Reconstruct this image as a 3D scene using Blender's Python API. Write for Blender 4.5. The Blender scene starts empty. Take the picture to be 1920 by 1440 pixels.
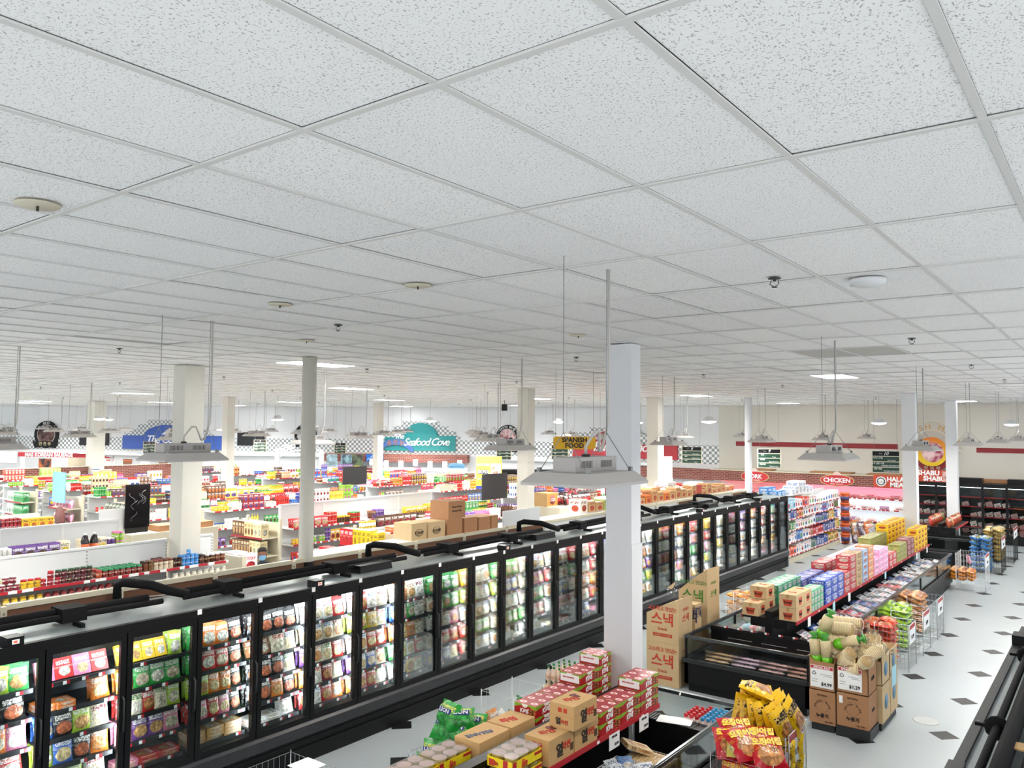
import bpy, bmesh, math, random
from mathutils import Vector, Matrix
D = bpy.data
SC = bpy.context.scene
COL = SC.collection
PI = math.pi

# ------------------------------------------------------------------ camera, world, exposure
EYE = Vector((0.0, 0.0, 4.07))
CEIL = 5.056
YAW, PITCH, ROLL, FPX = 0.6512, 0.0531, 0.0072, 1498.3
_f = Vector((-math.sin(YAW) * math.cos(PITCH), math.cos(YAW) * math.cos(PITCH), math.sin(PITCH)))
_r = Vector((math.cos(YAW), math.sin(YAW), 0))
_u = _r.cross(_f)
_r2 = _r * math.cos(ROLL) + _u * math.sin(ROLL)
_u2 = _u * math.cos(ROLL) - _r * math.sin(ROLL)
cam_d = D.cameras.new('camera')
cam = D.objects.new('camera', cam_d)
COL.objects.link(cam)
_m = Matrix((_r2, _u2, -_f)).transposed().to_4x4()
_m.translation = EYE
cam.matrix_world = _m
cam_d.sensor_fit = 'HORIZONTAL'
cam_d.sensor_width = 36
cam_d.lens = FPX / 1920 * 36
cam_d.clip_start = 0.05
cam_d.clip_end = 200
SC.camera = cam
W = D.worlds.new('world')
SC.world = W
W.use_nodes = True
W.node_tree.nodes['Background'].inputs[0].default_value = (0.93, 0.97, 1.0, 1)
W.node_tree.nodes['Background'].inputs[1].default_value = 0.62
SC.view_settings.view_transform = 'Standard'
SC.view_settings.look = 'None'
SC.view_settings.gamma = 1
SC.view_settings.use_curve_mapping = False
SC.view_settings.exposure = 1.06
HIGHBAY, HIGHFAR, TROFFER, STRIP, CASE, DOME = 33.0, 92.0, 14.0, 30.0, 7.0, 6.0   # lamp strengths

# ------------------------------------------------------------------ helpers
def C(h):
    h = h.lstrip('#')
    o = []
    for i in (0, 2, 4):
        c = int(h[i:i + 2], 16) / 255
        o.append(c / 12.92 if c <= 0.04045 else ((c + 0.055) / 1.055) ** 2.4)
    return (o[0], o[1], o[2], 1.0)

class G:
    """small node-graph builder"""
    def __init__(s, m):
        s.t = m.node_tree; s.t.nodes.clear()
        s.out = s.t.nodes.new('ShaderNodeOutputMaterial')
    def put(s, sock, v):
        if isinstance(v, bpy.types.NodeSocket): s.t.links.new(v, sock)
        elif v is not None: sock.default_value = v
    def n(s, ty, props=None, **ins):
        nd = s.t.nodes.new('ShaderNode' + ty)
        for k, v in (props or {}).items(): setattr(nd, k, v)
        for k, v in ins.items():
            key = int(k[1:]) if k[0] == 'i' and k[1:].isdigit() else k.replace('_', ' ')
            s.put(nd.inputs[key], v)
        return nd
    def m(s, op, a, b=None, c=None):
        nd = s.t.nodes.new('ShaderNodeMath'); nd.operation = op
        s.put(nd.inputs[0], a)
        if b is not None: s.put(nd.inputs[1], b)
        if c is not None: s.put(nd.inputs[2], c)
        return nd.outputs[0]
    def mix(s, f, a, b, mode='MIX'):
        nd = s.t.nodes.new('ShaderNodeMix'); nd.data_type = 'RGBA'; nd.blend_type = mode
        s.put(nd.inputs[0], f); s.put(nd.inputs[6], a); s.put(nd.inputs[7], b)
        return nd.outputs[2]
    def rng(s, x, lo, hi):
        return s.m('MULTIPLY', s.m('GREATER_THAN', x, lo), s.m('LESS_THAN', x, hi))
    def bsdf(s, col, rough=0.5, metal=0.0, normal=None, **kw):
        b = s.n('BsdfPrincipled', None, Base_Color=col, Roughness=rough, Metallic=metal, **kw)
        if normal is not None: s.put(b.inputs['Normal'], normal)
        s.t.links.new(b.outputs[0], s.out.inputs[0])
        return b

def newmat(name):
    m = D.materials.new(name); m.use_nodes = True
    return m
def plain(name, col, rough=0.5, metal=0.0, noise=0.0, scale=8.0, **kw):
    m = newmat(name); g = G(m)
    c = C(col) if isinstance(col, str) else col
    if noise:
        tc = g.n('TexCoord').outputs['Object']
        nz = g.n('TexNoise', None, Vector=tc, Scale=scale, Detail=4.0).outputs[0]
        v = g.m('MULTIPLY_ADD', nz, noise * 2, 1 - noise)
        c = g.mix(1.0, c, g.n('CombineColor', None, Red=v, Green=v, Blue=v).outputs[0], 'MULTIPLY')
    g.bsdf(c, rough, metal, **kw)
    return m
def emit(name, col, strength):
    m = newmat(name); g = G(m)
    e = g.n('Emission', None, Color=C(col), Strength=strength)
    g.t.links.new(e.outputs[0], g.out.inputs[0])
    return m
def glass(name, tint, refl=0.06, rough=0.02):
    m = newmat(name); g = G(m)
    t = g.n('BsdfTransparent', None, Color=C(tint))
    gl = g.n('BsdfGlossy', None, Color=(1, 1, 1, 1), Roughness=rough)
    lw = g.n('LayerWeight', None, Blend=0.25).outputs['Fresnel']
    f = g.m('MULTIPLY_ADD', lw, 0.7, refl)
    mx = g.n('MixShader', None, i0=f, i1=t.outputs[0], i2=gl.outputs[0])
    g.t.links.new(mx.outputs[0], g.out.inputs[0])
    return m

class MB:
    def __init__(s):
        s.v = []; s.f = []; s.mi = []; s.uv = []; s.sm = []
        s.M = None
    def add(s, pts, faces, mi=0, uvs=None, smooth=False):
        b = len(s.v)
        for p in pts:
            p = Vector(p)
            s.v.append(tuple(s.M @ p) if s.M is not None else tuple(p))
        for k, f in enumerate(faces):
            s.f.append([b + i for i in f]); s.sm.append(smooth)
            s.mi.append(mi[k] if isinstance(mi, (list, tuple)) else mi)
            if uvs is not None: s.uv.append(uvs[k])
            else: s.uv.append([(0, 0), (1, 0), (1, 1), (0, 1)][:len(f)] if len(f) <= 4 else [(0.5, 0.5)] * len(f))
        return s
    def box(s, x0, x1, y0, y1, z0, z1, mi=0):
        # faces: -y, +x, +y, -x, +z, -z
        p = [(x0, y0, z0), (x1, y0, z0), (x1, y1, z0), (x0, y1, z0), (x0, y0, z1), (x1, y0, z1), (x1, y1, z1), (x0, y1, z1)]
        return s.add(p, [(0, 1, 5, 4), (1, 2, 6, 5), (2, 3, 7, 6), (3, 0, 4, 7), (4, 5, 6, 7), (3, 2, 1, 0)], mi)
    def frustum(s, a, b, z0, c, d, z1, mi=0, cap0=True, cap1=True):
        p = [(-a, -b, z0), (a, -b, z0), (a, b, z0), (-a, b, z0), (-c, -d, z1), (c, -d, z1), (c, d, z1), (-c, d, z1)]
        f = [(0, 1, 5, 4), (1, 2, 6, 5), (2, 3, 7, 6), (3, 0, 4, 7)]
        if cap1: f.append((4, 5, 6, 7))
        if cap0: f.append((3, 2, 1, 0))
        return s.add(p, f, mi)
    def lathe(s, prof, n=12, mi=0, cx=0, cy=0, smooth=True):
        pts = []; fs = []; uvs = []; mm = []
        zt = [p[1] for p in prof]; zl, zh = min(zt), max(zt)
        for r, z in prof:
            for k in range(n):
                a = 2 * PI * k / n
                pts.append((cx + r * math.cos(a), cy + r * math.sin(a), z))
        for i in range(len(prof) - 1):
            for k in range(n):
                k2 = (k + 1) % n
                fs.append((i * n + k, i * n + k2, (i + 1) * n + k2, (i + 1) * n + k))
                v0 = (prof[i][1] - zl) / max(zh - zl, 1e-6); v1 = (prof[i + 1][1] - zl) / max(zh - zl, 1e-6)
                uvs.append([(k / n, v0), ((k + 1) / n, v0), ((k + 1) / n, v1), (k / n, v1)])
                mm.append(mi[i] if isinstance(mi, (list, tuple)) else mi)
        last = mi[-1] if isinstance(mi, (list, tuple)) else mi
        first = mi[0] if isinstance(mi, (list, tuple)) else mi
        if prof[-1][0] > 1e-5:
            fs.append(tuple(range((len(prof) - 1) * n, len(prof) * n))); uvs.append([(0.5, 0.99)] * n); mm.append(last)
        if prof[0][0] > 1e-5:
            fs.append(tuple(range(n - 1, -1, -1))); uvs.append([(0.5, 0.01)] * n); mm.append(first)
        return s.add(pts, fs, mm, uvs, smooth)
    def tube(s, path, r, n=6, mi=0, smooth=True, caps=True):
        path = [Vector(p) for p in path]
        rings = []
        t0 = (path[1] - path[0]).normalized()
        ref = Vector((0, 0, 1)) if abs(t0.z) < 0.9 else Vector((1, 0, 0))
        a = t0.cross(ref).normalized()
        pts = []
        for i, p in enumerate(path):
            if i == 0: t = t0
            elif i == len(path) - 1: t = (path[i] - path[i - 1]).normalized()
            else: t = ((path[i] - path[i - 1]).normalized() + (path[i + 1] - path[i]).normalized()).normalized()
            a = (a - t * a.dot(t)).normalized(); b = t.cross(a)
            rr = r[i] if isinstance(r, (list, tuple)) else r
            for k in range(n):
                q = 2 * PI * k / n
                pts.append(p + a * math.cos(q) * rr + b * math.sin(q) * rr)
        fs = []
        for i in range(len(path) - 1):
            for k in range(n):
                k2 = (k + 1) % n
                fs.append((i * n + k, i * n + k2, (i + 1) * n + k2, (i + 1) * n + k))
        if caps:
            fs.append(tuple(range(n - 1, -1, -1))); fs.append(tuple(range((len(path) - 1) * n, len(path) * n)))
        return s.add(pts, fs, mi, None, smooth)
    def prism(s, poly, o, ax, up, nrm, t0, t1, mi=0, uvscale=1.0):
        """poly [(a,b)] in the frame o + a*ax + b*up, extruded along nrm from t0 to t1; uv = (a,b)*uvscale"""
        o, ax, up, nrm = Vector(o), Vector(ax), Vector(up), Vector(nrm)
        n = len(poly)
        pts = [o + ax * a + up * b + nrm * t1 for a, b in poly] + [o + ax * a + up * b + nrm * t0 for a, b in poly]
        fs = [tuple(range(n)), tuple(range(2 * n - 1, n - 1, -1))]
        u = [(a * uvscale, b * uvscale) for a, b in poly]
        uvs = [u, u[::-1]]
        for i in range(n):
            j = (i + 1) % n
            fs.append((i, n + i, n + j, j)); uvs.append([u[i], u[i], u[j], u[j]])
        return s.add(pts, fs, mi, uvs)
    def mesh(s, name, mats):
        me = D.meshes.new(name)
        me.from_pydata(s.v, [], s.f)
        for m in (mats if isinstance(mats, (list, tuple)) else [mats]): me.materials.append(m)
        me.polygons.foreach_set('material_index', s.mi)
        me.polygons.foreach_set('use_smooth', s.sm)
        ul = me.uv_layers.new(name='UVMap')
        flat = [c for f in s.uv for p in f for c in p]
        ul.data.foreach_set('uv', flat)
        me.update()
        return me

LABELS = {}
def tag(o, label=None, cat=None, group=None, kind=None):
    if label:
        o['label'] = label
        LABELS[label] = LABELS.get(label, 0) + 1
    if cat: o['category'] = cat
    if group: o['group'] = group
    if kind: o['kind'] = kind
    return o
def ob(name, data, parent=None, loc=None, M=None):
    o = D.objects.new(name, data)
    COL.objects.link(o)
    if parent is not None: o.parent = parent
    if M is not None: o.matrix_basis = M
    elif loc is not None: o.location = loc
    return o
def mo(name, mb, mats, parent=None, loc=None, M=None):
    return ob(name, mb.mesh(name, mats), parent, loc, M)
def thing(name, label, cat, loc=(0, 0, 0), rz=0, group=None):
    o = ob(name, None, None, loc); o.rotation_euler = (0, 0, rz); o.empty_display_size = 0.1
    return tag(o, label, cat, group)
def structure(name, mb, mats, parent=None):
    o = mo(name, mb, mats, parent)
    if parent is None: o['kind'] = 'structure'
    return o
def kids(o): return KIDS.get(o.name, [])
KIDS = {}
def dup(o, parent=None, loc=None, rz=None, label=None, group=None):
    c = o.copy(); COL.objects.link(c)
    if parent is not None: c.parent = parent
    if loc is not None: c.location = loc
    if rz is not None: c.rotation_euler = (0, 0, rz)
    if label: tag(c, label)
    if group: c['group'] = group
    for ch in o.children: dup(ch, c)
    return c
def frame(pos, right, up):
    r, u = Vector(right).normalized(), Vector(up).normalized()
    M = Matrix((r, u, r.cross(u))).transposed().to_4x4(); M.translation = Vector(pos)
    return M
_TM = {}
def tmesh(s, size, bold=0.0, shear=0.0, ext=0.004, align='CENTER', space=1.0, res=2, line=0.9):
    k = (s, round(size, 4), bold, shear, ext, align, space, line)
    if k in _TM: return _TM[k]
    cu = D.curves.new('lettering', 'FONT')
    cu.body = s; cu.size = size; cu.offset = bold * size; cu.shear = shear; cu.extrude = ext
    cu.align_x = align; cu.align_y = 'CENTER'; cu.space_character = space; cu.space_line = line; cu.resolution_u = res
    o = D.objects.new('t', cu)
    me = D.meshes.new_from_object(o)
    D.objects.remove(o); D.curves.remove(cu)
    me.name = 'lettering'; me.materials.clear()
    _TM[k] = me
    return me
_TMM = {}
def text(s, size, mat, pos, right, up, parent, name='lettering', **kw):
    me = tmesh(s, size, **kw)
    k = (me.name, mat.name)
    if k not in _TMM:
        m2 = me.copy(); m2.materials.clear(); m2.materials.append(mat); _TMM[k] = m2
    o = ob(name, _TMM[k], parent, M=frame(pos, right, up))
    if parent is None: return o
    return o
def arc_text(s, size, mat, centre, right, up, radius, a_mid, a_step, parent, **kw):
    """letters set along an arc, joined to one mesh"""
    right, up = Vector(right), Vector(up); nrm = right.cross(up)
    V = []; F = []
    n = len(s)
    for i, ch in enumerate(s):
        if ch == ' ': continue
        me = tmesh(ch, size, **kw)
        a = a_mid - (i - (n - 1) / 2) * a_step
        p = Vector(centre) + right * math.cos(a) * radius + up * math.sin(a) * radius
        u2 = right * math.cos(a) + up * math.sin(a); r2 = u2.cross(nrm)
        if a_step < 0: u2 = -u2; r2 = -r2
        M = frame(p, r2, u2); b = len(V)
        V += [tuple(M @ v.co) for v in me.vertices]
        F += [[b + k for k in pl.vertices] for pl in me.polygons]
    me = D.meshes.new('lettering'); me.from_pydata(V, [], F); me.materials.append(mat); me.update()
    return ob('lettering', me, parent)
ONES = 'zeroth first second third fourth fifth sixth seventh eighth ninth tenth eleventh twelfth thirteenth fourteenth fifteenth sixteenth seventeenth eighteenth nineteenth'.split()
TENS = ['', '', 'twenty', 'thirty', 'forty', 'fifty', 'sixty', 'seventy', 'eighty', 'ninety']
def ordw(n):
    if n < 20: return ONES[n]
    if n >= 100: return 'hundred-' + ordw(n - 100) if n > 100 else 'hundredth'
    if n % 10 == 0: return TENS[n // 10][:-1] + 'ieth'
    return TENS[n // 10] + '-' + ONES[n % 10]

# ------------------------------------------------------------------ materials
M = {}
M['black'] = plain('black_enamel', '#101113', 0.42, Specular_IOR_Level=0.25)
M['dark'] = plain('dark_plastic', '#222426', 0.5, noise=0.25, scale=20)
M['rubber'] = plain('pipe_foam', '#0f0f11', 0.85, noise=0.25, scale=9, Specular_IOR_Level=0.2)
M['galv'] = plain('galvanised_top', '#8d9799', 0.38, 0.55, noise=0.28, scale=3)
M['galv2'] = plain('bare_metal', '#9aa0a2', 0.4, 0.6, noise=0.1, scale=6)
M['white'] = plain('white_paint', '#dfe1e2', 0.45)
M['panelwhite'] = plain('white_panel', '#d3d6d8', 0.4, noise=0.03, scale=2)
M['cream'] = plain('cream_metal', '#cfc8b2', 0.5, noise=0.05, scale=4)
M['brown'] = plain('hardboard', '#6d4a36', 0.75, noise=0.12, scale=14)
M['red'] = plain('red_strip', '#b3202c', 0.45)
M['darkred'] = plain('dark_red', '#8d1f26', 0.5)
M['hood'] = plain('lamp_hood', '#c2bdb8', 0.45)
M['drv'] = plain('driver_box', '#b3aeaa', 0.5)
M['slot'] = plain('slot_dark', '#3a3a3a', 0.8)
M['wire'] = plain('steel_wire', '#8e8e8c', 0.4, 0.4)
M['cord'] = plain('white_cord', '#c9c6c0', 0.5)
M['chrome'] = plain('chrome_wire', '#b9bfc2', 0.25, 0.85)
M['whitewire'] = plain('coated_wire', '#e6eaec', 0.4)
M['paper'] = plain('paper', '#f3f4f4', 0.7)
M['bluepaper'] = plain('blue_paper', '#a9d6e4', 0.7)
M['ink'] = plain('print_black', '#26221f', 0.7)
M['redink'] = plain('print_red', '#c23b26', 0.7)
M['kraft'] = plain('kraft_board', '#c6a06c', 0.8, noise=0.06, scale=10)
M['kraft2'] = plain('brown_board', '#a97b56', 0.8, noise=0.07, scale=10)
M['kraft3'] = plain('buff_board', '#c9ae85', 0.8, noise=0.06, scale=10)
M['tape'] = plain('box_tape', '#b08a58', 0.35)
M['glass'] = glass('cooler_glass', '#eef3f2', 0.01)
M['rail'] = plain('rail_metal', '#5a6063', 0.25, 0.7)
M['wall'] = plain('wall_paint', '#e4e5e6', 0.75, noise=0.03, scale=1.5)
M['wallr'] = plain('wall_paint_beige', '#d6d1c7', 0.75, noise=0.03, scale=1.2)
M['pillar'] = plain('pillar_paint', '#e2e4e8', 0.4, noise=0.03, scale=2)
M['pillarb'] = plain('pillar_paint_cream', '#cfccc2', 0.55, noise=0.05, scale=2)
M['lens'] = emit('lamp_lens', '#fff8ef', HIGHBAY)
M['lensmid'] = emit('lamp_lens_mid', '#fcf8f0', HIGHBAY * 1.5)
M['lensfar'] = emit('lamp_lens_bright', '#fbf8f2', HIGHFAR)
M['troffer'] = emit('troffer_panel', '#ffffff', TROFFER)
M['strip'] = emit('cooler_strip', '#f3f6ff', STRIP)
M['case'] = emit('case_strip', '#f1f7ff', CASE)
M['pink'] = emit('meat_strip', '#ff8fb4', CASE * 0.7)
M['redlamp'] = emit('red_strip_lamp', '#ff4050', CASE * 0.5)
M['dome'] = emit('dome_lens', '#ffffff', DOME)
M['led'] = emit('red_digits', '#ff3020', 3)
M['screen'] = plain('screen', '#0b0c10', 0.12)
M['skin'] = plain('skin', '#8d5f49', 0.6)
M['hair'] = plain('hair', '#15120f', 0.7)
M['mask'] = plain('face_mask', '#7fb2d8', 0.8)
M['cloth'] = plain('dark_cloth', '#30343c', 0.9)

def mat_ceiling():
    m = newmat('acoustic_tile'); g = G(m)
    pos = g.n('NewGeometry').outputs['Position']
    mp = g.n('Mapping', None, Vector=pos, Scale=(1.0, 0.75, 1.0)).outputs[0]
    wn = g.n('TexNoise', None, Vector=pos, Scale=9.0, Detail=2.0).outputs['Color']
    mp2 = g.n('VectorMath', {'operation': 'MULTIPLY_ADD'}, i0=wn, i1=(0.05, 0.05, 0.0), i2=mp).outputs[0]
    n1 = g.n('TexNoise', None, Vector=mp2, Scale=150.0, Detail=1.5, Roughness=0.6).outputs[0]
    n2 = g.n('TexNoise', None, Vector=pos, Scale=3.0, Detail=2.0).outputs[0]
    th = g.m('MULTIPLY_ADD', n2, 0.05, 0.572)
    fl = g.n('MapRange', None, Value=g.m('SUBTRACT', n1, th), i1=0.0, i2=0.05).outputs[0]
    rn = g.n('ObjectInfo').outputs['Random']
    bas = g.mix(rn, C('#f3f3f2'), C('#f8f8f6'))
    col = g.mix(g.m('MULTIPLY', fl, 0.6), bas, C('#6d665c'))
    bp = g.n('Bump', None, Strength=0.25, Distance=0.004, Height=g.m('SUBTRACT', 1.0, fl)).outputs[0]
    g.bsdf(col, 0.9, 0, bp)
    return m
M['tile'] = mat_ceiling()
M['tbar'] = plain('ceiling_tee', '#d8d8d4', 0.5)
M['gap'] = plain('ceiling_gap', '#4a4a48', 0.9)
M['stain'] = plain('stained_tile', '#cfc0a0', 0.9, noise=0.1, scale=4)
def mat_floor():
    m = newmat('vinyl_floor'); g = G(m)
    pos = g.n('NewGeometry').outputs['Position']
    n1 = g.n('TexNoise', None, Vector=pos, Scale=0.9, Detail=4.0).outputs[0]
    n2 = g.n('TexNoise', None, Vector=pos, Scale=60.0, Detail=2.0).outputs[0]
    c = g.mix(n1, C('#a9b2b7'), C('#b3bbbe'))
    c = g.mix(g.m('MULTIPLY', g.m('GREATER_THAN', n2, 0.66), 0.15), c, C('#a8aeb0'))
    g.bsdf(c, 0.3)
    return m
M['floor'] = mat_floor()
M['inlay'] = plain('black_inlay', '#15161a', 0.4, noise=0.35, scale=60, Specular_IOR_Level=0.25)
def mat_brick():
    m = newmat('brick_face'); g = G(m)
    uv = g.n('UVMap').outputs[0]
    b = g.n('TexBrick', None, Vector=uv, Color1=C('#8a4a40'), Color2=C('#75382f'), Mortar=C('#a58a80'), Scale=1.0, i5=0.008, i8=0.22, i9=0.075)
    g.bsdf(b.outputs[0], 0.8)
    return m
M['brick'] = mat_brick()
def mat_checker():
    m = newmat('checker_tiles'); g = G(m)
    uv = g.n('UVMap').outputs[0]
    b = g.n('TexChecker', None, Vector=uv, Color1=C('#eceeee'), Color2=C('#8a9294'), Scale=8.0)
    g.bsdf(b.outputs[0], 0.35)
    return m
M['checker'] = mat_checker()

def print_mat(name, src, title=(0.64, 0.84, 0.1, 0.9), pic=(0.5, 0.33, 0.4, 0.26), rough=0.35, band=0.0, bump=0.0, tscale=(9, 13), clear=0.0, lettersize=0.5):
    """printed packaging: tone of the object, a title of letters, a food picture; src 'O' object colour, 'A' stored colour"""
    m = newmat(name); g = G(m)
    uvn = g.n('UVMap').outputs[0]
    sp = g.n('SeparateXYZ', None, Vector=uvn)
    u, v = sp.outputs[0], sp.outputs[1]
    if src == 'O':
        oi = g.n('ObjectInfo'); tone = oi.outputs['Color']; rnd = oi.outputs['Random']
        ink = g.n('Attribute', {'attribute_type': 'OBJECT', 'attribute_name': 'ink'}).outputs['Color']
        pc = g.n('Attribute', {'attribute_type': 'OBJECT', 'attribute_name': 'pic'}).outputs['Color']
    else:
        tone = g.n('Attribute', {'attribute_name': 'col'}).outputs['Color']
        pc = g.n('Attribute', {'attribute_name': 'pic'}).outputs['Color']
        rnd = g.n('Attribute', {'attribute_name': 'rnd'}).outputs['Fac']
        ink = (0.85, 0.85, 0.82, 1)
    off = g.m('MULTIPLY', rnd, 37.0)
    vec = g.n('CombineXYZ', None, X=g.m('MULTIPLY', u, tscale[0]), Y=g.m('MULTIPLY', v, tscale[1]), Z=off).outputs[0]
    nz = g.n('TexNoise', None, Vector=vec, Scale=1.6, Detail=2.0, Roughness=0.55).outputs[0]
    tm = g.m('MULTIPLY', g.rng(v, title[0], title[1]), g.rng(u, title[2], title[3]))
    letters = g.m('MULTIPLY', tm, g.m('GREATER_THAN', nz, lettersize))
    vec2 = g.n('CombineXYZ', None, X=g.m('MULTIPLY', u, 5.0), Y=g.m('MULTIPLY', v, 5.5), Z=off).outputs[0]
    vo = g.n('TexVoronoi', None, Vector=vec2, Scale=1.5, Randomness=0.9)
    cell = g.m('MULTIPLY_ADD', g.n('SeparateColor', None, Color=vo.outputs['Color']).outputs[0], 0.7, 0.5)
    cell = g.m('MULTIPLY', cell, g.m('SUBTRACT', 1.15, g.m('MULTIPLY', vo.outputs['Distance'], 0.7)))
    pcol = g.mix(1.0, pc, g.n('CombineColor', None, Red=cell, Green=cell, Blue=cell).outputs[0], 'MULTIPLY')
    du = g.m('DIVIDE', g.m('SUBTRACT', u, pic[0]), pic[2]); dv = g.m('DIVIDE', g.m('SUBTRACT', v, pic[1]), pic[3])
    r2 = g.m('ADD', g.m('MULTIPLY', du, du), g.m('MULTIPLY', dv, dv))
    wob = g.n('TexNoise', None, Vector=vec2, Scale=0.7).outputs[0]
    pm = g.m('LESS_THAN', g.m('ADD', r2, g.m('MULTIPLY', wob, 0.5)), 1.2)
    c = tone
    small = g.m('MULTIPLY', g.rng(v, 0.5, 0.6), g.m('GREATER_THAN', g.n('TexNoise', None, Vector=vec, Scale=4.0).outputs[0], 0.55))
    c = g.mix(g.m('MULTIPLY', small, 0.6), c, ink)
    c = g.mix(pm, c, pcol)
    if band: c = g.mix(g.m('MULTIPLY', tm, band), c, g.mix(0.5, tone, (0.9, 0.88, 0.8, 1)))
    c = g.mix(letters, c, ink)
    nrm = None
    if bump:
        wn = g.n('TexNoise', None, Vector=vec2, Scale=1.3, Detail=2.0).outputs[0]
        nrm = g.n('Bump', None, Strength=bump, Distance=0.02, Height=wn).outputs[0]
    g.bsdf(c, rough, 0, nrm)
    return m
for s in 'OA':
    M['bag' + s] = print_mat('pouch_print_' + s, s, rough=0.28, bump=0.6, band=0.35)
    M['box' + s] = print_mat('carton_print_' + s, s, title=(0.66, 0.86, 0.12, 0.88), pic=(0.55, 0.34, 0.32, 0.24), rough=0.45)
    M['jar' + s] = print_mat('jar_print_' + s, s, title=(0.4, 0.55, 0.05, 0.95), pic=(0.5, 0.22, 0.3, 0.14), rough=0.25, tscale=(16, 13))
M['lidO'] = None
def mat_lid():
    m = newmat('lid_colour'); g = G(m)
    g.bsdf(g.n('Attribute', {'attribute_type': 'OBJECT', 'attribute_name': 'pic'}).outputs['Color'], 0.35)
    return m
M['lidO'] = mat_lid()
def mat_lidA():
    m = newmat('lid_colour_stored'); g = G(m)
    g.bsdf(g.n('Attribute', {'attribute_name': 'pic'}).outputs['Color'], 0.35)
    return m
M['lidA'] = mat_lidA()
def mat_tone():
    m = newmat('plain_tone'); g = G(m)
    g.bsdf(g.n('ObjectInfo').outputs['Color'], 0.4)
    return m
M['tone'] = mat_tone()
M['cling'] = glass('clear_film', '#fdfdfd', 0.025, 0.1)
_cm = {}
def colmat(h, rough=0.45):
    if (h, rough) not in _cm: _cm[(h, rough)] = plain('paint_' + h.strip('#'), h, rough)
    return _cm[(h, rough)]

# ------------------------------------------------------------------ room shell
X0, X1, Y0, Y1 = -56.0, 1.6, -1.0, 34.5
WP, WQ, WR = Vector((-52.0, 19.0, 0)), Vector((-26.9, 32.4, 0)), Vector((-14.5, 34.5, 0))
ZAX = Vector((0, 0, 1))
W1d = (WQ - WP).normalized(); W1n = Vector((W1d.y, -W1d.x, 0))
W2d = (WR - WQ).normalized(); W2n = Vector((W2d.y, -W2d.x, 0))
W3d = Vector((1, 0, 0)); W3n = Vector((0, -1, 0)); WO3 = Vector((0, 34.5, 0))
b = MB(); b.box(X0, X1, Y0, 36, -0.2, 0)
floor = structure('floor', b, M['floor'])
b = MB(); L1 = (WQ - WP).length
b.prism([(-6, 0), (L1, 0), (L1, CEIL), (-6, CEIL)], WP, W1d, ZAX, W1n, -0.2, 0)
wall1 = structure('wall_back', b, M['wall'])
b = MB(); L2 = (WR - WQ).length
b.prism([(0, 0), (L2, 0), (L2, CEIL), (0, CEIL)], WQ, W2d, ZAX, W2n, -0.2, 0)
wall2 = structure('wall_corner', b, M['wall'])
b = MB(); b.box(-14.5, X1, 34.5, 34.7, 0, CEIL)
wall3 = structure('wall_right', b, M['wallr'])
b = MB(); b.box(-56, X1, -1.0, 36, CEIL + 0.03, CEIL + 0.05)
ceil = structure('ceiling', b, M['gap'])
# suspended grid
gx0, gy0 = -1.5434, 1.6607
troffers = [(-15, 5), (-5, 11), (-25, 10), (-15, 17), (-35, 16), (-15, 24), (-25, 17), (-45, 16), (-55, 14), (-62, 11), (-68, 12), (-46, 22), (-35, 23), (-5, 24), (-40, 9), (-58, 18)]
tile_m = MB(); tile_m.box(0.0125, 0.5975, 0.0125, 1.2075, 0, 0.014); tile_me = tile_m.mesh('ceiling_tile', M['tile'])
stain_me = tile_me.copy(); stain_me.materials.clear(); stain_me.materials.append(M['stain'])
gray_me = tile_me.copy(); gray_me.materials.clear(); gray_me.materials.append(plain('grey_tile', '#bdbbb6', 0.9))
cells = []
for i in range(-90, 6):
    for j in range(-3, 28):
        x, y = gx0 + 0.61 * i, gy0 + 1.22 * j
        cx, cy = x + 0.305, y + 0.61
        v = Vector((cx, cy, 0)); dep = v.dot(_f)
        if dep < 0.2 or abs(v.dot(_r)) > dep * 0.72 + 1.6: continue
        if (v - WP).dot(W1n) < -0.3 or (v - WQ).dot(W2n) < -0.3 or y > 34.6: continue
        cells.append((dep, i, j, x, y))
cells.sort()
rng = random.Random(5)
far = MB(); nt = 0
for dep, i, j, x, y in cells:
    if (i, j) in troffers: continue
    dz = rng.random() * 0.004 + (0.01 if rng.random() < 0.03 else 0)
    if nt < 300:
        st = (i, j) == (-2, 13)
        me = gray_me if (i, j) in ((-2, 7), (-3, 7)) else stain_me if st else tile_me
        o = ob('ceiling_tile', me, ceil, (x, y, CEIL + 0.0025 + dz))
        nt += 1
    else:
        far.box(x + 0.012, x + 0.598, y + 0.012, y + 1.208, CEIL + 0.0025 + dz, CEIL + 0.016 + dz)
o = mo('ceiling_tile_field', far, M['tile'], ceil); o['kind'] = 'stuff'
for j in range(-3, 28):
    y = gy0 + 1.22 * j
    b = MB(); b.box(-56, 1.6, y - 0.0128, y + 0.0128, CEIL - 0.006, CEIL + 0.002)
    structure('grid_rail', b, M['tbar'], ceil)
for i in range(-88, 6):
    x = gx0 + 0.61 * i
    b = MB(); b.box(x - 0.0128, x + 0.0128, -1, 36, CEIL - 0.0045, CEIL + 0.002)
    structure('grid_rail', b, M['tbar'], ceil)
b = MB(); b.box(0.0, 0.61, 0.0, 1.22, 0, 0.02); tr_me = b.mesh('frame', M['white'])
b = MB(); b.box(0.03, 0.58, 0.03, 1.19, -0.004, 0); td_me = b.mesh('diffuser', M['troffer'])
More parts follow.
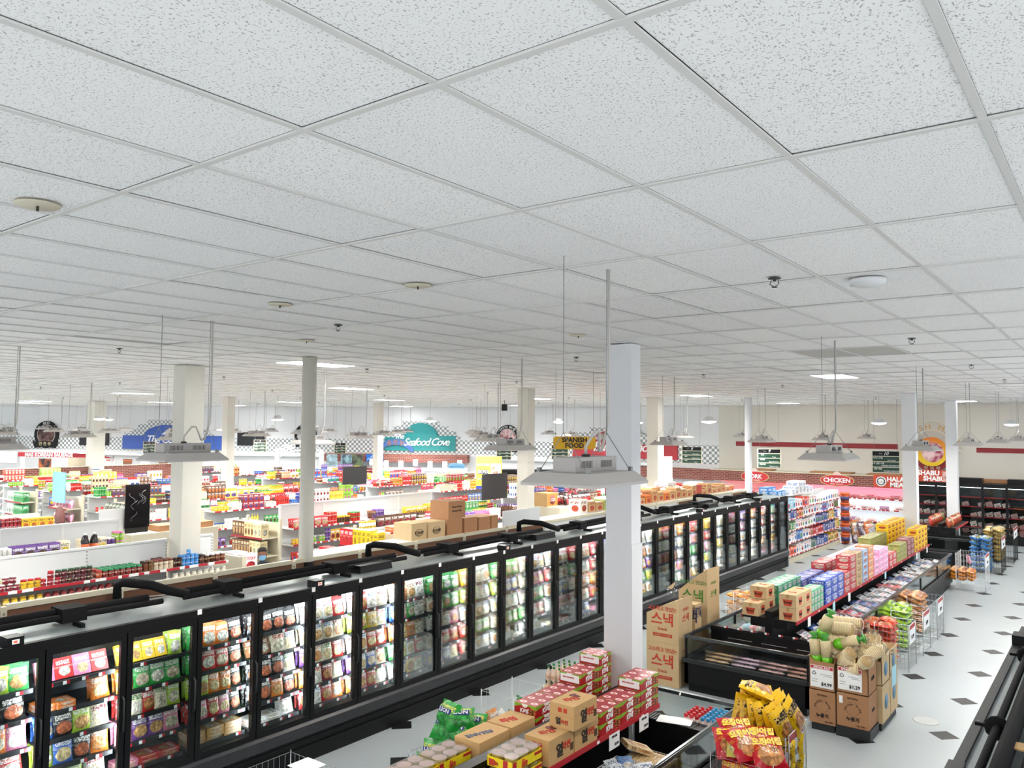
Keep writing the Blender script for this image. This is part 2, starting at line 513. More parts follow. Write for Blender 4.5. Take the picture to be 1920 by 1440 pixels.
for k, (i, j) in enumerate(troffers):
    x, y = gx0 + 0.61 * i, gy0 + 1.22 * j
    if (Vector((x, y + 1, 0)) - WP).dot(W1n) < 0.3 or y > 33: continue
    t = thing('ceiling_light', 'lit flat ceiling panel, %s from the camera among the recessed lights' % ordw(k + 1), 'ceiling light', (x, y, CEIL + 0.001), group='recessed ceiling lights')
    ob('frame', tr_me, t); ob('diffuser', td_me, t)
# floor inlays: black squares set on their corners
b = MB(); s_ = 0.188
b.add([(0, -s_, 0.0012), (s_, 0, 0.0012), (0, s_, 0.0012), (-s_, 0, 0.0012), (0, -s_, 0), (s_, 0, 0), (0, s_, 0), (-s_, 0, 0)], [(0, 1, 2, 3), (4, 5, 1, 0), (5, 6, 2, 1), (6, 7, 3, 2), (7, 4, 0, 3)])
in_me = b.mesh('floor_inlay', M['inlay'])
fx, fy = -0.4887 * 4.07, 3.404 * 4.07
for a in range(-3, 9):
    for c in range(-9, 13):
        x, y = fx - a * 0.8445, fy + (c + (0.5 if a % 2 else 0)) * 1.689
        if x < -8.1 or x > 0.5 or y < 1 or y > 33: continue
        if -5.45 < x < -3.65 and (11.9 < y < 24.8 or 27.2 < y < 31.2 or y < 9): continue
        ob('floor_inlay', in_me, floor, (x, y, 0))
b = MB(); b.lathe([(0.17, 0.0), (0.17, 0.003), (0.155, 0.003)], 24); b.lathe([(0.155, 0.002), (0.0, 0.0022)], 24, 1)
o = mo('floor_drain', b, [colmat('#b9bcbb'), M['floor']], None, (-2.28, 12.6, 0)); tag(o, 'round metal drain cover set in the white floor', 'drain cover')
# pillars
def pillar(x0, x1, y0, y1, mat, extra=None):
    b = MB(); b.box(x0, x1, y0, y1, 0, CEIL - 0.01)
    return structure('pillar', b, mat)
p_ = pillar(-4.86, -4.52, 8.22, 8.44, M['pillar'])
b = MB(); b.box(-4.875, -4.505, 8.205, 8.455, 0, 2.72); structure('pillar_cladding', b, M['pillar'], p_)
pillar(-12.62, -12.26, 7.2, 7.55, M['pillarb'])
b = MB(); b.lathe([(0.105, 0), (0.105, CEIL - 0.01)], 24, 0, -9.36, 7.43)
rp = structure('pillar', b, M['pillarb'])
b = MB(); b.lathe([(0.112, 0), (0.112, 2.12)], 24, 0, -9.36, 7.43); structure('pillar_sleeve', b, M['black'], rp)
for x0, x1, y0, y1, m in ((-36.25, -35.6, 16.7, 17.2, 'pillarb'), (-25.52, -25.2, 16.45, 16.75, 'pillarb'), (-25.1, -24.8, 23.3, 23.6, 'pillarb'), (-12.35, -12.02, 16.45, 16.75, 'pillarb'), (-12.35, -11.95, 23.5, 23.9, 'pillarb'), (-4.76, -4.42, 23.75, 24.05, 'pillar'), (-4.76, -4.42, 30.5, 30.8, 'pillar')):
    pillar(x0, x1, y0, y1, M[m])
b = MB(); b.lathe([(0.11, 0), (0.11, CEIL - 0.01)], 16, 0, -9.5, 24.95); structure('pillar', b, M['pillar'])

# ------------------------------------------------------------------ high bay lights
def hb_parts(t, lens='lens'):
    b = MB(); b.frustum(0.245, 0.315, 0, 0.245, 0.315, 0.016, 0, False, False); b.frustum(0.245, 0.315, 0.016, 0.185, 0.255, 0.075, 0, False, True)
    mo('hood', b, M['hood'], t)
    b = MB(); b.box(-0.23, 0.23, -0.3, 0.3, 0.004, 0.012); mo('lens', b, M[lens], t)
    b = MB(); b.box(-0.075, 0.075, -0.23, 0.23, 0.076, 0.16)
    dv = mo('driver_box', b, M['drv'], t)
    b = MB()
    for s in range(10):
        for side in (-0.0755, 0.0755):
            for y in (-0.17 + s * 0.013, 0.05 + s * 0.013): b.box(side - 0.001, side + 0.001, y - 0.002, y + 0.002, 0.1, 0.14)
    b.lathe([(0.02, 0.12), (0.02, 0.121)], 8, 0, 0, -0.0)
    mo('vent_slots', b, M['slot'], dv)['kind'] = 'stuff'
    for sy in (-1, 1):
        b = MB(); y = sy * 0.24; top = CEIL - 3.74
        b.tube([(-0.165, y, 0.075), (0, y, 0.3)], 0.0028, 4); b.tube([(0.165, y, 0.075), (0, y, 0.3)], 0.0028, 4); b.tube([(0, y, 0.3), (0, y, top)], 0.0028, 4)
        b.box(-0.175, -0.155, y - 0.012, y + 0.012, 0.07, 0.1); b.box(0.155, 0.175, y - 0.012, y + 0.012, 0.07, 0.1)
        mo('hanging_wire', b, M['wire'], t)
    pts = [(0, 0.0, 0.16), (0, 0.0, 0.22)] + [(0.03 * math.sin(k), 0.02 + 0.25 * k / 6, 0.25 + 0.07 * math.sin(k * 1.05)) for k in range(1, 6)] + [(0.004, 0.255, 0.36), (0.006, 0.26, 0.6), (0.003, 0.26, top)]
    b = MB(); b.tube(pts, 0.009, 6); mo('power_cord', b, M['cord'], t)
    b = MB(); b.lathe([(0.025, 0.155), (0.025, 0.175)], 10); mo('cord_gland', b, M['slot'], t)
HB = {}
spots = []
for i in range(12):
    for j in range(7):
        x, y = -2.52 - 4.34 * i, 4.03 + 4.95 * j
        v = Vector((x, y, 0))
        if y > 32.5 or (v - WP).dot(W1n) < 1.0 or (v - WQ).dot(W2n) < 1.0: continue
        spots.append((v.dot(_f), i, j, x, y))
spots.sort()
for d, i, j, x, y in spots:
    lab = 'grey hanging high bay light, %s along the %s lamp row from the freezer islands' % (ordw(j + 1), ordw(i + 1))
    key = 'lensfar' if i > 2 or i == 2 and j > 1 else 'lens' if i < 2 and j < 2 else 'lensmid'
    if key not in HB:
        HB[key] = thing('high_bay_light', lab, 'hanging light', (x, y, 3.735), group='hanging high bay lights'); hb_parts(HB[key], key)
    else: dup(HB[key], None, (x, y, 3.735), None, lab)
# round pendants with domed lenses
b = MB(); b.lathe([(0.03, 0.16), (0.1, 0.15), (0.12, 0.08), (0.2, 0.06), (0.21, 0.03)][::-1], 16); pd_h = b.mesh('housing', M['white'])
b = MB(); b.lathe([(0.0, -0.03), (0.1, -0.02), (0.17, 0.0), (0.2, 0.03)], 16); pd_l = b.mesh('lens', M['dome'])
b = MB(); b.tube([(0, 0, 0.15), (0, 0, CEIL - 4.22)], 0.006, 6); pd_c = b.mesh('cord', M['cord'])
for k, (x, y) in enumerate([(-8.9, 20.5), (-5.5, 24.5), (-2.7, 29.0), (-22.0, 16.2), (-19.2, 20.5), (-16.5, 24.5), (-14.2, 26.3), (-30.5, 14.5), (-36.0, 17.5)]):
    t = thing('pendant_light', 'round white pendant with a glowing domed lens, %s from the camera' % ordw(k + 1), 'pendant light', (x, y, 4.22), group='round pendant lights')
    ob('housing', pd_h, t); ob('lens', pd_l, t); ob('cord', pd_c, t)
# ceiling fittings
b = MB(); b.lathe([(0.0, -0.0), (0.04, -0.002), (0.042, -0.006), (0.012, -0.008), (0.011, -0.022)], 12)
b.tube([(-0.02, 0, -0.014), (-0.03, 0, -0.04), (0, 0, -0.062)], 0.003, 4); b.tube([(0.02, 0, -0.014), (0.03, 0, -0.04), (0, 0, -0.062)], 0.003, 4); b.lathe([(0.02, -0.06), (0.02, -0.063)], 8)
spr_me = b.mesh('sprinkler', M['slot'])
k = 0
for i in range(8):
    for j in range(6):
        x, y = -1.78 - 4.3 * i, 5.16 + 4.31 * j
        v = Vector((x, y, 0))
        if (v - WP).dot(W1n) < 0.5 or (v - WQ).dot(W2n) < 0.5: continue
        k += 1
        tag(ob('sprinkler', spr_me, None, (x, y, CEIL - 0.003)), 'dark ceiling sprinkler, %s along in the %s line from the freezer islands' % (ordw(j + 1), ordw(i + 1)), 'sprinkler', 'ceiling sprinklers')
b = MB(); b.lathe([(0.0, -0.008), (0.09, -0.008), (0.095, 0)], 20); b.lathe([(0.0, -0.03), (0.006, -0.03), (0.006, -0.008)], 6, 1)
disc_me = b.mesh('cover_disc', [M['cream'], M['slot']])
for k, (x, y) in enumerate([(-3.84, 1.52), (-3.88, 4.0), (-5.42, 3.99), (-4.6, 7.2), (-7.5, 5.9)]):
    tag(ob('cover_disc', disc_me, None, (x, y, CEIL - 0.007)), 'round cream cover disc on the ceiling, %s from the camera' % ordw(k + 1), 'ceiling disc', 'ceiling cover discs')
b = MB(); b.lathe([(0.0, -0.05), (0.05, -0.048), (0.11, -0.03), (0.115, -0.01), (0.115, 0)], 28)
o = mo('smoke_detector', b, M['white'], None, (-1.3, 5.54, CEIL - 0.007)); tag(o, 'white round dome on the ceiling, like a smoke detector', 'smoke detector')

# ------------------------------------------------------------------ packaging prototypes
def pillow(nu=6, nv=8, th=0.5, crimp=0.06):
    """unit pouch: width along y, height along z from 0, thickness along x, front towards +x"""
    b = MB(); pts = []; fs = []; uvs = []; idx = {}
    for side in (1, -1):
        for i in range(nu + 1):
            for j in range(nv + 1):
                u, v = i / nu, j / nv
                edge = min(1.0, (1 - abs(2 * u - 1)) * 3.2) ** 0.5 * min(1.0, max(0.0, (1 - abs(2 * v - 1)) - crimp * 2) * 2.6) ** 0.6
                ped = 1.0 + 0.18 * (0.5 - v)
                wav = 0.02 * math.sin(9 * u + 5 * v)
                sh = 1.0 - 0.06 * math.sin(PI * v)
                if j == nv: v2 = v + 0.012 * math.sin(u * 22)
                else: v2 = v
                idx[(side, i, j)] = len(pts)
                pts.append((side * (th * edge * ped + wav * edge), (u - 0.5) * sh, v2))
        for i in range(nu):
            for j in range(nv):
                q = [idx[(side, i, j)], idx[(side, i + 1, j)], idx[(side, i + 1, j + 1)], idx[(side, i, j + 1)]]
                w = [(i / nu, j / nv), ((i + 1) / nu, j / nv), ((i + 1) / nu, (j + 1) / nv), (i / nu, (j + 1) / nv)]
                if side < 0: q.reverse(); w = [(1 - a, c) for a, c in w][::-1]
                fs.append(q); uvs.append(w)
    b.add(pts, fs, 0, uvs, True)
    return b
PROTO = {}
PROTO['bag'] = (pillow(), ['bag'])
PROTO['bagfar'] = (pillow(3, 4), ['bag'])
def unitbox():
    b = MB(); b.box(-0.5, 0.5, -0.5, 0.5, 0, 1); return b
PROTO['box'] = (unitbox(), ['box'])
b = MB(); b.lathe([(0.46, 0), (0.5, 0.03), (0.5, 0.97), (0.46, 1.0)], 12); PROTO['can'] = (b, ['jar'])
b = MB(); b.lathe([(0.44, 0), (0.5, 0.06), (0.5, 0.7), (0.42, 0.8), (0.42, 0.82), (0.46, 0.82), (0.46, 1.0)], 12, [0, 0, 0, 1, 1, 1, 1]); PROTO['jar'] = (b, ['jar', 'lid'])
b = MB(); b.lathe([(0.46, 0), (0.5, 0.03), (0.5, 0.55), (0.4, 0.68), (0.2, 0.8), (0.17, 0.9), (0.2, 0.9), (0.2, 1.0)], 12, [0, 0, 0, 0, 0, 1, 1, 1]); PROTO['bottle'] = (b, ['jar', 'lid'])
b = MB(); b.lathe([(0.46, 0), (0.5, 0.04), (0.5, 0.5), (0.32, 0.72), (0.3, 0.76), (0.36, 0.76), (0.36, 1.0)], 12, [0, 0, 0, 0, 1, 1, 1]); PROTO['flask'] = (b, ['tone', 'lid'])
PMESH = {}
for k, (b, ms) in PROTO.items():
    PMESH[k] = b.mesh(k, [M['tone'] if m == 'tone' else M[m + 'O'] for m in ms])
def pack(kind, name, label, cat, group, loc, dims, rz=0, col='#ffffff', ink='#ffffff', pic='#e8dcc0', tilt=0.0, roll=0.0, parent=None):
    """one package; dims = (depth, width, height)"""
    o = ob(name, PMESH[kind], parent)
    R = Matrix.Rotation(rz, 4, 'Z') @ Matrix.Rotation(-tilt, 4, 'Y') @ Matrix.Rotation(roll, 4, 'X')
    o.matrix_basis = Matrix.Translation(loc) @ R @ Matrix.Diagonal((dims[0], dims[1], dims[2], 1))
    o.color = C(col); o['ink'] = C(ink)[:3]; o['pic'] = C(pic)[:3]
    if parent is None: tag(o, label, cat, group)
    return o
STUFF = {}
def stuff_add(key, kind, loc, dims, rz, col, pic, tilt=0.0, roll=0.0):
    STUFF.setdefault((key, kind), []).append((loc, dims, rz, col, pic, tilt, roll))
def stuff_flush():
    import numpy as np
    for (key, kind), L in STUFF.items():
        b, ms = PROTO[kind]
        V0 = np.array(b.v); nV = len(V0); V = []; F = []; CO = []; PC = []; RN = []; MI = []; UV = []; SMO = []
        nl = sum(len(f) for f in b.f)
        uv0 = [c for f in b.uv for p in f for c in p]
        for q, (loc, dims, rz, col, pic, tilt, roll) in enumerate(L):
            R = Matrix.Translation(loc) @ Matrix.Rotation(rz, 4, 'Z') @ Matrix.Rotation(-tilt, 4, 'Y') @ Matrix.Rotation(roll, 4, 'X') @ Matrix.Diagonal((dims[0], dims[1], dims[2], 1))
            A = np.array(R)
            V.append(V0 @ A[:3, :3].T + A[:3, 3]); o_ = q * nV
            F += [[o_ + i for i in f] for f in b.f]; MI += b.mi; SMO += b.sm; UV += uv0
            CO += list(C(col)) * nl; PC += list(C(pic)) * nl; RN += [random.random()] * nV
        me = D.meshes.new('shelf_goods'); me.from_pydata(np.concatenate(V).tolist(), [], F)
        for m_ in ms: me.materials.append(M[m_ + 'A'])
        me.polygons.foreach_set('material_index', MI); me.polygons.foreach_set('use_smooth', SMO)
        me.uv_layers.new(name='UVMap').data.foreach_set('uv', UV)
        me.color_attributes.new('col', 'FLOAT_COLOR', 'CORNER').data.foreach_set('color', CO)
        me.color_attributes.new('pic', 'FLOAT_COLOR', 'CORNER').data.foreach_set('color', PC)
        me.attributes.new('rnd', 'FLOAT', 'POINT').data.foreach_set('value', RN)
        me.update()
        nm = {'bag': 'pouches', 'bagfar': 'pouches', 'box': 'cartons', 'can': 'cans', 'jar': 'jars', 'bottle': 'bottles'}[kind]
        o = ob('distant_' + nm, me); o['kind'] = 'stuff'
        tag(o, 'crowd of small %s %s' % (nm, key), nm)

# ------------------------------------------------------------------ upright freezers
FX = -7.94
def fy_(k): return 3.354 + 0.7614 * k
SHZ = [1.60, 1.335, 1.07, 0.81, 0.56]
dn = MB()
dn.box(-0.02, 0.02, 0.006, 0.062, 0.5, 1.99); dn.box(-0.02, 0.02, 0.70, 0.7554, 0.5, 1.99); dn.box(-0.02, 0.02, 0.062, 0.70, 0.5, 0.56); dn.box(-0.02, 0.02, 0.062, 0.70, 1.93, 1.99)
dn.box(-0.026, -0.02, 0.045, 0.72, 0.54, 0.565); dn.box(-0.026, -0.02, 0.045, 0.72, 1.925, 1.95)
door_me = dn.mesh('door', M['black'])
b = MB(); b.box(-0.004, 0.004, 0.062, 0.70, 0.56, 1.93); pane_me = b.mesh('pane', M['glass'])
b = MB(); b.tube([(0.02, 0.728, 1.02), (0.055, 0.728, 1.05), (0.06, 0.728, 1.2), (0.055, 0.728, 1.35), (0.02, 0.728, 1.38)], 0.011, 6); handle_me = b.mesh('handle', M['dark'])
b = MB(); b.box(-0.05, 0.0, -0.035, 0.035, 0.5, 2.0); mull_me = b.mesh('mullion', M['black'])
b = MB(); b.box(-0.07, -0.05, -0.028, 0.028, 0.56, 1.94, [1, 1, 1, 0, 1, 1]); strip_me = b.mesh('light_strip', [M['strip'], M['black']])
b = MB(); b.box(-0.05, 0.0, 0, 0.035, 0.5, 2.0); mull_a = b.mesh('mullion', M['black'])
b = MB(); b.box(-0.05, 0.0, -0.035, 0, 0.5, 2.0); mull_b = b.mesh('mullion', M['black'])
b = MB(); b.box(-0.16, -0.13, 0.04, 0.72, 1.985, 1.995, [1, 1, 1, 1, 1, 0]); top_fill_strip = b.mesh('top_fill_strip', [M['strip'], M['black']])  # emitting strip added under the header to brighten the packs
b = MB(); b.box(-0.7, -0.17, 0.02, 0.74, -0.012, 0.0); b.box(-0.175, -0.167, 0.02, 0.74, -0.03, 0.012); shelf_me = b.mesh('shelf', M['dark'])
b = MB(); b.box(-0.002, 0.002, -0.032, 0.0, -0.016, 0.016, 0); b.box(-0.002, 0.002, 0.0, 0.03, -0.016, 0.016, 1); tag_me = b.mesh('price_tag', [M['paper'], M['red']])
GROUPS_ = [(-2, 2), (2, 7), (7, 12), (12, 17), (17, 22), (22, 27)]
rng = random.Random(11)
for gi, (k0, k1) in enumerate(GROUPS_):
    y0, y1 = fy_(k0), fy_(k1)
    t = thing('freezer_case', 'black upright glass door freezer section, %s from the near end of the long freezer wall' % ordw(gi + 1), 'freezer', (FX, y0, 0), group='upright freezers in the long wall')
    Lg = y1 - y0
    b = MB(); b.box(-0.98, -0.02, 0, Lg, 0.16, 0.5); mo('base', b, M['black'], t)
    b = MB()
    b.add([(0.0, 0, 0.5), (0.05, 0, 0.46), (0.05, 0, 0.34), (-0.02, 0, 0.3), (0.0, Lg, 0.5), (0.05, Lg, 0.46), (0.05, Lg, 0.34), (-0.02, Lg, 0.3)], [(0, 1, 5, 4), (1, 2, 6, 5), (2, 3, 7, 6), (3, 2, 1, 0), (4, 5, 6, 7)])
    mo('bumper', b, plain('bumper_grey', '#2c2e32', 0.4, noise=0.4, scale=14) if gi == 0 else D.materials['bumper_grey'], t)
    b = MB(); b.box(-0.06, -0.01, 0, Lg, 0.0, 0.28); b.box(-0.01, 0.015, 0, Lg, 0.16, 0.2); mo('kick_plate', b, M['black'], t)
    b = MB(); b.box(-1.0, -0.03, 0, Lg, 2.03, 2.06); mo('top_panel', b, M['galv'], t)
    b = MB(); b.box(-0.05, 0.015, 0, Lg, 1.99, 2.075); mo('header', b, M['black'], t)
    b = MB(); b.box(-0.98, -0.82, 0, Lg, 0.5, 2.03); mo('back_wall', b, plain('cooler_liner', '#43494d', 0.5) if gi == 0 else D.materials['cooler_liner'], t)
    if gi == 5:
        b = MB(); b.box(-1.0, 0.02, Lg, Lg + 0.05, 0.0, 2.07); mo('end_panel', b, M['galv2'], t)
    if gi == 0:
        b = MB(); b.box(-0.98, 0.0, -0.04, 0, 0.0, 2.07); mo('end_panel', b, M['black'], t)
    for k in range(k0, k1):
        dy = fy_(k) - y0
        d = ob('door', door_me, t, (0.0, dy, 0)); ob('pane', pane_me, d); ob('handle', handle_me, d)
        ob('mullion', mull_a if k == k0 else mull_me, t, (-0.02, dy, 0))
        if k > k0: ob('light_strip', strip_me, t, (-0.02, dy, 0))
        ob('top_fill_strip', top_fill_strip, t, (0, dy, 0))
        for z in SHZ:
            ob('shelf', shelf_me, t, (0, dy, z))
            for yy in (0.12, 0.3, 0.48, 0.64):
                if rng.random() < 0.75 and k < 14: ob('price_tag', tag_me, t, (-0.164, dy + yy + rng.uniform(-0.04, 0.04), z - 0.008))
    ob('mullion', mull_b, t, (-0.02, Lg, 0))
    # digital thermometer on the header, white sticker tags above doors
    b = MB(); b.box(-0.16, 0.0, -0.07, 0.07, 2.06, 2.15); th = mo('thermometer_box', b, M['black'], t, (0, Lg * 0.5 - 0.25, 0))
    b = MB(); b.box(0.0, 0.003, -0.03, 0.03, 2.09, 2.13); mo('display', b, M['paper'], th)
    b = MB(); b.box(0.003, 0.004, -0.018, 0.012, 2.1, 2.12); mo('digits', b, M['led'], th)
    if gi > 0:
        for q in range(0, k1 - k0):
            b = MB(); b.box(0.0155, 0.018, -0.025, 0.025, 2.03, 2.085); mo('sticker', b, M['paper'], t, (0, fy_(k0 + q) - y0 + 0.02, 0))
    # low black junction box on the roof
    if gi in (1, 2, 3, 4):
        b = MB(); b.frustum(0.2, 0.3, 0, 0.19, 0.29, 0.09); b.frustum(0.205, 0.305, 0.09, 0.205, 0.305, 0.1)
        mo('junction_box', b, M['black'], t, (-0.52, [0, 2.9, 3.2, 2.7, 3.0][gi], 2.06))
# refrigerant pipes along the roof
def pipe(path, r, label):
    b = MB(); b.tube(path, r, 8); o = mo('insulated_pipe', b, M['rubber']); tag(o, label, 'pipe'); return o
for n_, (ya, yb) in enumerate([(1.9, 5.0), (5.0, 8.75), (8.9, 12.5), (12.7, 16.4), (16.5, 20.2), (20.3, 23.4)]):
    w = ordw(n_ + 1)
    yb2 = yb - 0.25
    pipe([(-8.42, ya, 2.13), (-8.4, (ya + yb) / 2, 2.15), (-8.42, yb2, 2.13)], 0.031, 'slim front foam pipe on the freezer roof, %s length from the near end' % w)
    pipe([(-8.55, ya, 2.16), (-8.53, (ya + yb) / 2, 2.18), (-8.55, yb2 - 0.1, 2.16)], 0.043, 'thick rear foam pipe on the freezer roof, %s length from the near end' % w)
    if n_ < 5:
        y = yb - 0.05
        pipe([(-8.98, y - 0.42, 2.12), (-8.98, y - 0.42, 2.27), (-8.9, y - 0.38, 2.3), (-8.62, y - 0.22, 2.28), (-8.5, y - 0.1, 2.22), (-8.45, y + 0.12, 2.15)], 0.05, 'black foam elbow rising from the freezer roof, %s from the near end' % w)
    for q, yy in enumerate((ya + 0.6, (ya + yb) / 2 + 0.35)):
        b = MB(); b.box(-8.62, -8.36, yy - 0.12, yy + 0.12, 2.09, 2.23); b.box(-8.36, -8.18, yy - 0.02, yy + 0.02, 2.061, 2.1)
        o = mo('pipe_clamp', b, M['rubber']); tag(o, 'black foam wrapped clamp under the roof pipes, %s pair length, %s one' % (w, ordw(q + 1)), 'pipe clamp')
rg = random.Random(3)
for q in range(7):
    y0_ = 2.0 + q * 3.0
    b = MB()
    b.tube([(-8.75 + 0.1 * math.sin(q * 3 + s * 1.3) + rg.uniform(-.03, .03), y0_ + s * 0.34, 2.075 + 0.05 * abs(math.sin(s * 1.7 + q))) for s in range(12)], 0.006, 4)
    o = mo('loose_cable', b, M['cord']); tag(o, 'thin pale cable looping along the freezer roof, %s from the near end' % ordw(q + 1), 'cable')

# ------------------------------------------------------------------ frozen packages
R_, O_, GN, YG, WH, CR, PK, PU, BL, BK, YE, MA, TN = '#c22a2a', '#e07b2a', '#3aa34a', '#a9c83c', '#f1efea', '#ece0c4', '#e07fa0', '#6a3f8c', '#2f5fb0', '#1c1b1d', '#e0b426', '#8a2338', '#c99a5a'
CN = {R_: 'red', O_: 'orange', GN: 'green', YG: 'lime green', WH: 'white', CR: 'cream', PK: 'pink', PU: 'purple', BL: 'blue', BK: 'black', YE: 'yellow', MA: 'maroon', TN: 'tan'}
FOOD = ['#efe3c6', '#e8cf9a', '#f2ece0', '#d9a86a', '#e9d6b8', '#f4eddc', '#c98a50']
PLAN = {
 -2: ['bRbR', 'bKbY', 'bMbR', 'bRbR', 'tRtR'],
 -1: ['bMbGbLbG', 'bKbMbK', 'bCbRbObP', 'bWbGbR', 'bRbOtR'],
 0: ['xPxRxPxR', 'tOtO__bO', 'bBbKbLbC', 'bLbBbKbO', 'bYbLbW'],
 1: ['xYxYxYxYbL', 'bObGbGbG', 'bRbCbRbCbL', 'bPbVbVbP', 'tPtRtR'],
 2: ['bGbObObK', 'bGbRbRbK', 'bLbLbObObK', 'bRbPbRbPbK', 'tTtTtT'],
 3: ['bKbKbKbK', 'xNxNbCbC', 'bKbKbKbW', 'bKbKbObK', 'tWtWbW'],
 4: ['bWbWbWbR', 'bCbCbCbC', 'bVbCbCbR', 'bObCbMbC', 'bRbWbRbO'],
 5: ['bWbRbWbC', 'bLbLbYbW', 'bWbWbRbR', 'bVbWbBbC', 'bObPbRbC'],
 6: ['bCbObCbW', 'bBbPbGbW', 'bObYbObC', 'bGbLbWbR', 'bWbBbYbC'],
 7: ['bGbGbGbG', 'bCbCbGbG', 'bWbPbCbP', 'bCbWbRbR', 'bVbWbVbC'],
}
KEY = dict(R=R_, O=O_, G=GN, L=YG, W=WH, C=CR, P=PK, V=PU, B=BL, K=BK, Y=YE, M=MA, T=TN, N='#8a5a3a')
CN[KEY['N']] = 'brown'
cnt = {'frozen_bag': 0, 'frozen_box': 0, 'frozen_tray': 0}
rng = random.Random(21)
for k in range(-2, 27):
    if k in PLAN: tiers = PLAN[k]
    else:
        tiers = []
        for z in SHZ:
            n = rng.choice([4, 4, 5]); s = ''
            c1, c2 = rng.choice('RRCWWOGYVPCWWRL'), rng.choice('CWWRROGPYCBW')
            for q in range(n): s += ('t' if z == SHZ[-1] and rng.random() < .5 else 'b') + (c1 if q < n / 2 else c2)
            tiers.append(s)
    for ti, s in enumerate(tiers):
        z = SHZ[ti]; n = len(s) // 2; w = 0.68 / n
        for q in range(n):
            kd, cc = s[2 * q], s[2 * q + 1]
            if kd == '_': continue
            col = KEY[cc]; y = fy_(k) + 0.04 + w * (q + 0.5)
            place = '%s along shelf %s, %s freezer door from the near end' % (ordw(q + 1), ['one', 'two', 'three', 'four', 'five'][ti], ordw(k + 3))
            hgt = 0.24 + rng.uniform(-.012, .015)
            wh = min(w * 1.13, 0.215)
            pic = rng.choice(FOOD) if cc != 'K' else '#c9704a'
            ink = '#f6f2ea' if cc not in 'WC' else rng.choice(['#c22a2a', '#2a5fa8', '#7a2030', '#2d7a3a'])
            nm = {'b': 'frozen_bag', 'x': 'frozen_box', 't': 'frozen_tray'}[kd]
            rows = 2 if kd == 'b' else 1
            for r in range(rows):
                xx = FX - 0.235 - 0.075 * r
                jit = rng.uniform(-.08, .08)
                if kd == 'b':
                    if cnt[nm] < 290 and r == 0:
                        pack('bag', nm, '%s frozen food bag, %s' % (CN[col], place), 'frozen food', 'frozen food bags behind the freezer doors', (xx, y, z + 0.002), (0.06, wh, hgt), jit * 0.6, col, ink, pic, 0.2, jit * 0.7)
                        cnt[nm] += 1
                    else:
                        stuff_add('packed behind the far freezer doors', 'bagfar' if k > 9 else 'bag', (xx, y, z + 0.002), (0.06, wh, hgt), jit * 0.6, col, pic, 0.2, jit * 0.7)
                elif kd == 'x':
                    pack('box', nm, '%s flat food box, %s' % (CN[col], place), 'frozen food', 'frozen food boxes behind the freezer doors', (xx - 0.03, y, z + 0.004), (0.035, w * 0.97, 0.2), jit * 0.3, col, ink, pic, 0.42, 0)
                else:
                    nst = 2 if cc != 'T' else 4
                    for e in range(nst):
                        pl = place if e == 0 else place
                        pack('box', nm, '%s flat pack %s, %s' % (CN[col], ['lowest', 'second up', 'third up', 'topmost'][e], place), 'frozen food', 'frozen packs stacked in the freezers', (xx - 0.06 + rng.uniform(-.02, .02), y, z + 0.002 + e * 0.036), (0.19, w * 0.93, 0.035), jit, col, ink, pic)

# ------------------------------------------------------------------ shelf rows
def mat_pricerail():
    m = newmat('price_rail'); g = G(m)
    pos = g.n('NewGeometry').outputs['Position']
    sp = g.n('SeparateXYZ', None, Vector=pos)
    s = g.m('ADD', sp.outputs[0], sp.outputs[1])
    w = g.n('TexNoise', {'noise_dimensions': '1D'}, W=g.m('MULTIPLY', s, 6.0), Scale=1.0, Detail=0.0).outputs[0]
    g.bsdf(g.mix(g.m('GREATER_THAN', w, 0.52), C('#b5242f'), C('#f2f2f0')), 0.45)
    return m
M['prail'] = mat_pricerail()
RIGHTS = {'jar': 0, 'can': 0, 'bottle': 0, 'box': 0, 'bag': 0}
NAMES = {'jar': 'jar', 'can': 'can', 'bottle': 'bottle', 'box': 'carton', 'bag': 'pouch'}
CATS = {'jar': 'jar', 'can': 'can', 'bottle': 'bottle', 'box': 'carton', 'bag': 'pouch'}
CNAME = {}
def cname(h):
    if h in CN: return CN[h]
    r, g_, b_ = [int(h[i:i + 2], 16) for i in (1, 3, 5)]
    mx, mn = max(r, g_, b_), min(r, g_, b_)
    if mx - mn < 28: return 'black' if mx < 60 else 'grey' if mx < 190 else 'white'
    if r == mx:
        if g_ > 0.8 * r: return 'yellow' if b_ < 0.6 * r else 'cream'
        if g_ > 0.5 * r: return 'orange' if b_ < 0.45 * r and r > 180 else 'brown' if b_ < .6 * r else 'pink'
        return 'red' if b_ < 0.5 * r or b_ < 90 else 'pink'
    if g_ == mx: return 'green'
    return 'blue' if r < 0.7 * b_ else 'purple'
def put_goods(kind, x, y, z, dims, rz, col, pic, ink, where, key, cap, dist, tilt=0, roll=0):
    """one item: an object of its own while it is among the nearest of its kind, else part of the distant crowd"""
    if RIGHTS[kind] < cap:
        RIGHTS[kind] += 1
        pack(kind, NAMES[kind], '%s %s, %s' % (cname(col), NAMES[kind], where), CATS[kind], NAMES[kind].replace('pouch', 'pouche') + 's on the grocery shelves', (x, y, z), dims, rz, col, ink, pic, tilt, roll)
    else:
        stuff_add(key, 'bagfar' if kind == 'bag' else kind, (x, y, z), dims, rz, col, pic, tilt, roll)
PAL = ['#c5282c', '#d8392f', '#e6b82c', '#f2d23c', '#f0ede6', '#f4f1ea', '#e9dcc0', '#3d9a48', '#8fc23e', '#2c62b0', '#e0782a', '#7a4a2c', '#d976a8', '#6d4b93', '#9a1f2b', '#f5f5f2', '#5b3a26', '#e8c9a0']
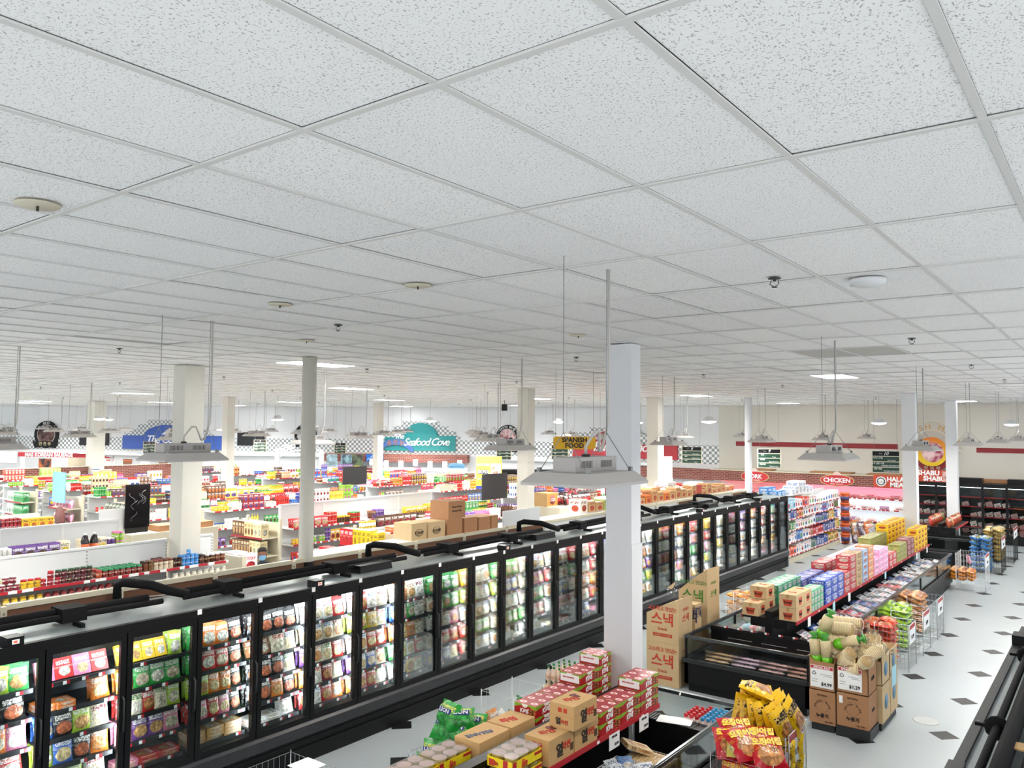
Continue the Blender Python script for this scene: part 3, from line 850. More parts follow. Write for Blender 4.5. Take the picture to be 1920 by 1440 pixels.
DIM = {'jar': (0.075, 0.075, 0.13), 'can': (0.075, 0.075, 0.115), 'bottle': (0.075, 0.075, 0.25), 'box': (0.07, 0.12, 0.19), 'bag': (0.06, 0.17, 0.22)}
FILLN = {}
def fill(rg, side, xf, y0, y1, z, hmax, rowname, lev, cap=0, kinds=('box', 'can', 'jar', 'bag', 'bottle'), rows=2, dens=0.92, dist=20):
    """fill one shelf of a row along y; xf the shelf's front edge, side +1 when it faces +x"""
    y = y0 + 0.04; cnt_ = FILLN.setdefault((rowname, lev), {})
    rz = 0 if side > 0 else PI
    while y < y1 - 0.1:
        kd = rg.choice(kinds); col = rg.choice(PAL); pic = rg.choice(PAL); ink = '#ffffff' if rg.random() < .6 else '#2a2422'
        d = DIM[kd]; s = rg.uniform(0.85, 1.35) if kd in ('box', 'bag') else rg.uniform(0.9, 1.15)
        dims = (d[0], d[1] * s, min(d[2] * rg.uniform(0.85, 1.25), hmax))
        run = rg.randint(2, 6)
        st = 1
        if kd in ('can', 'box', 'jar') and rg.random() < .55 and (dims[2] * 2 < hmax or z > 1.6): st = 2
        for q in range(run):
            w = dims[1] * (1.04 if kd != 'bag' else 0.92)
            if y + w > y1 - 0.02: break
            if rg.random() < dens:
                for r in range(rows):
                    for e in range(st):
                        n = cnt_[kd] = cnt_.get(kd, 0) + 1
                        where = '%s %s counted along %s, %s' % (ordw(n), NAMES[kd], lev, rowname)
                        put_goods(kd, xf - side * (0.03 + dims[0] * (r + 0.5) + 0.004 * r), y + w / 2, z + e * dims[2] + 0.001, dims, rz + rg.uniform(-.06, .06) * (kd == 'bag'), col, pic, ink, where, 'on the shelf rows beyond the freezers', cap, dist, 0.12 if kd == 'bag' else 0)
            y += w
        y += rg.choice([0.0, 0.0, 0.01, 0.06])
SLOT = colmat('#3b3b3b')
def gondola(name, label, x, y0, y1, half, levels, top=2.18, sides=(1, -1), panelmat='panelwhite', bay=1.22, ends=(True, True), shdepth=0.45, slots=False):
    t = thing(name, label, 'shelf row', (x, y0, 0), group='grocery shelf rows')
    Lg = y1 - y0
    b = MB(); b.box(-half if -1 in sides else -0.04, half if 1 in sides else 0.04, 0, Lg, 0, 0.15); mo('base_deck', b, M['cream'], t)
    n = max(1, round(Lg / bay)); bw = Lg / n
    for k in range(n):
        b = MB(); b.box(-0.022, 0.022, k * bw + 0.018, (k + 1) * bw - 0.018, 0.15, top - 0.03); mo('back_panel', b, M[panelmat], t)
    for k in range(n + 1):
        b = MB(); yy = min(max(k * bw, 0.02), Lg - 0.02); b.box(-0.03, 0.03, yy - 0.018, yy + 0.018, 0.15, top - 0.02)
        up = mo('upright', b, M['white'], t)
        if slots:
            b = MB()
            for q in range(14):
                zz = top - 0.08 - q * 0.05
                b.box(0.0302, 0.031, yy - 0.009, yy - 0.003, zz, zz + 0.03); b.box(0.0302, 0.031, yy + 0.003, yy + 0.009, zz, zz + 0.03)
            o = mo('slot_rows', b, SLOT, up); o['kind'] = 'stuff'
    b = MB(); b.box(-0.035, 0.035, 0, Lg, top - 0.03, top); mo('top_cap', b, M['panelwhite'], t)
    for s in sides:
        for z in levels:
            b = MB(); xa, xb = sorted((s * 0.03, s * half)); b.box(xa, xb, 0.01, Lg - 0.01, z - 0.03, z); sh = mo('shelf', b, M['white'], t)
            b = MB(); xa, xb = sorted((s * half, s * (half + 0.012))); b.box(xa, xb, 0.01, Lg - 0.01, z - 0.036, z + 0.004); mo('price_rail', b, M['prail'], sh)
    return t
rows_x = [-12.62 - 3.15 * i for i in range(8)]
rowword = ['second', 'third', 'fourth', 'fifth', 'sixth', 'seventh', 'eighth', 'ninth']
rg = random.Random(77)
# --- first row: backs onto the freezers
ya, nb = 4.72 - 1.22 * 3, 19
t = thing('gondola', 'pale framed shelf row with brown backing standing right behind the freezers', 'shelf row', (-9.3, ya, 0))
for k in range(nb):
    y0 = k * 1.22; white = k >= 10 and k not in (12, 15, 18)
    b = MB(); b.box(-0.015, 0.01, y0 + 0.03, y0 + 1.19, 0.1, 2.13); mo('back_panel', b, M['panelwhite'] if white else M['brown'], t)
    b = MB(); b.box(-0.03, 0.03, y0 - 0.03, y0 + 0.03, 0, 2.16); up = mo('upright', b, M['cream'], t)
    b = MB()
    for q in range(8):
        zz = 1.72 + q * 0.05; b.box(0.0302, 0.031, y0 - 0.01, y0 - 0.003, zz, zz + 0.03); b.box(0.0302, 0.031, y0 + 0.003, y0 + 0.01, zz, zz + 0.03)
    o = mo('slot_rows', b, SLOT, up); o['kind'] = 'stuff'
    b = MB(); b.box(-0.03, 0.03, y0 + 0.03, y0 + 1.19, 2.125, 2.18); mo('top_rail', b, M['cream'], t)
    if not white:
        b = MB(); b.box(0.0, 0.03, y0 + 0.03, y0 + 1.19, 1.93, 1.985); mo('cross_rail', b, M['galv2'], t)
for z in (0.5, 0.95, 1.4, 1.8):
    b = MB(); b.box(-0.48, -0.03, 0, nb * 1.22, z - 0.03, z); mo('shelf', b, M['white'], t)
b = MB(); b.box(-0.48, 0.03, 0, nb * 1.22, 0, 0.14); mo('base_deck', b, M['cream'], t)
b = MB(); b.box(-0.55, -0.03, 6.6, nb * 1.22, 2.13, 2.16); mo('top_shelf', b, M['white'], t)
# --- second row, near block: the jar shelf
NEARROW = 'jar row by the square cream pillar'
gondola('gondola', 'white backed near shelf row of jars built around the square cream pillar', -12.62, 2.0, 7.16, 0.5, (0.5, 0.95, 1.4, 1.55, 1.77), 2.18, slots=True)
gondola('gondola', 'short white backed shelf bay just beyond the square cream pillar', -12.62, 7.6, 8.0, 0.5, (0.5, 0.95, 1.55, 1.77), 2.18, slots=True)
JN = {}
def jar_at(kind, y, z, col, lid, ink, h=0.125, d=0.085, depth=0, e=0, nm=None):
    nm = nm or NAMES[kind]
    where = {0: 'front line', 1: 'second line', 2: 'third line', 3: 'back line'}[depth]
    lev = 'upper' if z > 1.7 else 'lower'
    key = (nm, lev, depth, e); JN[key] = JN.get(key, 0) + 1
    RIGHTS[kind] += 1
    pack(kind, nm, '%s %s with %s top, %s along %s%s of %s jar shelf' % (cname(col), nm, cname(lid), ordw(JN[key]), where, ['', ' stacked', ' topmost'][e], lev), CATS[kind], 'jars and cans on the jar shelf', (-12.12 - 0.06 - depth * (d + 0.006), y, z + e * h + 0.001), (d, d, h), 0.0, col, ink, lid)
z = 1.77
for i in range(2): jar_at('can', 4.5 + 0.17 * i, z, '#d9d3b0', '#c8c8c0', '#c03a2a', 0.15, 0.15, 1, 0, 'can')
jar_at('can', 4.42, z, '#d9d3b0', '#c8c8c0', '#c03a2a', 0.17, 0.15, 1, 0); jar_at('can', 4.42, z, '#d9d3b0', '#c8c8c0', '#c03a2a', 0.17, 0.15, 1, 1)
for i in range(3): jar_at('jar', 4.56 + 0.09 * i, z, '#7a2230', '#f0f0ee', '#ffffff', 0.1)
for i in range(2): jar_at('jar', 4.6 + 0.09 * i, z, '#7a2230', '#f0f0ee', '#ffffff', 0.1, 0.085, 0, 1)
for i in range(3): jar_at('jar', 4.83 + 0.09 * i, z, ['#d9b22a', '#d9b22a', '#c8a028'][i], '#c01f28', '#2a2422', 0.125)
for i in range(3): jar_at('jar', 5.08 + 0.1 * i, z, '#8c1f2a', '#c02028', '#ffffff', 0.1)
jar_at('jar', 5.18, z, '#8c1f2a', '#c02028', '#ffffff', 0.1, 0.085, 0, 1)
for i in range(6):
    for e in range(2): jar_at('jar', 5.28 + 0.088 * i, z, ['#4d2026', '#5b1f26', '#4a2a20'][i % 3], '#24583a' if e else '#5a2630', '#d8d2c0', 0.1, 0.084, 0, e)
for dep in range(4):
    for i in range(8):
        jar_at('jar', 5.86 + 0.088 * i, z, '#7a2a26' if i else '#a84a30', '#c03a30' if i == 0 else '#178a56', '#e4d8c8', 0.115, 0.084, dep)
for i in range(6):
    for dep in range(2): jar_at('jar', 6.57 + 0.084 * i, z, ['#6b3c24', '#7a5a3a', '#cfc3a8', '#d8cbb0', '#dcd2ba', '#d0c4a6'][i], ['#3a2018', '#6a4a2a', '#7a3a30', '#7a3a30', '#6d3a30', '#7a3a30'][i], '#7a2a20', 0.15, 0.08, dep)
for i in range(2): jar_at('jar', 6.86 + 0.1 * i, z, '#5f5a30', '#5a2a20', '#e8e0c0', 0.14, 0.09, 3)
for i in range(2): jar_at('jar', 7.06 + 0.08 * i, z, '#3a1a14', '#241210', '#d8c8a8', 0.15, 0.075, 0)
for i in range(4):
    for e in range(2):
        for dep in range(2): jar_at('can', 7.2 + 0.078 * i, z, '#3f86c8', '#d9e4ec', '#f4f8fb', 0.085, 0.074, dep, e, 'tin')
jar_at('can', 7.3, z, '#4a90d0', '#eef2f6', '#f4f8fb', 0.085, 0.074, 0, 2, 'tin')
for i in range(5):
    for dep in range(2): jar_at('jar', 7.53 + 0.096 * i, z, '#4a2416' if i < 3 else '#6e3a2c', '#26201c' if i < 1 else '#f0efec', '#e2c090', 0.145, 0.09, dep)
z = 1.55
for i in range(34):
    y = 4.4 + 0.107 * i
    if y > 7.95: continue
    c, l = [('#d8b52e', '#cfa82a'), ('#8a2424', '#7a1f24'), ('#e6e0c8', '#f0efe8')][0 if i < 7 else 1 if i < 20 else 2]
    if 20 <= i < 25: continue
    jar_at('jar', y, z, c, l, '#ffffff', 0.12, 0.088, 0)
# extension of the jar shelf past its last upright, then the cream slatted end with boxes behind it
b = MB(); b.box(0.38, 0.5, 0, 0.43, 1.74, 1.77); o = mo('shelf_bridge', b, M['white'], None, (-12.62, 7.165, 0)); b = MB(); b.box(0.5, 0.512, 0, 0.43, 1.735, 1.775); mo('price_rail', b, M['prail'], o)
b = MB(); b.box(0.38, 0.4, 0.05, 0.38, 0.0, 1.74); mo('support', b, M['white'], o)
tag(o, 'narrow shelf bridge in front of the square cream pillar', 'shelf')
t = thing('slatted_end', 'cream slatted end unit beside the white lidded jars', 'display', (-12.86, 8.47, 0))
b = MB(); b.box(-0.46, 0.42, 0, 0.05, 0, 1.72); mo('panel', b, M['cream'], t)
for q in range(20):
    b = MB(); b.box(-0.45, 0.4, -0.006, 0.0, 0.76 + q * 0.047, 0.792 + q * 0.047); mo('slat', b, M['cream'], t)
b = MB(); b.box(0.4, 0.46, -0.01, 0.07, 0, 1.74); mo('upright', b, M['cream'], t)
b = MB(); b.box(-0.46, 0.46, 0.05, 0.5, 1.4, 1.43); mo('shelf', b, M['white'], t)
for i in range(6):
    pack('box', 'carton', 'white and red striped carton, %s along the cream slatted end shelf' % ordw(i + 1), 'carton', 'striped cartons behind the slatted end', (-13.2 + 0.09 * i + (0.12 if i > 3 else 0), 8.75, 1.431), (0.085, 0.3, 0.3), 0, '#f2eeee', '#c22a3a', '#c22a3a')
# person between the rows
def person(x, y, facing):
    me = D.meshes.new('body')
    J = [(0, 0, 0.95, .13), (0, 0, 1.15, .125), (0, 0, 1.33, .14), (0, 0, 1.42, .06), (0, 0.0, 1.47, .05),
         (-.1, 0, 0.9, .09), (-.11, 0.02, 0.5, .06), (-.11, 0, 0.09, .045), (-.11, .12, 0.04, .04), (.1, 0, 0.9, .09), (.11, 0.02, 0.5, .06), (.11, 0, 0.09, .045), (.11, .12, 0.04, .04),
         (-.19, 0, 1.36, .06), (-.23, .02, 1.1, .045), (-.2, .2, 0.98, .035), (.19, 0, 1.36, .06), (.23, .02, 1.1, .045), (.2, .2, 0.98, .035)]
    E_ = [(0, 1), (1, 2), (2, 3), (3, 4), (0, 5), (5, 6), (6, 7), (7, 8), (0, 9), (9, 10), (10, 11), (11, 12), (2, 13), (13, 14), (14, 15), (2, 16), (16, 17), (17, 18)]
    me.from_pydata([j[:3] for j in J], E_, [])
    t = thing('person', 'person in a blue face mask and dark hair, seen over the freezer row', 'person', (x, y, 0), facing)
    o = ob('body', me, t); me.materials.append(M['cloth'])
    sk = o.modifiers.new('skin', 'SKIN')
    for i, j in enumerate(J): me.skin_vertices[0].data[i].radius = (j[3], j[3])
    me.skin_vertices[0].data[0].use_root = True
    o.modifiers.new('sub', 'SUBSURF').levels = 2; o.modifiers['sub'].render_levels = 2
    b = MB(); b.lathe([(0.0, 1.455), (0.05, 1.462), (0.068, 1.5), (0.078, 1.56), (0.078, 1.62), (0.06, 1.67), (0.0, 1.69)], 16); mo('head', b, M['skin'], t)
    b = MB(); b.lathe([(0.082, 1.585), (0.088, 1.64), (0.07, 1.69), (0.03, 1.705), (0.0, 1.708)], 16, 0, 0, -0.012); b.add([(-.08, -.03, 1.5), (.08, -.03, 1.5), (.085, -.03, 1.62), (-.085, -.03, 1.62), (-.07, -.085, 1.5), (.07, -.085, 1.5), (.07, -.09, 1.62), (-.07, -.09, 1.62)], [(4, 5, 6, 7)[::-1], (0, 4, 7, 3), (1, 2, 6, 5), (0, 1, 5, 4)]); mo('hair', b, M['hair'], t)
    b = MB()
    b.add([(-.066, .045, 1.555), (0, .092, 1.56), (.066, .045, 1.555), (.07, .04, 1.515), (0, .105, 1.52), (-.07, .04, 1.515), (-.045, .06, 1.462), (0, .085, 1.458), (.045, .06, 1.462)], [(0, 5, 4, 1), (1, 4, 3, 2), (5, 6, 7, 4), (4, 7, 8, 3)], 0, None, True); mo('face_mask', b, M['mask'], t)
    for s in (-1, 1):
        b = MB(); b.lathe([(0, -.006), (.009, 0), (0, .006)], 8, 0); o = mo('eye', b, M['ink'], t, (s * .03, .07, 1.585))
        b = MB(); b.lathe([(0, -.02), (.014, 0), (0, .02)], 8, 0); mo('ear', b, M['skin'], t, (s * .08, 0, 1.56))
        hb_ = MB()
        hx, hy, hz = s * .2, .2, .98
        hb_.box(hx - .035, hx + .035, hy, hy + .09, hz - .015, hz + .015)
        for f in range(4): hb_.tube([(hx - .027 + f * .018, hy + .085, hz), (hx - .027 + f * .018, hy + .13, hz - .005), (hx - .027 + f * .018, hy + .16 - abs(f - 1.5) * .008, hz - .025)], .008, 5)
        hb_.tube([(hx - s * .03, hy + .03, hz), (hx - s * .055, hy + .07, hz - .01), (hx - s * .05, hy + .1, hz - .02)], .009, 5)
        o = mo('hand', hb_, M['skin'], t); o['kind'] = 'stuff'; del o['kind']
    return t
person(-13.28, 9.5, -2.19)
# --- other rows
TOPW = ['along its top', 'along its upper shelf', 'along its middle shelf', 'along its lower shelf']
for ri, x in enumerate(rows_x):
    w = rowword[ri]
    blocks = [('near', max(2.0, -x * 0.34 - 0.6), 7.95), ('middle', 11.72, 16.9), ('far', 20.2, 26.0)]
    for bn, y0, y1 in blocks:
        if bn == 'near' and (ri == 0 or y1 - y0 < 0.8): continue
        # keep clear of the back wall counters
        while y1 > y0 and (Vector((x, y1, 0)) - WP).dot(W1n) < 4.6: y1 -= 0.2
        if y1 - y0 < 1.0: continue
        top = 2.2
        rowname = '%s block of %s shelf row' % (bn, w)
        hollow = (ri, bn) in ((1, 'middle'), (1, 'near'))
        lv = (0.5, 0.9, 1.3, 1.68) if hollow else (0.5, 0.95, 1.4, 1.85)
        gondola('gondola', 'white %s block of the %s shelf row behind the freezers' % (bn, w), x, y0, y1, 0.5, lv, top if hollow else 1.9)
        cap = 285 if ri < 3 else 0
        bx0 = y0 + 0.02
        # the pillar standing in a row keeps its place
        segs = [(y0, y1)]
        for px, p0, p1 in ((-25.36, 16.3, 16.9), (-12.2, 23.3, 24.1), (-12.2, 16.3, 17), (-24.95, 23.1, 23.8)):
            if abs(px - x) < 0.8: segs = [(a, c) for s0, s1 in segs for a, c in ((s0, min(s1, p0)), (max(s0, p1), s1)) if c - a > .2]
        for s0, s1 in segs:
            for side in (1, -1):
                if side < 0 and ri > 5: continue
                xf = x + side * 0.5
                if side < 0 and hollow: continue
                dens = 0.95
                fill(rg, side, xf, s0, s1, lv[-1], 0.3, rowname, 'the upper shelf' if side > 0 else 'the hidden side upper shelf', cap if side > 0 else 0, rows=3 if side > 0 else 2, dens=dens)
                if side > 0:
                    fill(rg, side, xf, s0, s1, lv[-2], 0.3, rowname, 'the second shelf', cap if ri < 2 else 0, rows=1)
                    if ri < 4: fill(rg, side, xf, s0, min(s1, s0 + 3.2), lv[-3], 0.3, rowname, 'the third shelf', cap if ri < 2 else 0, rows=1)
                    if ri < 2: fill(rg, side, xf, s0, min(s1, s0 + 2.2), lv[-4], 0.3, rowname, 'the fourth shelf', 0, rows=1)
# ---- endcaps facing the cross aisle
def endcap(x, y, tiers, label, width=1.22, depth=0.45, top=1.95):
    t = thing('endcap', label, 'endcap', (x, y, 0))
    b = MB(); b.box(-width / 2, width / 2, 0, 0.03, 0, top - 0.1); mo('back_panel', b, M['cream'], t)
    for s in (-1, 1):
        b = MB(); b.box(s * width / 2 - 0.03, s * width / 2 + 0.03, -0.03, 0.03, 0, top); mo('upright', b, M['cream'], t)
    b = MB(); b.box(-width / 2, width / 2, -depth, 0, 0, 0.15); mo('base_deck', b, M['cream'], t)
    for z in tiers:
        b = MB(); b.box(-width / 2 + 0.03, width / 2 - 0.03, -depth, 0, z - 0.03, z); sh = mo('shelf', b, M['cream'], t)
        b = MB(); b.box(-width / 2 + 0.03, width / 2 - 0.03, -depth - 0.012, -depth, z - 0.035, z + 0.005); mo('price_rail', b, M['darkred'], sh)
    return t
TW = ['top', 'middle', 'lower', 'bottom']
def ec_fill(x, y, tiers, spec, where, depth=0.45, name='boxed_snack', kind='box', cat='boxed snack'):
    """spec per tier: list of (n, w, h, col, pic, ink)"""
    for ti, (z, runs) in enumerate(zip(tiers, spec)):
        px = x - 0.58; n = 0
        for cntn, w, h, col, pic, ink in runs:
            for q in range(cntn):
                n += 1
                if col:
                    pack(kind, name, '%s %s, %s along the %s tier of the %s' % (cname(col), name.replace('_', ' '), ordw(n), TW[ti], where), cat, '%ss on the %s' % (name.replace('_', ' '), where), (px + w / 2, y - depth + 0.12, z + 0.002), (0.2, w * 0.97, h), -PI / 2, col, ink, pic, 0.0)
                px += w
T3 = (1.55, 1.15, 0.75)
endcap(-15.77, 11.3, T3, 'cream endcap stacked with chocolate and cream cartons')
cho = [(4, 0.115, 0.32, '#5b3a26', '#caa06a', '#f2e2b8'), (3, 0.115, 0.32, '#d8c48e', '#7a4a2a', '#5b3a26'), (2, 0.14, 0.31, '#ddd0a2', '#b8b8a8', '#8a7a5a')]
ec_fill(-15.77, 11.3, T3, [cho, [(6, 0.11, 0.32, '#5b3a26', '#caa06a', '#f2e2b8'), (1, 0.115, 0.32, '#d8c48e', '#7a4a2a', '#5b3a26'), (2, 0.14, 0.31, '#ddd0a2', '#b8b8a8', '#8a7a5a')], [(3, 0.115, 0.32, '#5b3a26', '#caa06a', '#f2e2b8'), (2, 0.13, 0.31, '#d8c48e', '#7a4a2a', '#5b3a26'), (2, 0.13, 0.31, '#ddd0a2', '#b8b8a8', '#8a7a5a')]], 'chocolate endcap')
endcap(-12.42, 11.62, (1.6, 1.2, 0.8), 'cream endcap stacked with tall red and yellow cartons')
ry = [(3, 0.13, 0.33, '#d3202a', '#d8343a', '#ffffff'), (4, 0.13, 0.34, '#f0cf22', '#e2b818', '#6a3a1a'), (1, 0.09, 0.3, '#e6c31e', '#d8b018', '#6a3a1a'), (1, 0.13, 0.32, '#f0cf22', '#e2b818', '#6a3a1a')]
ec_fill(-12.42, 11.62, (1.6, 1.2, 0.8), [ry, ry, [(6, 0.15, 0.3, '#c81f29', '#d8343a', '#ffffff')]], 'red and yellow endcap')
for i in range(5):
    pack('box', 'boxed_snack', 'tall red carton standing left of the yellow ones, %s in the floor stack' % ordw(i + 1), 'carton', 'red cartons beside the red and yellow endcap', (-13.35 + 0.16 * (i % 3), 11.1 - 0.0, 1.201 if i > 2 else 0.861), (0.22, 0.155, 0.33), -PI / 2, '#cf222b', '#ffffff', '#d8343a')
b = MB(); b.box(-13.45, -12.9, 10.95, 11.25, 0.0, 0.86); o = mo('display_plinth', b, M['cream']); tag(o, 'cream plinth under the red carton stack', 'plinth')
endcap(-18.92, 11.3, T3, 'cream endcap with purple cans and one amber box')
ec_fill(-18.92, 11.3, (1.15, 0.75), [[(6, 0.08, 0.13, '#6d5a9a', '#d8d8e8', '#ffffff'), (3, 0.17, 0.14, '#d08a3a', '#c87a2a', '#ffffff')], [(8, 0.085, 0.13, '#7a4f9a', '#d8d8e8', '#ffffff')]], 'purple can endcap', name='canned_snack', kind='box', cat='can')
endcap(-22.07, 11.3, T3, 'cream endcap hung with dark seaweed pouches')
for ti, z in enumerate(T3):
    for q in range(6):
        pack('bag', 'pouch', 'dark green pouch, %s along the %s tier of the seaweed endcap' % (ordw(q + 1), TW[ti]), 'pouch', 'pouches on the seaweed endcap', (-22.07 - 0.5 + 0.2 * q, 11.0, z + 0.002), (0.09, 0.21, 0.34), -PI / 2, '#3d443a', '#b8c0a8', '#8a7a5a', 0.25, 0.1)
endcap(-25.22, 11.3, T3, 'pale endcap of pink bags beneath a blue picture board')
for ti, z in enumerate(T3):
    for q in range(6):
        pack('bag', 'pouch', '%s pouch, %s along the %s tier of the pink endcap' % ('pink' if q > 1 else 'white', ordw(q + 1), TW[ti]), 'pouch', 'pouches on the pink endcap', (-25.22 - 0.5 + 0.2 * q, 11.0, z + 0.002), (0.1, 0.2, 0.26), -PI / 2, '#e8a0bc' if q > 1 else '#e9e4e0', '#ffffff', '#d8708a', 0.2)
b = MB(); b.box(-25.55, -24.75, 10.83, 10.86, 1.72, 2.62); o = mo('picture_board', b, plain('board_blue', '#7fb6cf', 0.6, noise=0.3, scale=6)); tag(o, 'pale blue picture board standing on the pink endcap', 'board')
b = MB(); b.lathe([(0.0, 0), (0.32, 0), (0.32, 0.02), (0.0, 0.02)], 24)
o = mo('picture_board', b, plain('board_brown', '#6a3a34', 0.6, noise=0.3, scale=6), None, M=frame((-24.95, 10.82, 1.3), (1, 0, 0), (0, 0, 1))); tag(o, 'round brown picture board hung in front of the pink endcap', 'board')
endcap(-28.37, 11.3, T3, 'cream endcap of green and white drink cartons')
for ti, z in enumerate(T3):
    for q in range(10):
        pack('box', 'drink_carton', '%s drink carton, %s along the %s tier of the green endcap' % ('green' if q > 3 else 'white', ordw(q + 1), TW[ti]), 'drink carton', 'drink cartons on the green endcap', (-28.37 - 0.52 + 0.115 * q, 11.0, z + 0.002), (0.2, 0.11, 0.3), -PI / 2, '#3c9150' if q > 3 else '#e6ece4', '#ffffff' if q > 3 else '#2a2a2a', '#3c9150')
# ---- boards and cartons lying on the tops of the rows
def board(name, label, cat, x0, x1, y0, y1, z0, z1, mat):
    b = MB(); b.box(x0, x1, y0, y1, z0, z1); o = mo(name, b, mat); tag(o, label, cat); return o
cb = board('chalkboard', 'black chalkboard with faint white drawing, standing on the third shelf row', 'chalkboard', -15.72, -15.69, 8.02, 8.52, 2.0, 2.86, M['screen'])
b = MB()
for q in range(7):
    rr = random.Random(q); yc, zc = 8.12 + 0.3 * rr.random(), 2.15 + 0.5 * rr.random()
    b.tube([(-15.688, yc + 0.05 * math.sin(k * 0.9 + q) * (1 + k * 0.1), zc + 0.035 * k - 0.06) for k in range(6)], 0.003, 4)
mo('chalk_line', b, M['galv2'], cb)['kind'] = 'stuff'
b = MB(); b.box(-15.73, -15.68, 8.05, 8.49, 1.9, 2.0); mo('foot', b, M['black'], cb)
board('white_board', 'blank white board leaning beside the black chalkboard', 'board', -15.78, -15.75, 7.55, 8.1, 1.9, 2.4, M['white'])
board('carton_tray', 'long low brown cardboard tray on the shelf row behind the pillar', 'tray', -15.9, -15.45, 8.6, 9.8, 1.9, 2.02, M['kraft2'])
b = MB(); b.box(-15.95, -15.4, 8.0, 9.9, 0, 1.9); o = mo('display_plinth', b, M['cream']); tag(o, 'cream slatted plinth carrying the chalkboard and cardboard tray', 'plinth')
board('sign_board', 'blank black board standing on the end of the second shelf row', 'board', -12.62, -12.59, 15.35, 16.35, 2.24, 2.88, colmat('#2b2a2d'))
board('sign_board', 'blank black board standing on the fourth shelf row near the seafood counter', 'board', -18.93, -18.9, 16.35, 17.3, 2.24, 2.8, colmat('#2b2a2d'))
board('panel_offcut', 'plain white panel standing on top of the first shelf row', 'board', -9.33, -9.3, 11.97, 13.15, 2.185, 2.47, M['panelwhite'])
TOPZ = 2.162
cx_ = [(9.62, 0.36, 0.28, 'kraft3'), (10.02, 0.42, 0.27, 'kraft3'), (10.5, 0.4, 0.28, 'kraft2'), (10.96, 0.36, 0.26, 'kraft2'), (11.36, 0.34, 0.24, 'kraft2'), (11.73, 0.2, 0.24, 'kraft2')]
for i, (y, wdt, h, m) in enumerate(cx_):
    b = MB(); b.box(-9.82, -9.4, y, y + wdt, TOPZ, TOPZ + h); o = mo('cardboard_case', b, M[m]); tag(o, 'brown cardboard case, %s from the near end on the first shelf row' % ordw(i + 1), 'carton', 'cardboard cases on the first shelf row')
    if i in (0, 1):
        b = MB(); b.lathe([(0.1, 0), (0.1, 0.002)], 20); b.lathe([(0.09, 0.002), (0.09, 0.003)], 20, 1); o2 = mo('oval_mark', b, [M['ink'], M[m]], o, M=frame((-9.399, y + wdt / 2, TOPZ + 0.12), (0, 1, 0), (0, 0, 0.6)) @ Matrix.Diagonal((1, .6, 1, 1)))
        text('OSHIP' if i else 'OSHIP', 0.07, M['ink'], (-9.394, y + wdt / 2, TOPZ + 0.12), (0, 1, 0), (0, 0, 1), o)
b = MB(); b.box(-9.85, -9.42, 10.55, 11.0, TOPZ + 0.281, TOPZ + 0.281 + 0.3); o = mo('cardboard_case', b, M['kraft2']); tag(o, 'tall brown cardboard case standing on top of the other cases', 'carton')
for dz, s_ in ((0.2, 'Roast Beans'), (0.13, 'Instant Mix')): text(s_, 0.055, M['ink'], (-9.4195, 10.78, TOPZ + 0.281 + dz), (0, 1, 0), (0, 0, 1), o)
rr = random.Random(9)
for i in range(26):
    y = 15.2 + i * 0.34; h = rr.choice([0.14, 0.2, 0.24, 0.3])
    c = rr.choice(['kraft', 'kraft2', 'kraft3', None, None]); z = TOPZ
    pack('box', 'stock_case', 'small carton, %s along the far end of the first shelf row top' % ordw(i + 1), 'carton', 'small cartons on the first shelf row', (-9.7, y, z), (0.3, 0.3, h), 0, '#c6a06c' if c else rr.choice(['#d9792e', '#c43a2e', '#e8e2d4', '#a9b860']), '#7a2a1e', '#c24a2a')
for i in range(5):
    h = 0.34
    pack('box', 'stock_case', '%s open carton on top of the first row, %s from the near end' % ('brown' if i % 2 else 'white', ordw(i + 1)), 'carton', 'taller cartons behind the first shelf row', (-10.3, 18.8 + i * 0.95, 2.0), (0.4, 0.5, h + 0.1 * (i % 3)), 0, '#c6a06c' if i % 2 else '#efeeea', '#7a2a1e', '#e8e2d4')
b = MB(); b.box(-10.55, -10.05, 18.4, 23.0, 0.0, 2.0); o = mo('stock_table', b, M['white']); tag(o, 'white stock unit behind the far end of the first shelf row', 'stock unit')
# orange case and dark bags near the round table of stock
b = MB(); b.box(-12.9, -12.45, 17.95, 18.45, 1.9, 2.26); o = mo('cardboard_case', b, [M['kraft'], M['kraft']]); tag(o, 'orange fronted cardboard case with a round brown badge', 'carton')
b = MB(); b.box(-12.449, -12.445, 17.97, 18.43, 1.92, 2.24); fr = mo('front_print', b, colmat('#dd7a3c'), o)
b = MB(); b.lathe([(0.13, 0), (0.13, 0.003)], 20); mo('badge', b, colmat('#7a2a22'), o, M=frame((-12.445, 18.2, 2.07), (0, 1, 0), (0, 0, 1)))
text('CCH', 0.11, M['paper'], (-12.438, 18.2, 2.07), (0, 1, 0), (0, 0, 1), o)
b = MB(); b.box(-13.1, -12.0, 17.9, 20.0, 0, 1.9); o = mo('stock_table', b, M['cream']); tag(o, 'cream stock table below the dark red snack bags', 'stock table')
for i in range(24):
    c = rr.choice(['#2b1416', '#3a1a1c', '#b3242c', '#1c1a1c'])
    pack('bag', 'pouch', 'dark red snack bag, %s in the loose pile by the orange case' % ordw(i + 1), 'pouch', 'snack bags in the dark pile', (-12.25 - 0.28 * (i % 3), 18.62 + 0.22 * (i // 4) , 1.902 + 0.0 * i), (0.12, 0.2, 0.3), rr.uniform(-.5, .5), c, '#d8d0c8', '#b3242c', 0.3)

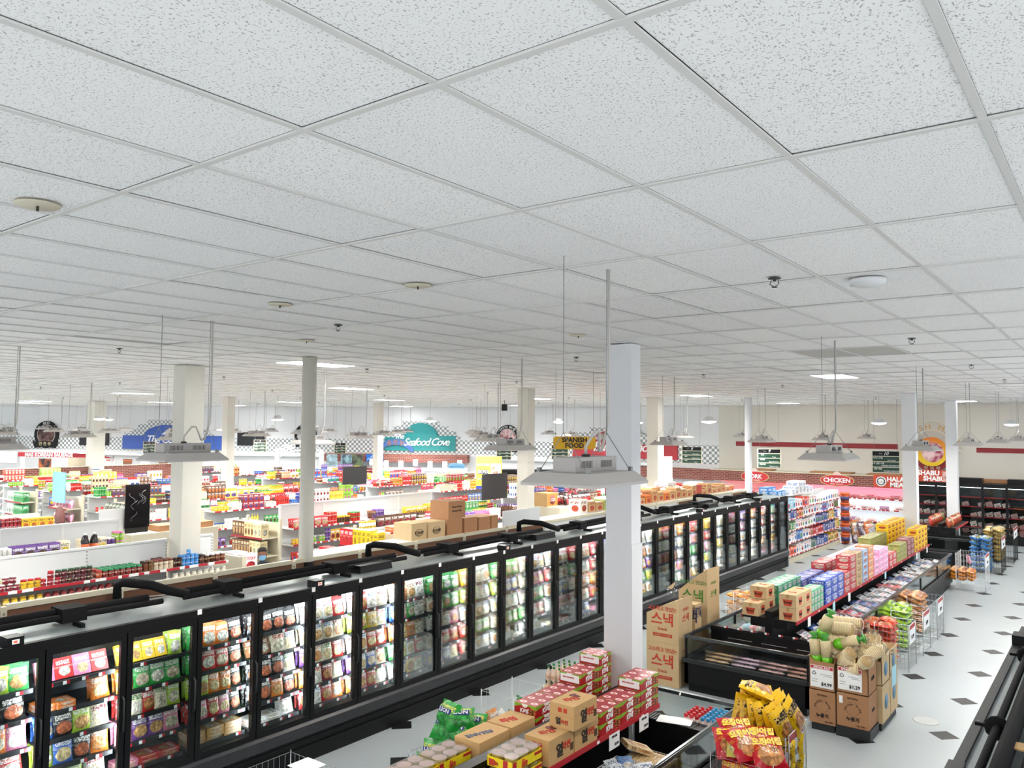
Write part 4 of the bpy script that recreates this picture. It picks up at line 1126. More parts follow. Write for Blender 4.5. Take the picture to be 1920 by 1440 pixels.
for i in range(2):
    t = thing('syrup_jug', 'dark syrup jug with an orange label, %s, on the third row by the chalkboard' % ['nearer one', 'farther one'][i], 'jug', (-15.34, 7.1 + 0.17 * i, 1.681), 0, 'dark syrup jugs')
    b = MB(); b.lathe([(0.07, 0), (0.075, 0.03), (0.075, 0.2), (0.05, 0.28), (0.022, 0.32)], 12); mo('body', b, colmat('#2a2226', 0.2), t)
    b = MB(); b.lathe([(0.0765, 0.05), (0.0765, 0.16)], 12); mo('label_band', b, colmat('#d8683a'), t)
    b = MB(); b.lathe([(0.026, 0.32), (0.026, 0.35)], 10); mo('cap', b, M['white'], t)
    b = MB(); b.tube([(0.02, 0.02, 0.31), (0.06, 0.02, 0.31), (0.075, 0.02, 0.24)], 0.01, 5); mo('handle', b, colmat('#2a2226', 0.2), t)

# ------------------------------------------------------------------ open coffin freezers (islands)
XL, XR, XC = -5.5, -3.6, -4.55
def wires(mb, o, ax, up, w, h, nx, ny, r=0.003):
    o, ax, up = Vector(o), Vector(ax), Vector(up)
    for i in range(nx + 1): mb.tube([o + ax * w * i / nx, o + ax * w * i / nx + up * h], r, 4, 0, False, False)
    for j in range(ny + 1): mb.tube([o + up * h * j / ny, o + up * h * j / ny + ax * w], r, 4, 0, False, False)
def wmesh(name, mat, *grids):
    b = MB()
    for g_ in grids: wires(b, *g_)
    return b.mesh(name, mat)
def wirepart(me, parent, loc=(0, 0, 0)):
    o = ob('wire_grid', me, parent, loc); o['kind'] = 'stuff'; return o
def island(label, y0, y1, deck0, deck1, end_near=None, end_far=None):
    t = thing('coffin_freezer', label, 'freezer', (0, y0, 0))
    L = y1 - y0
    b = MB(); b.box(XL, XL + 0.06, 0, L, 0.12, 0.5); b.box(XR - 0.06, XR, 0, L, 0.12, 0.5); b.box(XL, XR, 0, 0.06, 0.12, 0.47); b.box(XL, XR, L - 0.06, L, 0.12, 0.47)
    b.box(XL + 0.06, XR - 0.06, 0.06, L - 0.06, 0.36, 0.4); b.box(XL + 0.05, XR - 0.05, 0.05, L - 0.05, 0, 0.12)
    mo('tub', b, M['black'], t)
    b = MB(); b.box(XL - 0.02, XR + 0.02, -0.02, L + 0.02, 0.44, 0.475); b2 = MB()
    for x0, x1, ya, yb in ((XL - 0.03, XL + 0.02, -0.02, L + 0.02), (XR - 0.02, XR + 0.03, -0.02, L + 0.02), (XL + .02, XR - .02, -0.03, 0.02), (XL + .02, XR - .02, L - 0.02, L + 0.03)): b2.box(x0, x1, ya, yb, 0.44, 0.5)
    mo('bumper', b2, M['dark'], t)
    n = max(1, round(L / 1.9))
    for x in (XL + 0.02, XR - 0.02):
        b = MB(); b.box(x - 0.025, x + 0.025, 0, L, 0.81, 0.85); b.box(x - 0.012, x + 0.012, 0.02, L - 0.02, 0.85, 0.858, 0); mo('rail', b, M['rail'], t)
        for k in range(n):
            b = MB(); b.box(x - 0.004, x + 0.004, k * L / n + 0.02, (k + 1) * L / n - 0.02, 0.5, 0.81); mo('glass_pane', b, M['glass'], t)
        for k in range(n + 1):
            b = MB(); yy = min(max(k * L / n, 0.02), L - 0.02); b.box(x - 0.015, x + 0.015, yy - 0.015, yy + 0.015, 0.5, 0.81); mo('glass_post', b, M['black'], t)
    for yy in (0.02, L - 0.02):
        b = MB(); b.box(XL + 0.045, XR - 0.045, yy - 0.025, yy + 0.025, 0.81, 0.85); mo('rail', b, M['rail'], t)
        b = MB(); b.box(XL + 0.04, XR - 0.04, yy - 0.004, yy + 0.004, 0.475, 0.81); mo('glass_pane', b, M['glass'], t)
    if end_near: end_near -= y0
    if end_far: end_far -= y0
    if end_near:
        b = MB(); b.box(XL + 0.06, XR - 0.06, end_near - 0.05, end_near + 0.05, 0.4, 0.84); b.box(XL + 0.06, XR - 0.06, end_near - 0.08, end_near - 0.05, 0.78, 0.82); mo('cross_divider', b, M['black'], t)
        b = MB()
        for k in range(3): b.box(XL + 0.35 + k * 0.55, XL + 0.75 + k * 0.55, end_near - 0.056, end_near - 0.051, 0.68, 0.69)
        mo('chrome_strip', b, M['chrome'], t)['kind'] = 'stuff'
    if end_far:
        b = MB(); b.box(XL + 0.06, XR - 0.06, end_far - 0.16, end_far + 0.04, 0.4, 0.8); mo('cross_divider', b, M['black'], t)
        b = MB(); q = XL + 0.2
        while q < XR - 0.2: b.box(q, q + 0.02, end_far - 0.162, end_far + 0.05, 0.8, 0.806); q += 0.04
        mo('louver', b, M['dark'], t)['kind'] = 'stuff'
    d0, d1 = deck0 - y0, deck1 - y0
    b = MB(); b.box(XC - 0.06, XC + 0.06, d0, d1, 0.4, 1.16); mo('centre_post', b, M['black'], t)
    for s in (-1, 1):
        xa, xb = sorted((XC + s * 0.06, XC + s * 0.43))
        b = MB(); b.box(xa, xb, d0, d1, 1.02, 1.05); dk = mo('shelf_deck', b, M['black'], t)
        xa, xb = sorted((XC + s * 0.43, XC + s * 0.445)); b = MB(); b.box(xa, xb, d0, d1, 1.005, 1.055); mo('red_edge', b, M['red'], dk)
        b = MB(); xa, xb = sorted((XC + s * 0.07, XC + s * 0.3)); b.add([(xa, d0, 0.95), (xb, d0, 1.02), (xa, d0, 1.02), (xa, d1, 0.95), (xb, d1, 1.02), (xa, d1, 1.02)], [(0, 1, 4, 3)]) if False else b.box(xa, xb, d0 + 0.02, d0 + 0.05, 0.9, 1.02); mo('bracket', b, M['black'], t)
    k = 0
    rq = random.Random(int(y0 * 10))
    yy = d0 + 0.25
    while yy < d1 - 0.2:
        c = MB(); c.box(-3.66, -3.655, yy - .03, yy + .03, 0.765, 0.8)
        yy += 0.9
        b = MB(); b.box(XC + 0.4455, XC + 0.448, yy - 0.02, yy + 0.025, 1.012, 1.04); mo('price_tag', b, M['paper'], t)
    return t
island('nearest black coffin freezer island carrying red noodle boxes on its shelf', 4.6, 9.2, 4.75, 8.1, None, 8.42)
island('long black coffin freezer island carrying blue and pink cartons on its shelf', 11.69, 23.7, 12.75, 23.6, 12.62, None)
island('farthest black coffin freezer island with bundled produce on its shelf', 27.0, 30.42, 27.9, 30.3, 27.85, None)
# ---- price cards clipped to the shelf edges
for i, (y, c) in enumerate([(7.72, 'paper'), (7.1, 'paper'), (13.35, 'paper'), (14.75, 'bluepaper'), (15.75, 'paper'), (18.6, 'bluepaper'), (21.9, 'paper'), (23.2, 'paper')]):
    b = MB(); b.box(-0.002, 0.002, -0.1 if i < 2 else -0.07, 0.1 if i < 2 else 0.07, -0.12, 0.03); o = mo('price_card', b, M[c], None, (-4.098, y, 1.0))
    tag(o, '%s price card hanging on the red shelf edge, %s from the near end' % ('white' if c == 'paper' else 'pale blue', ordw(i + 1)), 'price card', 'price cards on the island shelf edges')
    if i < 2:
        text('SPECIAL', 0.03, M['ink'], (0.0025, 0, 0.0), (0, 1, 0), (0, 0, 1), o); text('$9.99', 0.035, M['ink'], (0.0025, 0.04, -0.08), (0, 1, 0), (0, 0, 1), o)
b = MB(); b.box(-0.19, 0.19, -0.11, 0.11, 0, 0.003); o = mo('paper_sheet', b, M['paper'], None, (-4.05, 8.36, 0.807)); o.rotation_euler = (0, 0, 0.25); tag(o, 'blank white paper sheet lying on the near island divider', 'paper')

# ---- noodle boxes
def mat_noodle_top():
    m = newmat('noodle_top'); g = G(m)
    sp = g.n('SeparateXYZ', None, Vector=g.n('UVMap').outputs[0])
    fu = g.m('SUBTRACT', g.m('FRACT', g.m('MULTIPLY', sp.outputs[0], 2.0)), 0.5); fv = g.m('SUBTRACT', g.m('FRACT', g.m('MULTIPLY', sp.outputs[1], 3.0)), 0.5)
    r = g.m('ADD', g.m('MULTIPLY', g.m('MULTIPLY', fu, fu), 9.0), g.m('MULTIPLY', g.m('MULTIPLY', fv, fv), 16.0))
    nz = g.n('TexNoise', None, Vector=g.n('UVMap').outputs[0], Scale=22.0).outputs[0]
    c = g.mix(g.m('LESS_THAN', g.m('ADD', r, g.m('MULTIPLY', nz, 0.6)), 1.15), C('#a01822'), C('#ecd8d4'))
    c = g.mix(g.m('LESS_THAN', g.m('ADD', r, g.m('MULTIPLY', nz, 0.8)), 0.6), c, C('#c84a4a'))
    g.bsdf(c, 0.3); return m
def mat_noodle_side():
    m = newmat('noodle_side'); g = G(m)
    sp = g.n('SeparateXYZ', None, Vector=g.n('UVMap').outputs[0]); u, v = sp.outputs[0], sp.outputs[1]
    nz = g.n('TexNoise', None, Vector=g.n('UVMap').outputs[0], Scale=9.0).outputs[0]
    c = g.mix(g.m('GREATER_THAN', g.m('ADD', v, g.m('MULTIPLY', g.m('ABSOLUTE', g.m('SUBTRACT', u, 0.5)), 0.7)), 0.98), C('#ab1822'), C('#84ae30'))
    du, dv = g.m('DIVIDE', g.m('SUBTRACT', u, 0.82), 0.15), g.m('DIVIDE', g.m('SUBTRACT', v, 0.4), 0.36)
    bowl = g.m('LESS_THAN', g.m('ADD', g.m('MULTIPLY', du, du), g.m('MULTIPLY', dv, dv)), 1.0)
    c = g.mix(bowl, c, g.mix(g.m('GREATER_THAN', nz, 0.52), C('#5a2a1a'), C('#c87a3a')))
    wu, wv = g.m('DIVIDE', g.m('SUBTRACT', u, 0.48), 0.14), g.m('DIVIDE', g.m('SUBTRACT', v, 1.0), 0.3)
    c = g.mix(g.m('LESS_THAN', g.m('ADD', g.m('MULTIPLY', wu, wu), g.m('MULTIPLY', wv, wv)), 1.0), c, C('#eef0e6'))
    g.bsdf(c, 0.35); return m
NT, NS = mat_noodle_top(), mat_noodle_side()
def nbox(x0, y0, z0, label, dx=0.27, dy=0.4, h=0.113, front='script', rot=0):
    t = thing('noodle_box', label, 'noodle box', (x0, y0, z0), rot, 'red noodle boxes on the near island')
    b = MB(); b.box(0, dx, 0, dy, 0, h, [1, 1, 1, 1, 0, 1]); mo('carton', b, [NT, NS], t)
    text('King', 0.075, M['paper'], (dx + 0.001, dy * 0.42, h * 0.45), (0, 1, 0.25), (0, -0.25, 1), t, shear=0.3, bold=0.012)
    if front == 'script': text('King', 0.06, M['paper'], (dx * 0.45, -0.001, h * 0.45), (1, 0, 0.2), (-0.2, 0, 1), t, shear=0.3, bold=0.012)
    elif front == 'label':
        b = MB(); b.box(0.015, dx - 0.015, -0.002, 0, 0.02, h - 0.015); mo('side_label', b, M['paper'], t)
        text('KING BIG BOWL', 0.02, M['redink'], (dx * 0.45, -0.003, h * 0.6), (1, 0, 0), (0, 0, 1), t)
    else:
        b = MB(); b.box(0.03, dx - 0.03, -0.002, 0, 0.01, h - 0.01); mo('side_label', b, M['paper'], t)
        for q in range(2):
            b = MB(); b.lathe([(0.03, 0), (0.022, 0.075)], 10); mo('cup_picture', b, M['darkred'], t, M=Matrix.Translation((0.09 + 0.09 * q, -0.003, 0.018)) @ Matrix.Diagonal((1, 0.05, 1, 1)))
    return t
lv = ['bottom', 'second', 'third', 'fourth']
XRR = -4.385
for (y, n, fr, nm) in ((6.86, 2, 'cups', 'nearest'), (7.27, 2, 'none', 'middle'), (7.68, 3, 'label', 'tallest')):
    for e in range(n): nbox(XRR, y, 1.051 + 0.114 * e, 'red noodle box, %s up in the %s stack on the aisle side' % (lv[e], nm), front=fr)
for (y, n, fr, nm) in ((6.62, 2, 'script', 'nearest'), (7.03, 2, 'script', 'second'), (7.44, 3, 'label', 'third'), (7.85, 4, 'label', 'farthest')):
    for e in range(n):
        nbox(-4.985, y, 1.051 + 0.114 * e, 'red noodle box, %s up in the %s stack on the freezer side' % (lv[e], nm), dy=0.4 if y < 7.8 else 0.24, front=fr)
# ---- brown cartons with flame lettering
def carton(x0, x1, y0, y1, z0, z1, mat, name, label, cat, group=None, seam=True):
    t = thing(name, label, cat, (x0, y0, z0), 0, group)
    dx, dy, dz = x1 - x0, y1 - y0, z1 - z0
    b = MB(); b.box(0, dx, 0, dy, 0, dz); mo('board_shell', b, M[mat], t)
    if seam:
        b = MB(); b.box(dx / 2 - 0.022, dx / 2 + 0.022, 0.0, dy, dz, dz + 0.0008); b.box(dx / 2 - 0.022, dx / 2 + 0.022, -0.0008, 0, dz * 0.72, dz); mo('tape_strip', b, M['tape'], t)
    return t, dx, dy, dz
def yeol(x0, y0, z0, label, dx=0.27, dy=0.4, h=0.23):
    t, dx, dy, dz = carton(x0, x0 + dx, y0, y0 + dy, z0, z0 + h, 'kraft', 'noodle_carton', label, 'carton', 'brown noodle cartons on the near island', False)
    b = MB(); b.box(-0.001, dx + 0.001, -0.001, 0.0, h * 0.5, h * 0.51); b.box(dx, dx + 0.001, -0.001, dy, h * 0.62, h * 0.63); mo('lid_line', b, M['kraft2'], t)
    text('열', 0.13, M['ink'], (dx + 0.001, dy * 0.42, h * 0.42), (0, 1, 0), (0, 0, 1), t, bold=0.02); text('라면', 0.075, M['redink'], (dx + 0.001, dy * 0.7, h * 0.5), (0, 1, 0), (0, 0, 1), t, bold=0.02)
    text('열', 0.07, M['ink'], (dx * 0.36, -0.0015, h * 0.27), (1, 0, 0), (0, 0, 1), t, bold=0.02); text('라면', 0.045, M['redink'], (dx * 0.62, -0.0015, h * 0.27), (1, 0, 0), (0, 0, 1), t, bold=0.01)
    text('라면', 0.09, M['redink'], (dx * 0.5, dy * 0.42, h + 0.001), (0.4, 1, 0), (-1, 0.4, 0), t, bold=0.01); text('열', 0.1, colmat('#6a1f22'), (dx * 0.4, dy * 0.66, h + 0.001), (0.4, 1, 0), (-1, 0.4, 0), t, bold=0.02)
    for q in range(2):
        b = MB(); b.box(dx * (0.35 + 0.22 * q), dx * (0.35 + 0.22 * q) + 0.04, -0.002, 0, h * 0.66, h * 0.66 + 0.04); mo('square_mark', b, M['redink'], t)
    b = MB()
    for q in range(9): b.box(dx, dx + 0.001, dy * 0.86 + 0.006 * q, dy * 0.86 + 0.006 * q + 0.003, h * 0.2, h * 0.5)
    mo('bar_code', b, M['ink'], t)['kind'] = 'stuff'
    return t
yeol(-4.385, 5.98, 1.051, 'brown noodle carton nearest on the red shelf edge, bottom layer'); yeol(-4.385, 6.4, 1.051, 'brown noodle carton beneath the upper one, beside the red boxes'); yeol(-4.33, 6.3, 1.283, 'brown noodle carton perched on top of the two others', h=0.22)
for i, (y, s_) in enumerate([(5.72, 'SESAME'), (6.2, '라면')]):
    t, dx, dy, dz = carton(-5.0, -4.7, y, y + (0.45 if i == 0 else 0.38), 1.051, 1.2, 'kraft', 'flat_carton', 'flat brown carton marked in %s on the freezer side shelf' % ('blue' if i == 0 else 'red'), 'carton', None, False)
    text(s_, 0.085 if i == 0 else 0.1, colmat('#2c3c58') if i == 0 else M['redink'], (dx * 0.5, dy * 0.4, dz + 0.001), (-0.35, -1, 0) if i == 0 else (0.4, 1, 0), (1, -0.35, 0) if i == 0 else (-1, 0.4, 0), t, bold=0.03)
# ---- yellow shrink-wrapped cup noodle trays
b = MB(); b.lathe([(0.044, 0), (0.062, 0.1), (0.066, 0.105)], 16); cup_me = b.mesh('cup', colmat('#e8d27a'))
b = MB(); b.lathe([(0.0, 0.106), (0.064, 0.106), (0.066, 0.103)], 16); lid_me = b.mesh('foil_lid', plain('pink_foil', '#f3d0c8', 0.4, noise=0.1, scale=30))
def jin(x0, y0, z0, label):
    t = thing('cup_noodle_tray', label, 'noodle tray', (x0, y0, z0), 0, 'yellow cup noodle trays')
    b = MB(); b.box(0, 0.28, 0, 0.42, 0, 0.004); b.box(0, 0.004, 0, 0.42, 0, 0.085); b.box(0.276, 0.28, 0, 0.42, 0, 0.085); b.box(0, 0.28, 0, 0.004, 0, 0.085); b.box(0, 0.28, 0.416, 0.42, 0, 0.085)
    mo('tray', b, colmat('#ecd321', 0.3), t)
    for i in range(2):
        for j in range(3):
            c = ob('cup', cup_me, t, (0.072 + 0.137 * i, 0.072 + 0.138 * j, 0.004)); ob('foil_lid', lid_me, c)
    text('Jin', 0.09, M['redink'], (0.281, 0.16, 0.04), (0, 1, 0), (0, 0, 1), t, bold=0.02, shear=0.15); text('Jin', 0.05, M['redink'], (0.1, -0.001, 0.042), (1, 0, 0), (0, 0, 1), t, bold=0.02, shear=0.15)
    b = MB(); b.box(0.175, 0.225, -0.0012, 0, 0.0, 0.084); b.box(0.28, 0.2812, 0.0, 0.05, 0, 0.084); b.box(0.28, 0.2812, 0.31, 0.42, 0.05, 0.075); mo('red_panel', b, M['red'], t)
    b = MB(); b.lathe([(0.026, 0), (0.03, 0.055)], 10); mo('cup_picture', b, M['redink'], t, M=Matrix.Translation((0.05, -0.0015, 0.012)) @ Matrix.Diagonal((1, .05, 1, 1)))
    b = MB(); b.box(-0.002, 0.282, -0.002, 0.422, 0.112, 0.1125); mo('film', b, M['cling'], t)
    return t
jin(-4.40, 5.46, 1.051, 'yellow cup noodle tray, lower one nearest the brown cartons'); jin(-4.41, 5.47, 1.166, 'yellow cup noodle tray, upper one nearest the brown cartons')
jin(-5.06, 5.28, 1.051, 'yellow cup noodle tray by the flat brown cartons'); jin(-4.40, 5.0, 1.051, 'yellow cup noodle tray cut by the frame edge'); jin(-5.06, 4.84, 1.051, 'yellow cup noodle tray behind the other, by the frame edge')
# ---- near island contents
def basket(x0, x1, y0, y1, z0, h, label, mat='whitewire', pitch=0.028):
    t = thing('wire_basket', label, 'basket', (x0, y0, z0), 0, 'white wire baskets in the islands')
    w, d = x1 - x0, y1 - y0; nx, ny = max(2, int(w / pitch)), max(2, int(d / pitch))
    key = (round(w, 3), round(d, 3), h, mat, pitch)
    if key not in WM: WM[key] = wmesh('wire_grid', M[mat], ((0, 0, 0), (1, 0, 0), (0, 0, 1), w, h, nx, 2, 0.0022), ((0, d, 0), (1, 0, 0), (0, 0, 1), w, h, nx, 2, 0.0022), ((0, 0, 0), (0, 1, 0), (0, 0, 1), d, h, ny, 2, 0.0022), ((w, 0, 0), (0, 1, 0), (0, 0, 1), d, h, ny, 2, 0.0022), ((0, 0, 0), (1, 0, 0), (0, 1, 0), w, d, nx // 3 + 1, ny // 3 + 1, 0.0022))
    wirepart(WM[key], t); return t
WM = {}
basket(-4.14, -3.68, 6.78, 7.22, 0.5, 0.26, 'white wire basket of blue and white packs in the near island')
rq = random.Random(4)
for i in range(12):
    pack('bag', 'frozen_pack', 'blue and white frozen pack, %s in the near island basket' % ordw(i + 1), 'frozen food', 'packs in the near island basket', (-4.06 + 0.13 * (i % 4) * 0.9 + .02, 6.88 + 0.11 * (i // 4), 0.56 + 0.06 * (i // 4) * .6 + 0.05 * (i % 2)), (0.05, 0.16, 0.19), rq.uniform(-.3, .3) - .5, '#e6ebf0' if i % 3 else '#5f86b8', '#2a4a80', '#dcd6cc', 1.0)
basket(-4.14, -3.68, 7.3, 7.7, 0.45, 0.25, 'wire basket of tan packs in the near island', 'cream')
for i in range(10):
    pack('box', 'frozen_pack', 'tan picture pack, %s in the near island basket' % ordw(i + 1), 'frozen food', 'tan packs in the near island', (-4.07 + 0.045 * i, 7.5, 0.47), (0.04, 0.3, 0.24), 0.0, '#d8c092', '#7a2a1e', '#e8b878', 0.12)
pack('box', 'frozen_pack', 'tan picture pack lying tilted across the near island basket', 'frozen food', None, (-3.98, 7.62, 0.72), (0.05, 0.2, 0.3), 0.9, '#d8c092', '#7a2a1e', '#e0a868', 1.2)
k = 0
for i in range(6):
    for j in range(6):
        x, y = -3.985 + 0.066 * i, 8.5 + 0.075 * j
        if j > 4 and i < 2: continue
        k += 1; red = i < 3 if j > 1 else i < 3
        pack('flask', 'drink_bottle', 'small milky drink bottle with %s cap, %s in the near island tray' % ('red' if red else 'blue', ordw(k)), 'bottle', 'small drink bottles in the near island', (x, y, 0.72), (0.062, 0.062, 0.14), 0, '#f0dcd6', '#d8d0ca', '#c9202c' if red else '#2f9ad0')
b = MB(); b.box(-4.02, -3.64, 8.47, 8.93, 0.7, 0.72); b.box(-4.02, -3.64, 8.47, 8.475, .72, .75); b.box(-4.02, -4.015, 8.47, 8.93, .72, .75); o = mo('drink_tray', b, M['paper']); tag(o, 'white tray holding small milky drink bottles', 'tray')
b = MB(); b.box(-4.0, -3.66, 8.49, 8.91, 0.4, 0.7); o = mo('tray_riser', b, M['dark']); tag(o, 'dark riser holding the drink tray up in the near island', 'riser')
# ---- long island shelf stacks
def stack(x0, y0, ny, nz, dx, dy, dz, col, pic, ink, what, nm, z0=1.051, nx=1, skip=0, noun='carton'):
    for i in range(nx):
        for j in range(ny):
            for e in range(nz - (skip if j == 0 else 0)):
                pack('box', nm, '%s, layer %s, %s along%s' % (what, ['one', 'two', 'three', 'four', 'five', 'six'][e], ordw(j + 1), ', rear file' if i else ''), 'carton', what.split(',')[0] + ' stack', (x0 - dx * i + dx / 2, y0 + dy * (j + 0.5), z0 + dz * e), (dx * 0.985, dy * 0.985, dz * 0.99), 0, col, ink, pic)
def bowlbox(x0, y0, z0, label, dx=0.27, dy=0.38, h=0.2):
    t, dx, dy, dz = carton(x0, x0 + dx, y0, y0 + dy, z0, z0 + h, 'kraft3', 'noodle_carton', label, 'carton', 'brown bowl noodle cartons on the long island')
    b = MB(); b.add([(dx * .2, -0.0015, h * .62), (dx * .8, -0.0015, h * .62), (dx * .7, -0.0015, h * .12), (dx * .3, -0.0015, h * .12)], [(0, 3, 2, 1)[::-1]]); b.add([(dx + .0015, dy * .3, h * .75), (dx + .0015, dy * .75, h * .75), (dx + .0015, dy * .68, h * .15), (dx + .0015, dy * .37, h * .15)], [(3, 2, 1, 0)[::-1]][:1] if False else [(0, 3, 2, 1)]); mo('bowl_mark', b, colmat('#c2482a'), t)['kind'] = 'stuff'
    text('Bowl', 0.06, M['ink'], (dx * .5, -0.0025, h * .4), (1, 0, 0), (0, 0, 1), t, bold=0.02); text('Bowl', 0.06, M['ink'], (dx + .0025, dy * .52, h * .45), (0, 1, 0), (0, 0, 1), t, bold=0.02)
    text('육개장', 0.05, M['redink'], (dx * .5, dy * .6, h + .001), (1, 0, 0), (0, 1, 0), t)
    return t
for j in range(2):
    for e in range(2): bowlbox(-4.385, 12.77 + 0.385 * j, 1.051 + 0.205 * e, 'brown bowl noodle carton, %s layer, %s on the aisle side' % (['lower', 'upper'][e], ['nearer', 'farther'][j]))
bowlbox(-4.985, 12.76, 1.051, 'brown bowl noodle carton, nearest on the freezer side'); bowlbox(-4.985, 13.15, 1.051, 'brown bowl noodle carton, second one on the freezer side'); bowlbox(-4.985, 13.12, 1.256, 'brown bowl noodle carton, raised one on the freezer side')
stack(-4.36, 13.55, 4, 3, 0.24, 0.17, 0.115, '#4fa27a', '#e8c8d0', '#f4f4f0', 'small green carton on the aisle side', 'food_case')
stack(-4.98, 13.6, 5, 3, 0.3, 0.24, 0.12, '#3f9470', '#e6d4da', '#f4f4f0', 'flat green carton on the freezer side', 'food_case')
stack(-4.37, 14.3, 3, 3, 0.26, 0.38, 0.135, '#2d4fb2', '#c9d2ea', '#f2f4fa', 'blue can case on the aisle side', 'can_case')
stack(-4.97, 14.85, 4, 2, 0.28, 0.36, 0.13, '#3a4fa0', '#c9b8d8', '#f2f4fa', 'blue can case on the freezer side', 'can_case')
stack(-4.37, 15.46, 2, 5, 0.26, 0.42, 0.126, '#b4353c', '#e0c8b8', '#f6ece4', 'dark red can case on the aisle side', 'can_case', skip=2)
stack(-4.97, 16.35, 2, 3, 0.28, 0.4, 0.126, '#b4353c', '#d8b8a8', '#f6ece4', 'dark red can case on the freezer side', 'can_case')
stack(-4.37, 16.33, 1, 5, 0.26, 0.42, 0.126, '#c8ab80', '#b8946a', '#6a3a1a', 'tan drink case on the aisle side', 'drink_case')
stack(-4.37, 16.78, 1, 5, 0.26, 0.42, 0.126, '#8fb0d4', '#d8888a', '#ffffff', 'pale blue drink case on the aisle side', 'drink_case')
stack(-4.37, 17.24, 1, 5, 0.26, 0.42, 0.13, '#e08850', '#f0c8a0', '#ffffff', 'orange drink case on the aisle side', 'drink_case')
stack(-4.37, 17.7, 3, 4, 0.26, 0.42, 0.12, '#e7a0cc', '#f4d0e4', '#ffffff', 'pink drink case on the aisle side', 'drink_case', skip=1)
stack(-4.97, 17.3, 6, 3, 0.28, 0.42, 0.12, '#dfc8d4', '#e8b8c8', '#8a3a5a', 'pale pink drink case on the freezer side', 'drink_case')
stack(-4.37, 19.02, 2, 2, 0.26, 0.36, 0.14, '#c4353c', '#e8d0c8', '#ffffff', 'red picture carton on the aisle side', 'food_case')
stack(-4.37, 19.78, 3, 3, 0.26, 0.36, 0.12, '#9aa25a', '#c8b878', '#7a2a1e', 'olive carton on the aisle side', 'food_case', skip=1)
stack(-4.97, 19.9, 4, 4, 0.28, 0.4, 0.12, '#9aa25a', '#c8b878', '#7a2a1e', 'olive carton on the freezer side', 'food_case')
stack(-4.37, 20.9, 2, 3, 0.26, 0.4, 0.13, '#8a3a44', '#d8a8a0', '#f0e0d8', 'maroon carton on the aisle side', 'food_case')
stack(-4.37, 21.75, 4, 4, 0.26, 0.4, 0.13, '#e9c81e', '#c84a2a', '#c8202a', 'yellow carton on the aisle side', 'food_case', skip=1)
stack(-4.97, 21.6, 5, 5, 0.28, 0.4, 0.13, '#e9c81e', '#c84a2a', '#c8202a', 'yellow carton on the freezer side', 'food_case')
# ---- frozen packs in wire bays of the long island
rq = random.Random(8)
bays = ['#e8edf2', '#f0e0e0', '#3a62a8', '#e6e9ee', '#e8edf2', '#c83a3a', '#dfe6ee', '#4a72b4', '#e8e2e4', '#eef0f2', '#e6eaf0', '#d85a4a', '#e8edf2', '#3c66ac', '#eef0f2', '#e9e4e6', '#e4ecf4', '#f0f0f0', '#5a82bc', '#eceef2']
for i, c in enumerate(bays):
    y = 12.85 + 0.53 * i
    basket(-4.2, -3.68, y, y + 0.47, 0.45, 0.25, 'white wire bay in the long island, %s from the near end' % ordw(i + 1))
    for q in range(5):
        pack('bag', 'frozen_pack', '%s frozen pack, %s in the %s wire bay of the long island' % (cname(c), ordw(q + 1), ordw(i + 1)), 'frozen food', 'packs in the long island bays', (-4.16 + 0.1 * q, y + 0.23, 0.58 + rq.uniform(0, .06)), (0.045, 0.34, 0.2), rq.uniform(-.12, .12), c, '#c8303a' if q % 2 else '#2a4a90', rq.choice(['#f0ece8', '#c8d2e0', '#e0b0a8']), 1.15)
for i in range(4):
    y = 12.9 + 0.6 * i
    basket(-5.4, -4.95, y, y + 0.5, 0.45, 0.22, 'white wire bay on the freezer side of the long island, %s one' % ordw(i + 1))
    for q in range(4):
        pack('bag', 'frozen_pack', 'frozen pack, %s in the %s freezer side bay of the long island' % (ordw(q + 1), ordw(i + 1)), 'frozen food', 'packs in the freezer side bays', (-5.35 + 0.11 * q, y + 0.25, 0.56), (0.05, 0.34, 0.2), 0, ['#d8d2b4', '#e8edf2', '#5ab4c4', '#e06a5a'][q], '#2a4a90', '#f0ece8', 1.1)
# end case: clear dividers and flat packs
for i in range(4):
    x = -5.15 + 0.42 * i
    b = MB(); b.box(-0.004, 0.004, 0, 0.72, 0, 0.25); o = mo('clear_divider', b, M['cling'], None, (x - 0.05, 11.8, 0.41)); tag(o, 'clear upright divider in the long island end case, %s one' % ordw(i + 1), 'divider', 'clear dividers in the end case')
    for q in range(6):
        c = ['#d8b478', '#d8b8d0', '#e0b4b0', '#e0a890'][i]
        pack('bag', 'frozen_pack', 'flat %s pack, %s in the %s bin of the end case' % (cname(c), ordw(q + 1), ordw(i + 1)), 'frozen food', 'flat packs in the end case', (x + 0.02 + 0.17 * (q % 2), 11.98 + 0.2 * (q // 2), 0.45), (0.05, 0.17, 0.2), PI / 2, c, '#a8304a', '#f0e4e0', 1.3)
for i in range(7):
    b = MB(); b.box(0, 0.07, 0, 0.003, 0, 0.03, [1, 0, 0, 0, 0, 0]); o = mo('price_tag', b, [M['paper'], M['paper']], None, (-5.2 + 0.22 * i, 12.535, 0.842)); b2 = MB(); b2.box(0.035, 0.07, -0.001, 0, 0, 0.03); mo('red_half', b2, M['red'], o); tag(o, 'red and white price tag on the end case divider, %s one' % ordw(i + 1), 'price tag', 'price tags on the end case')
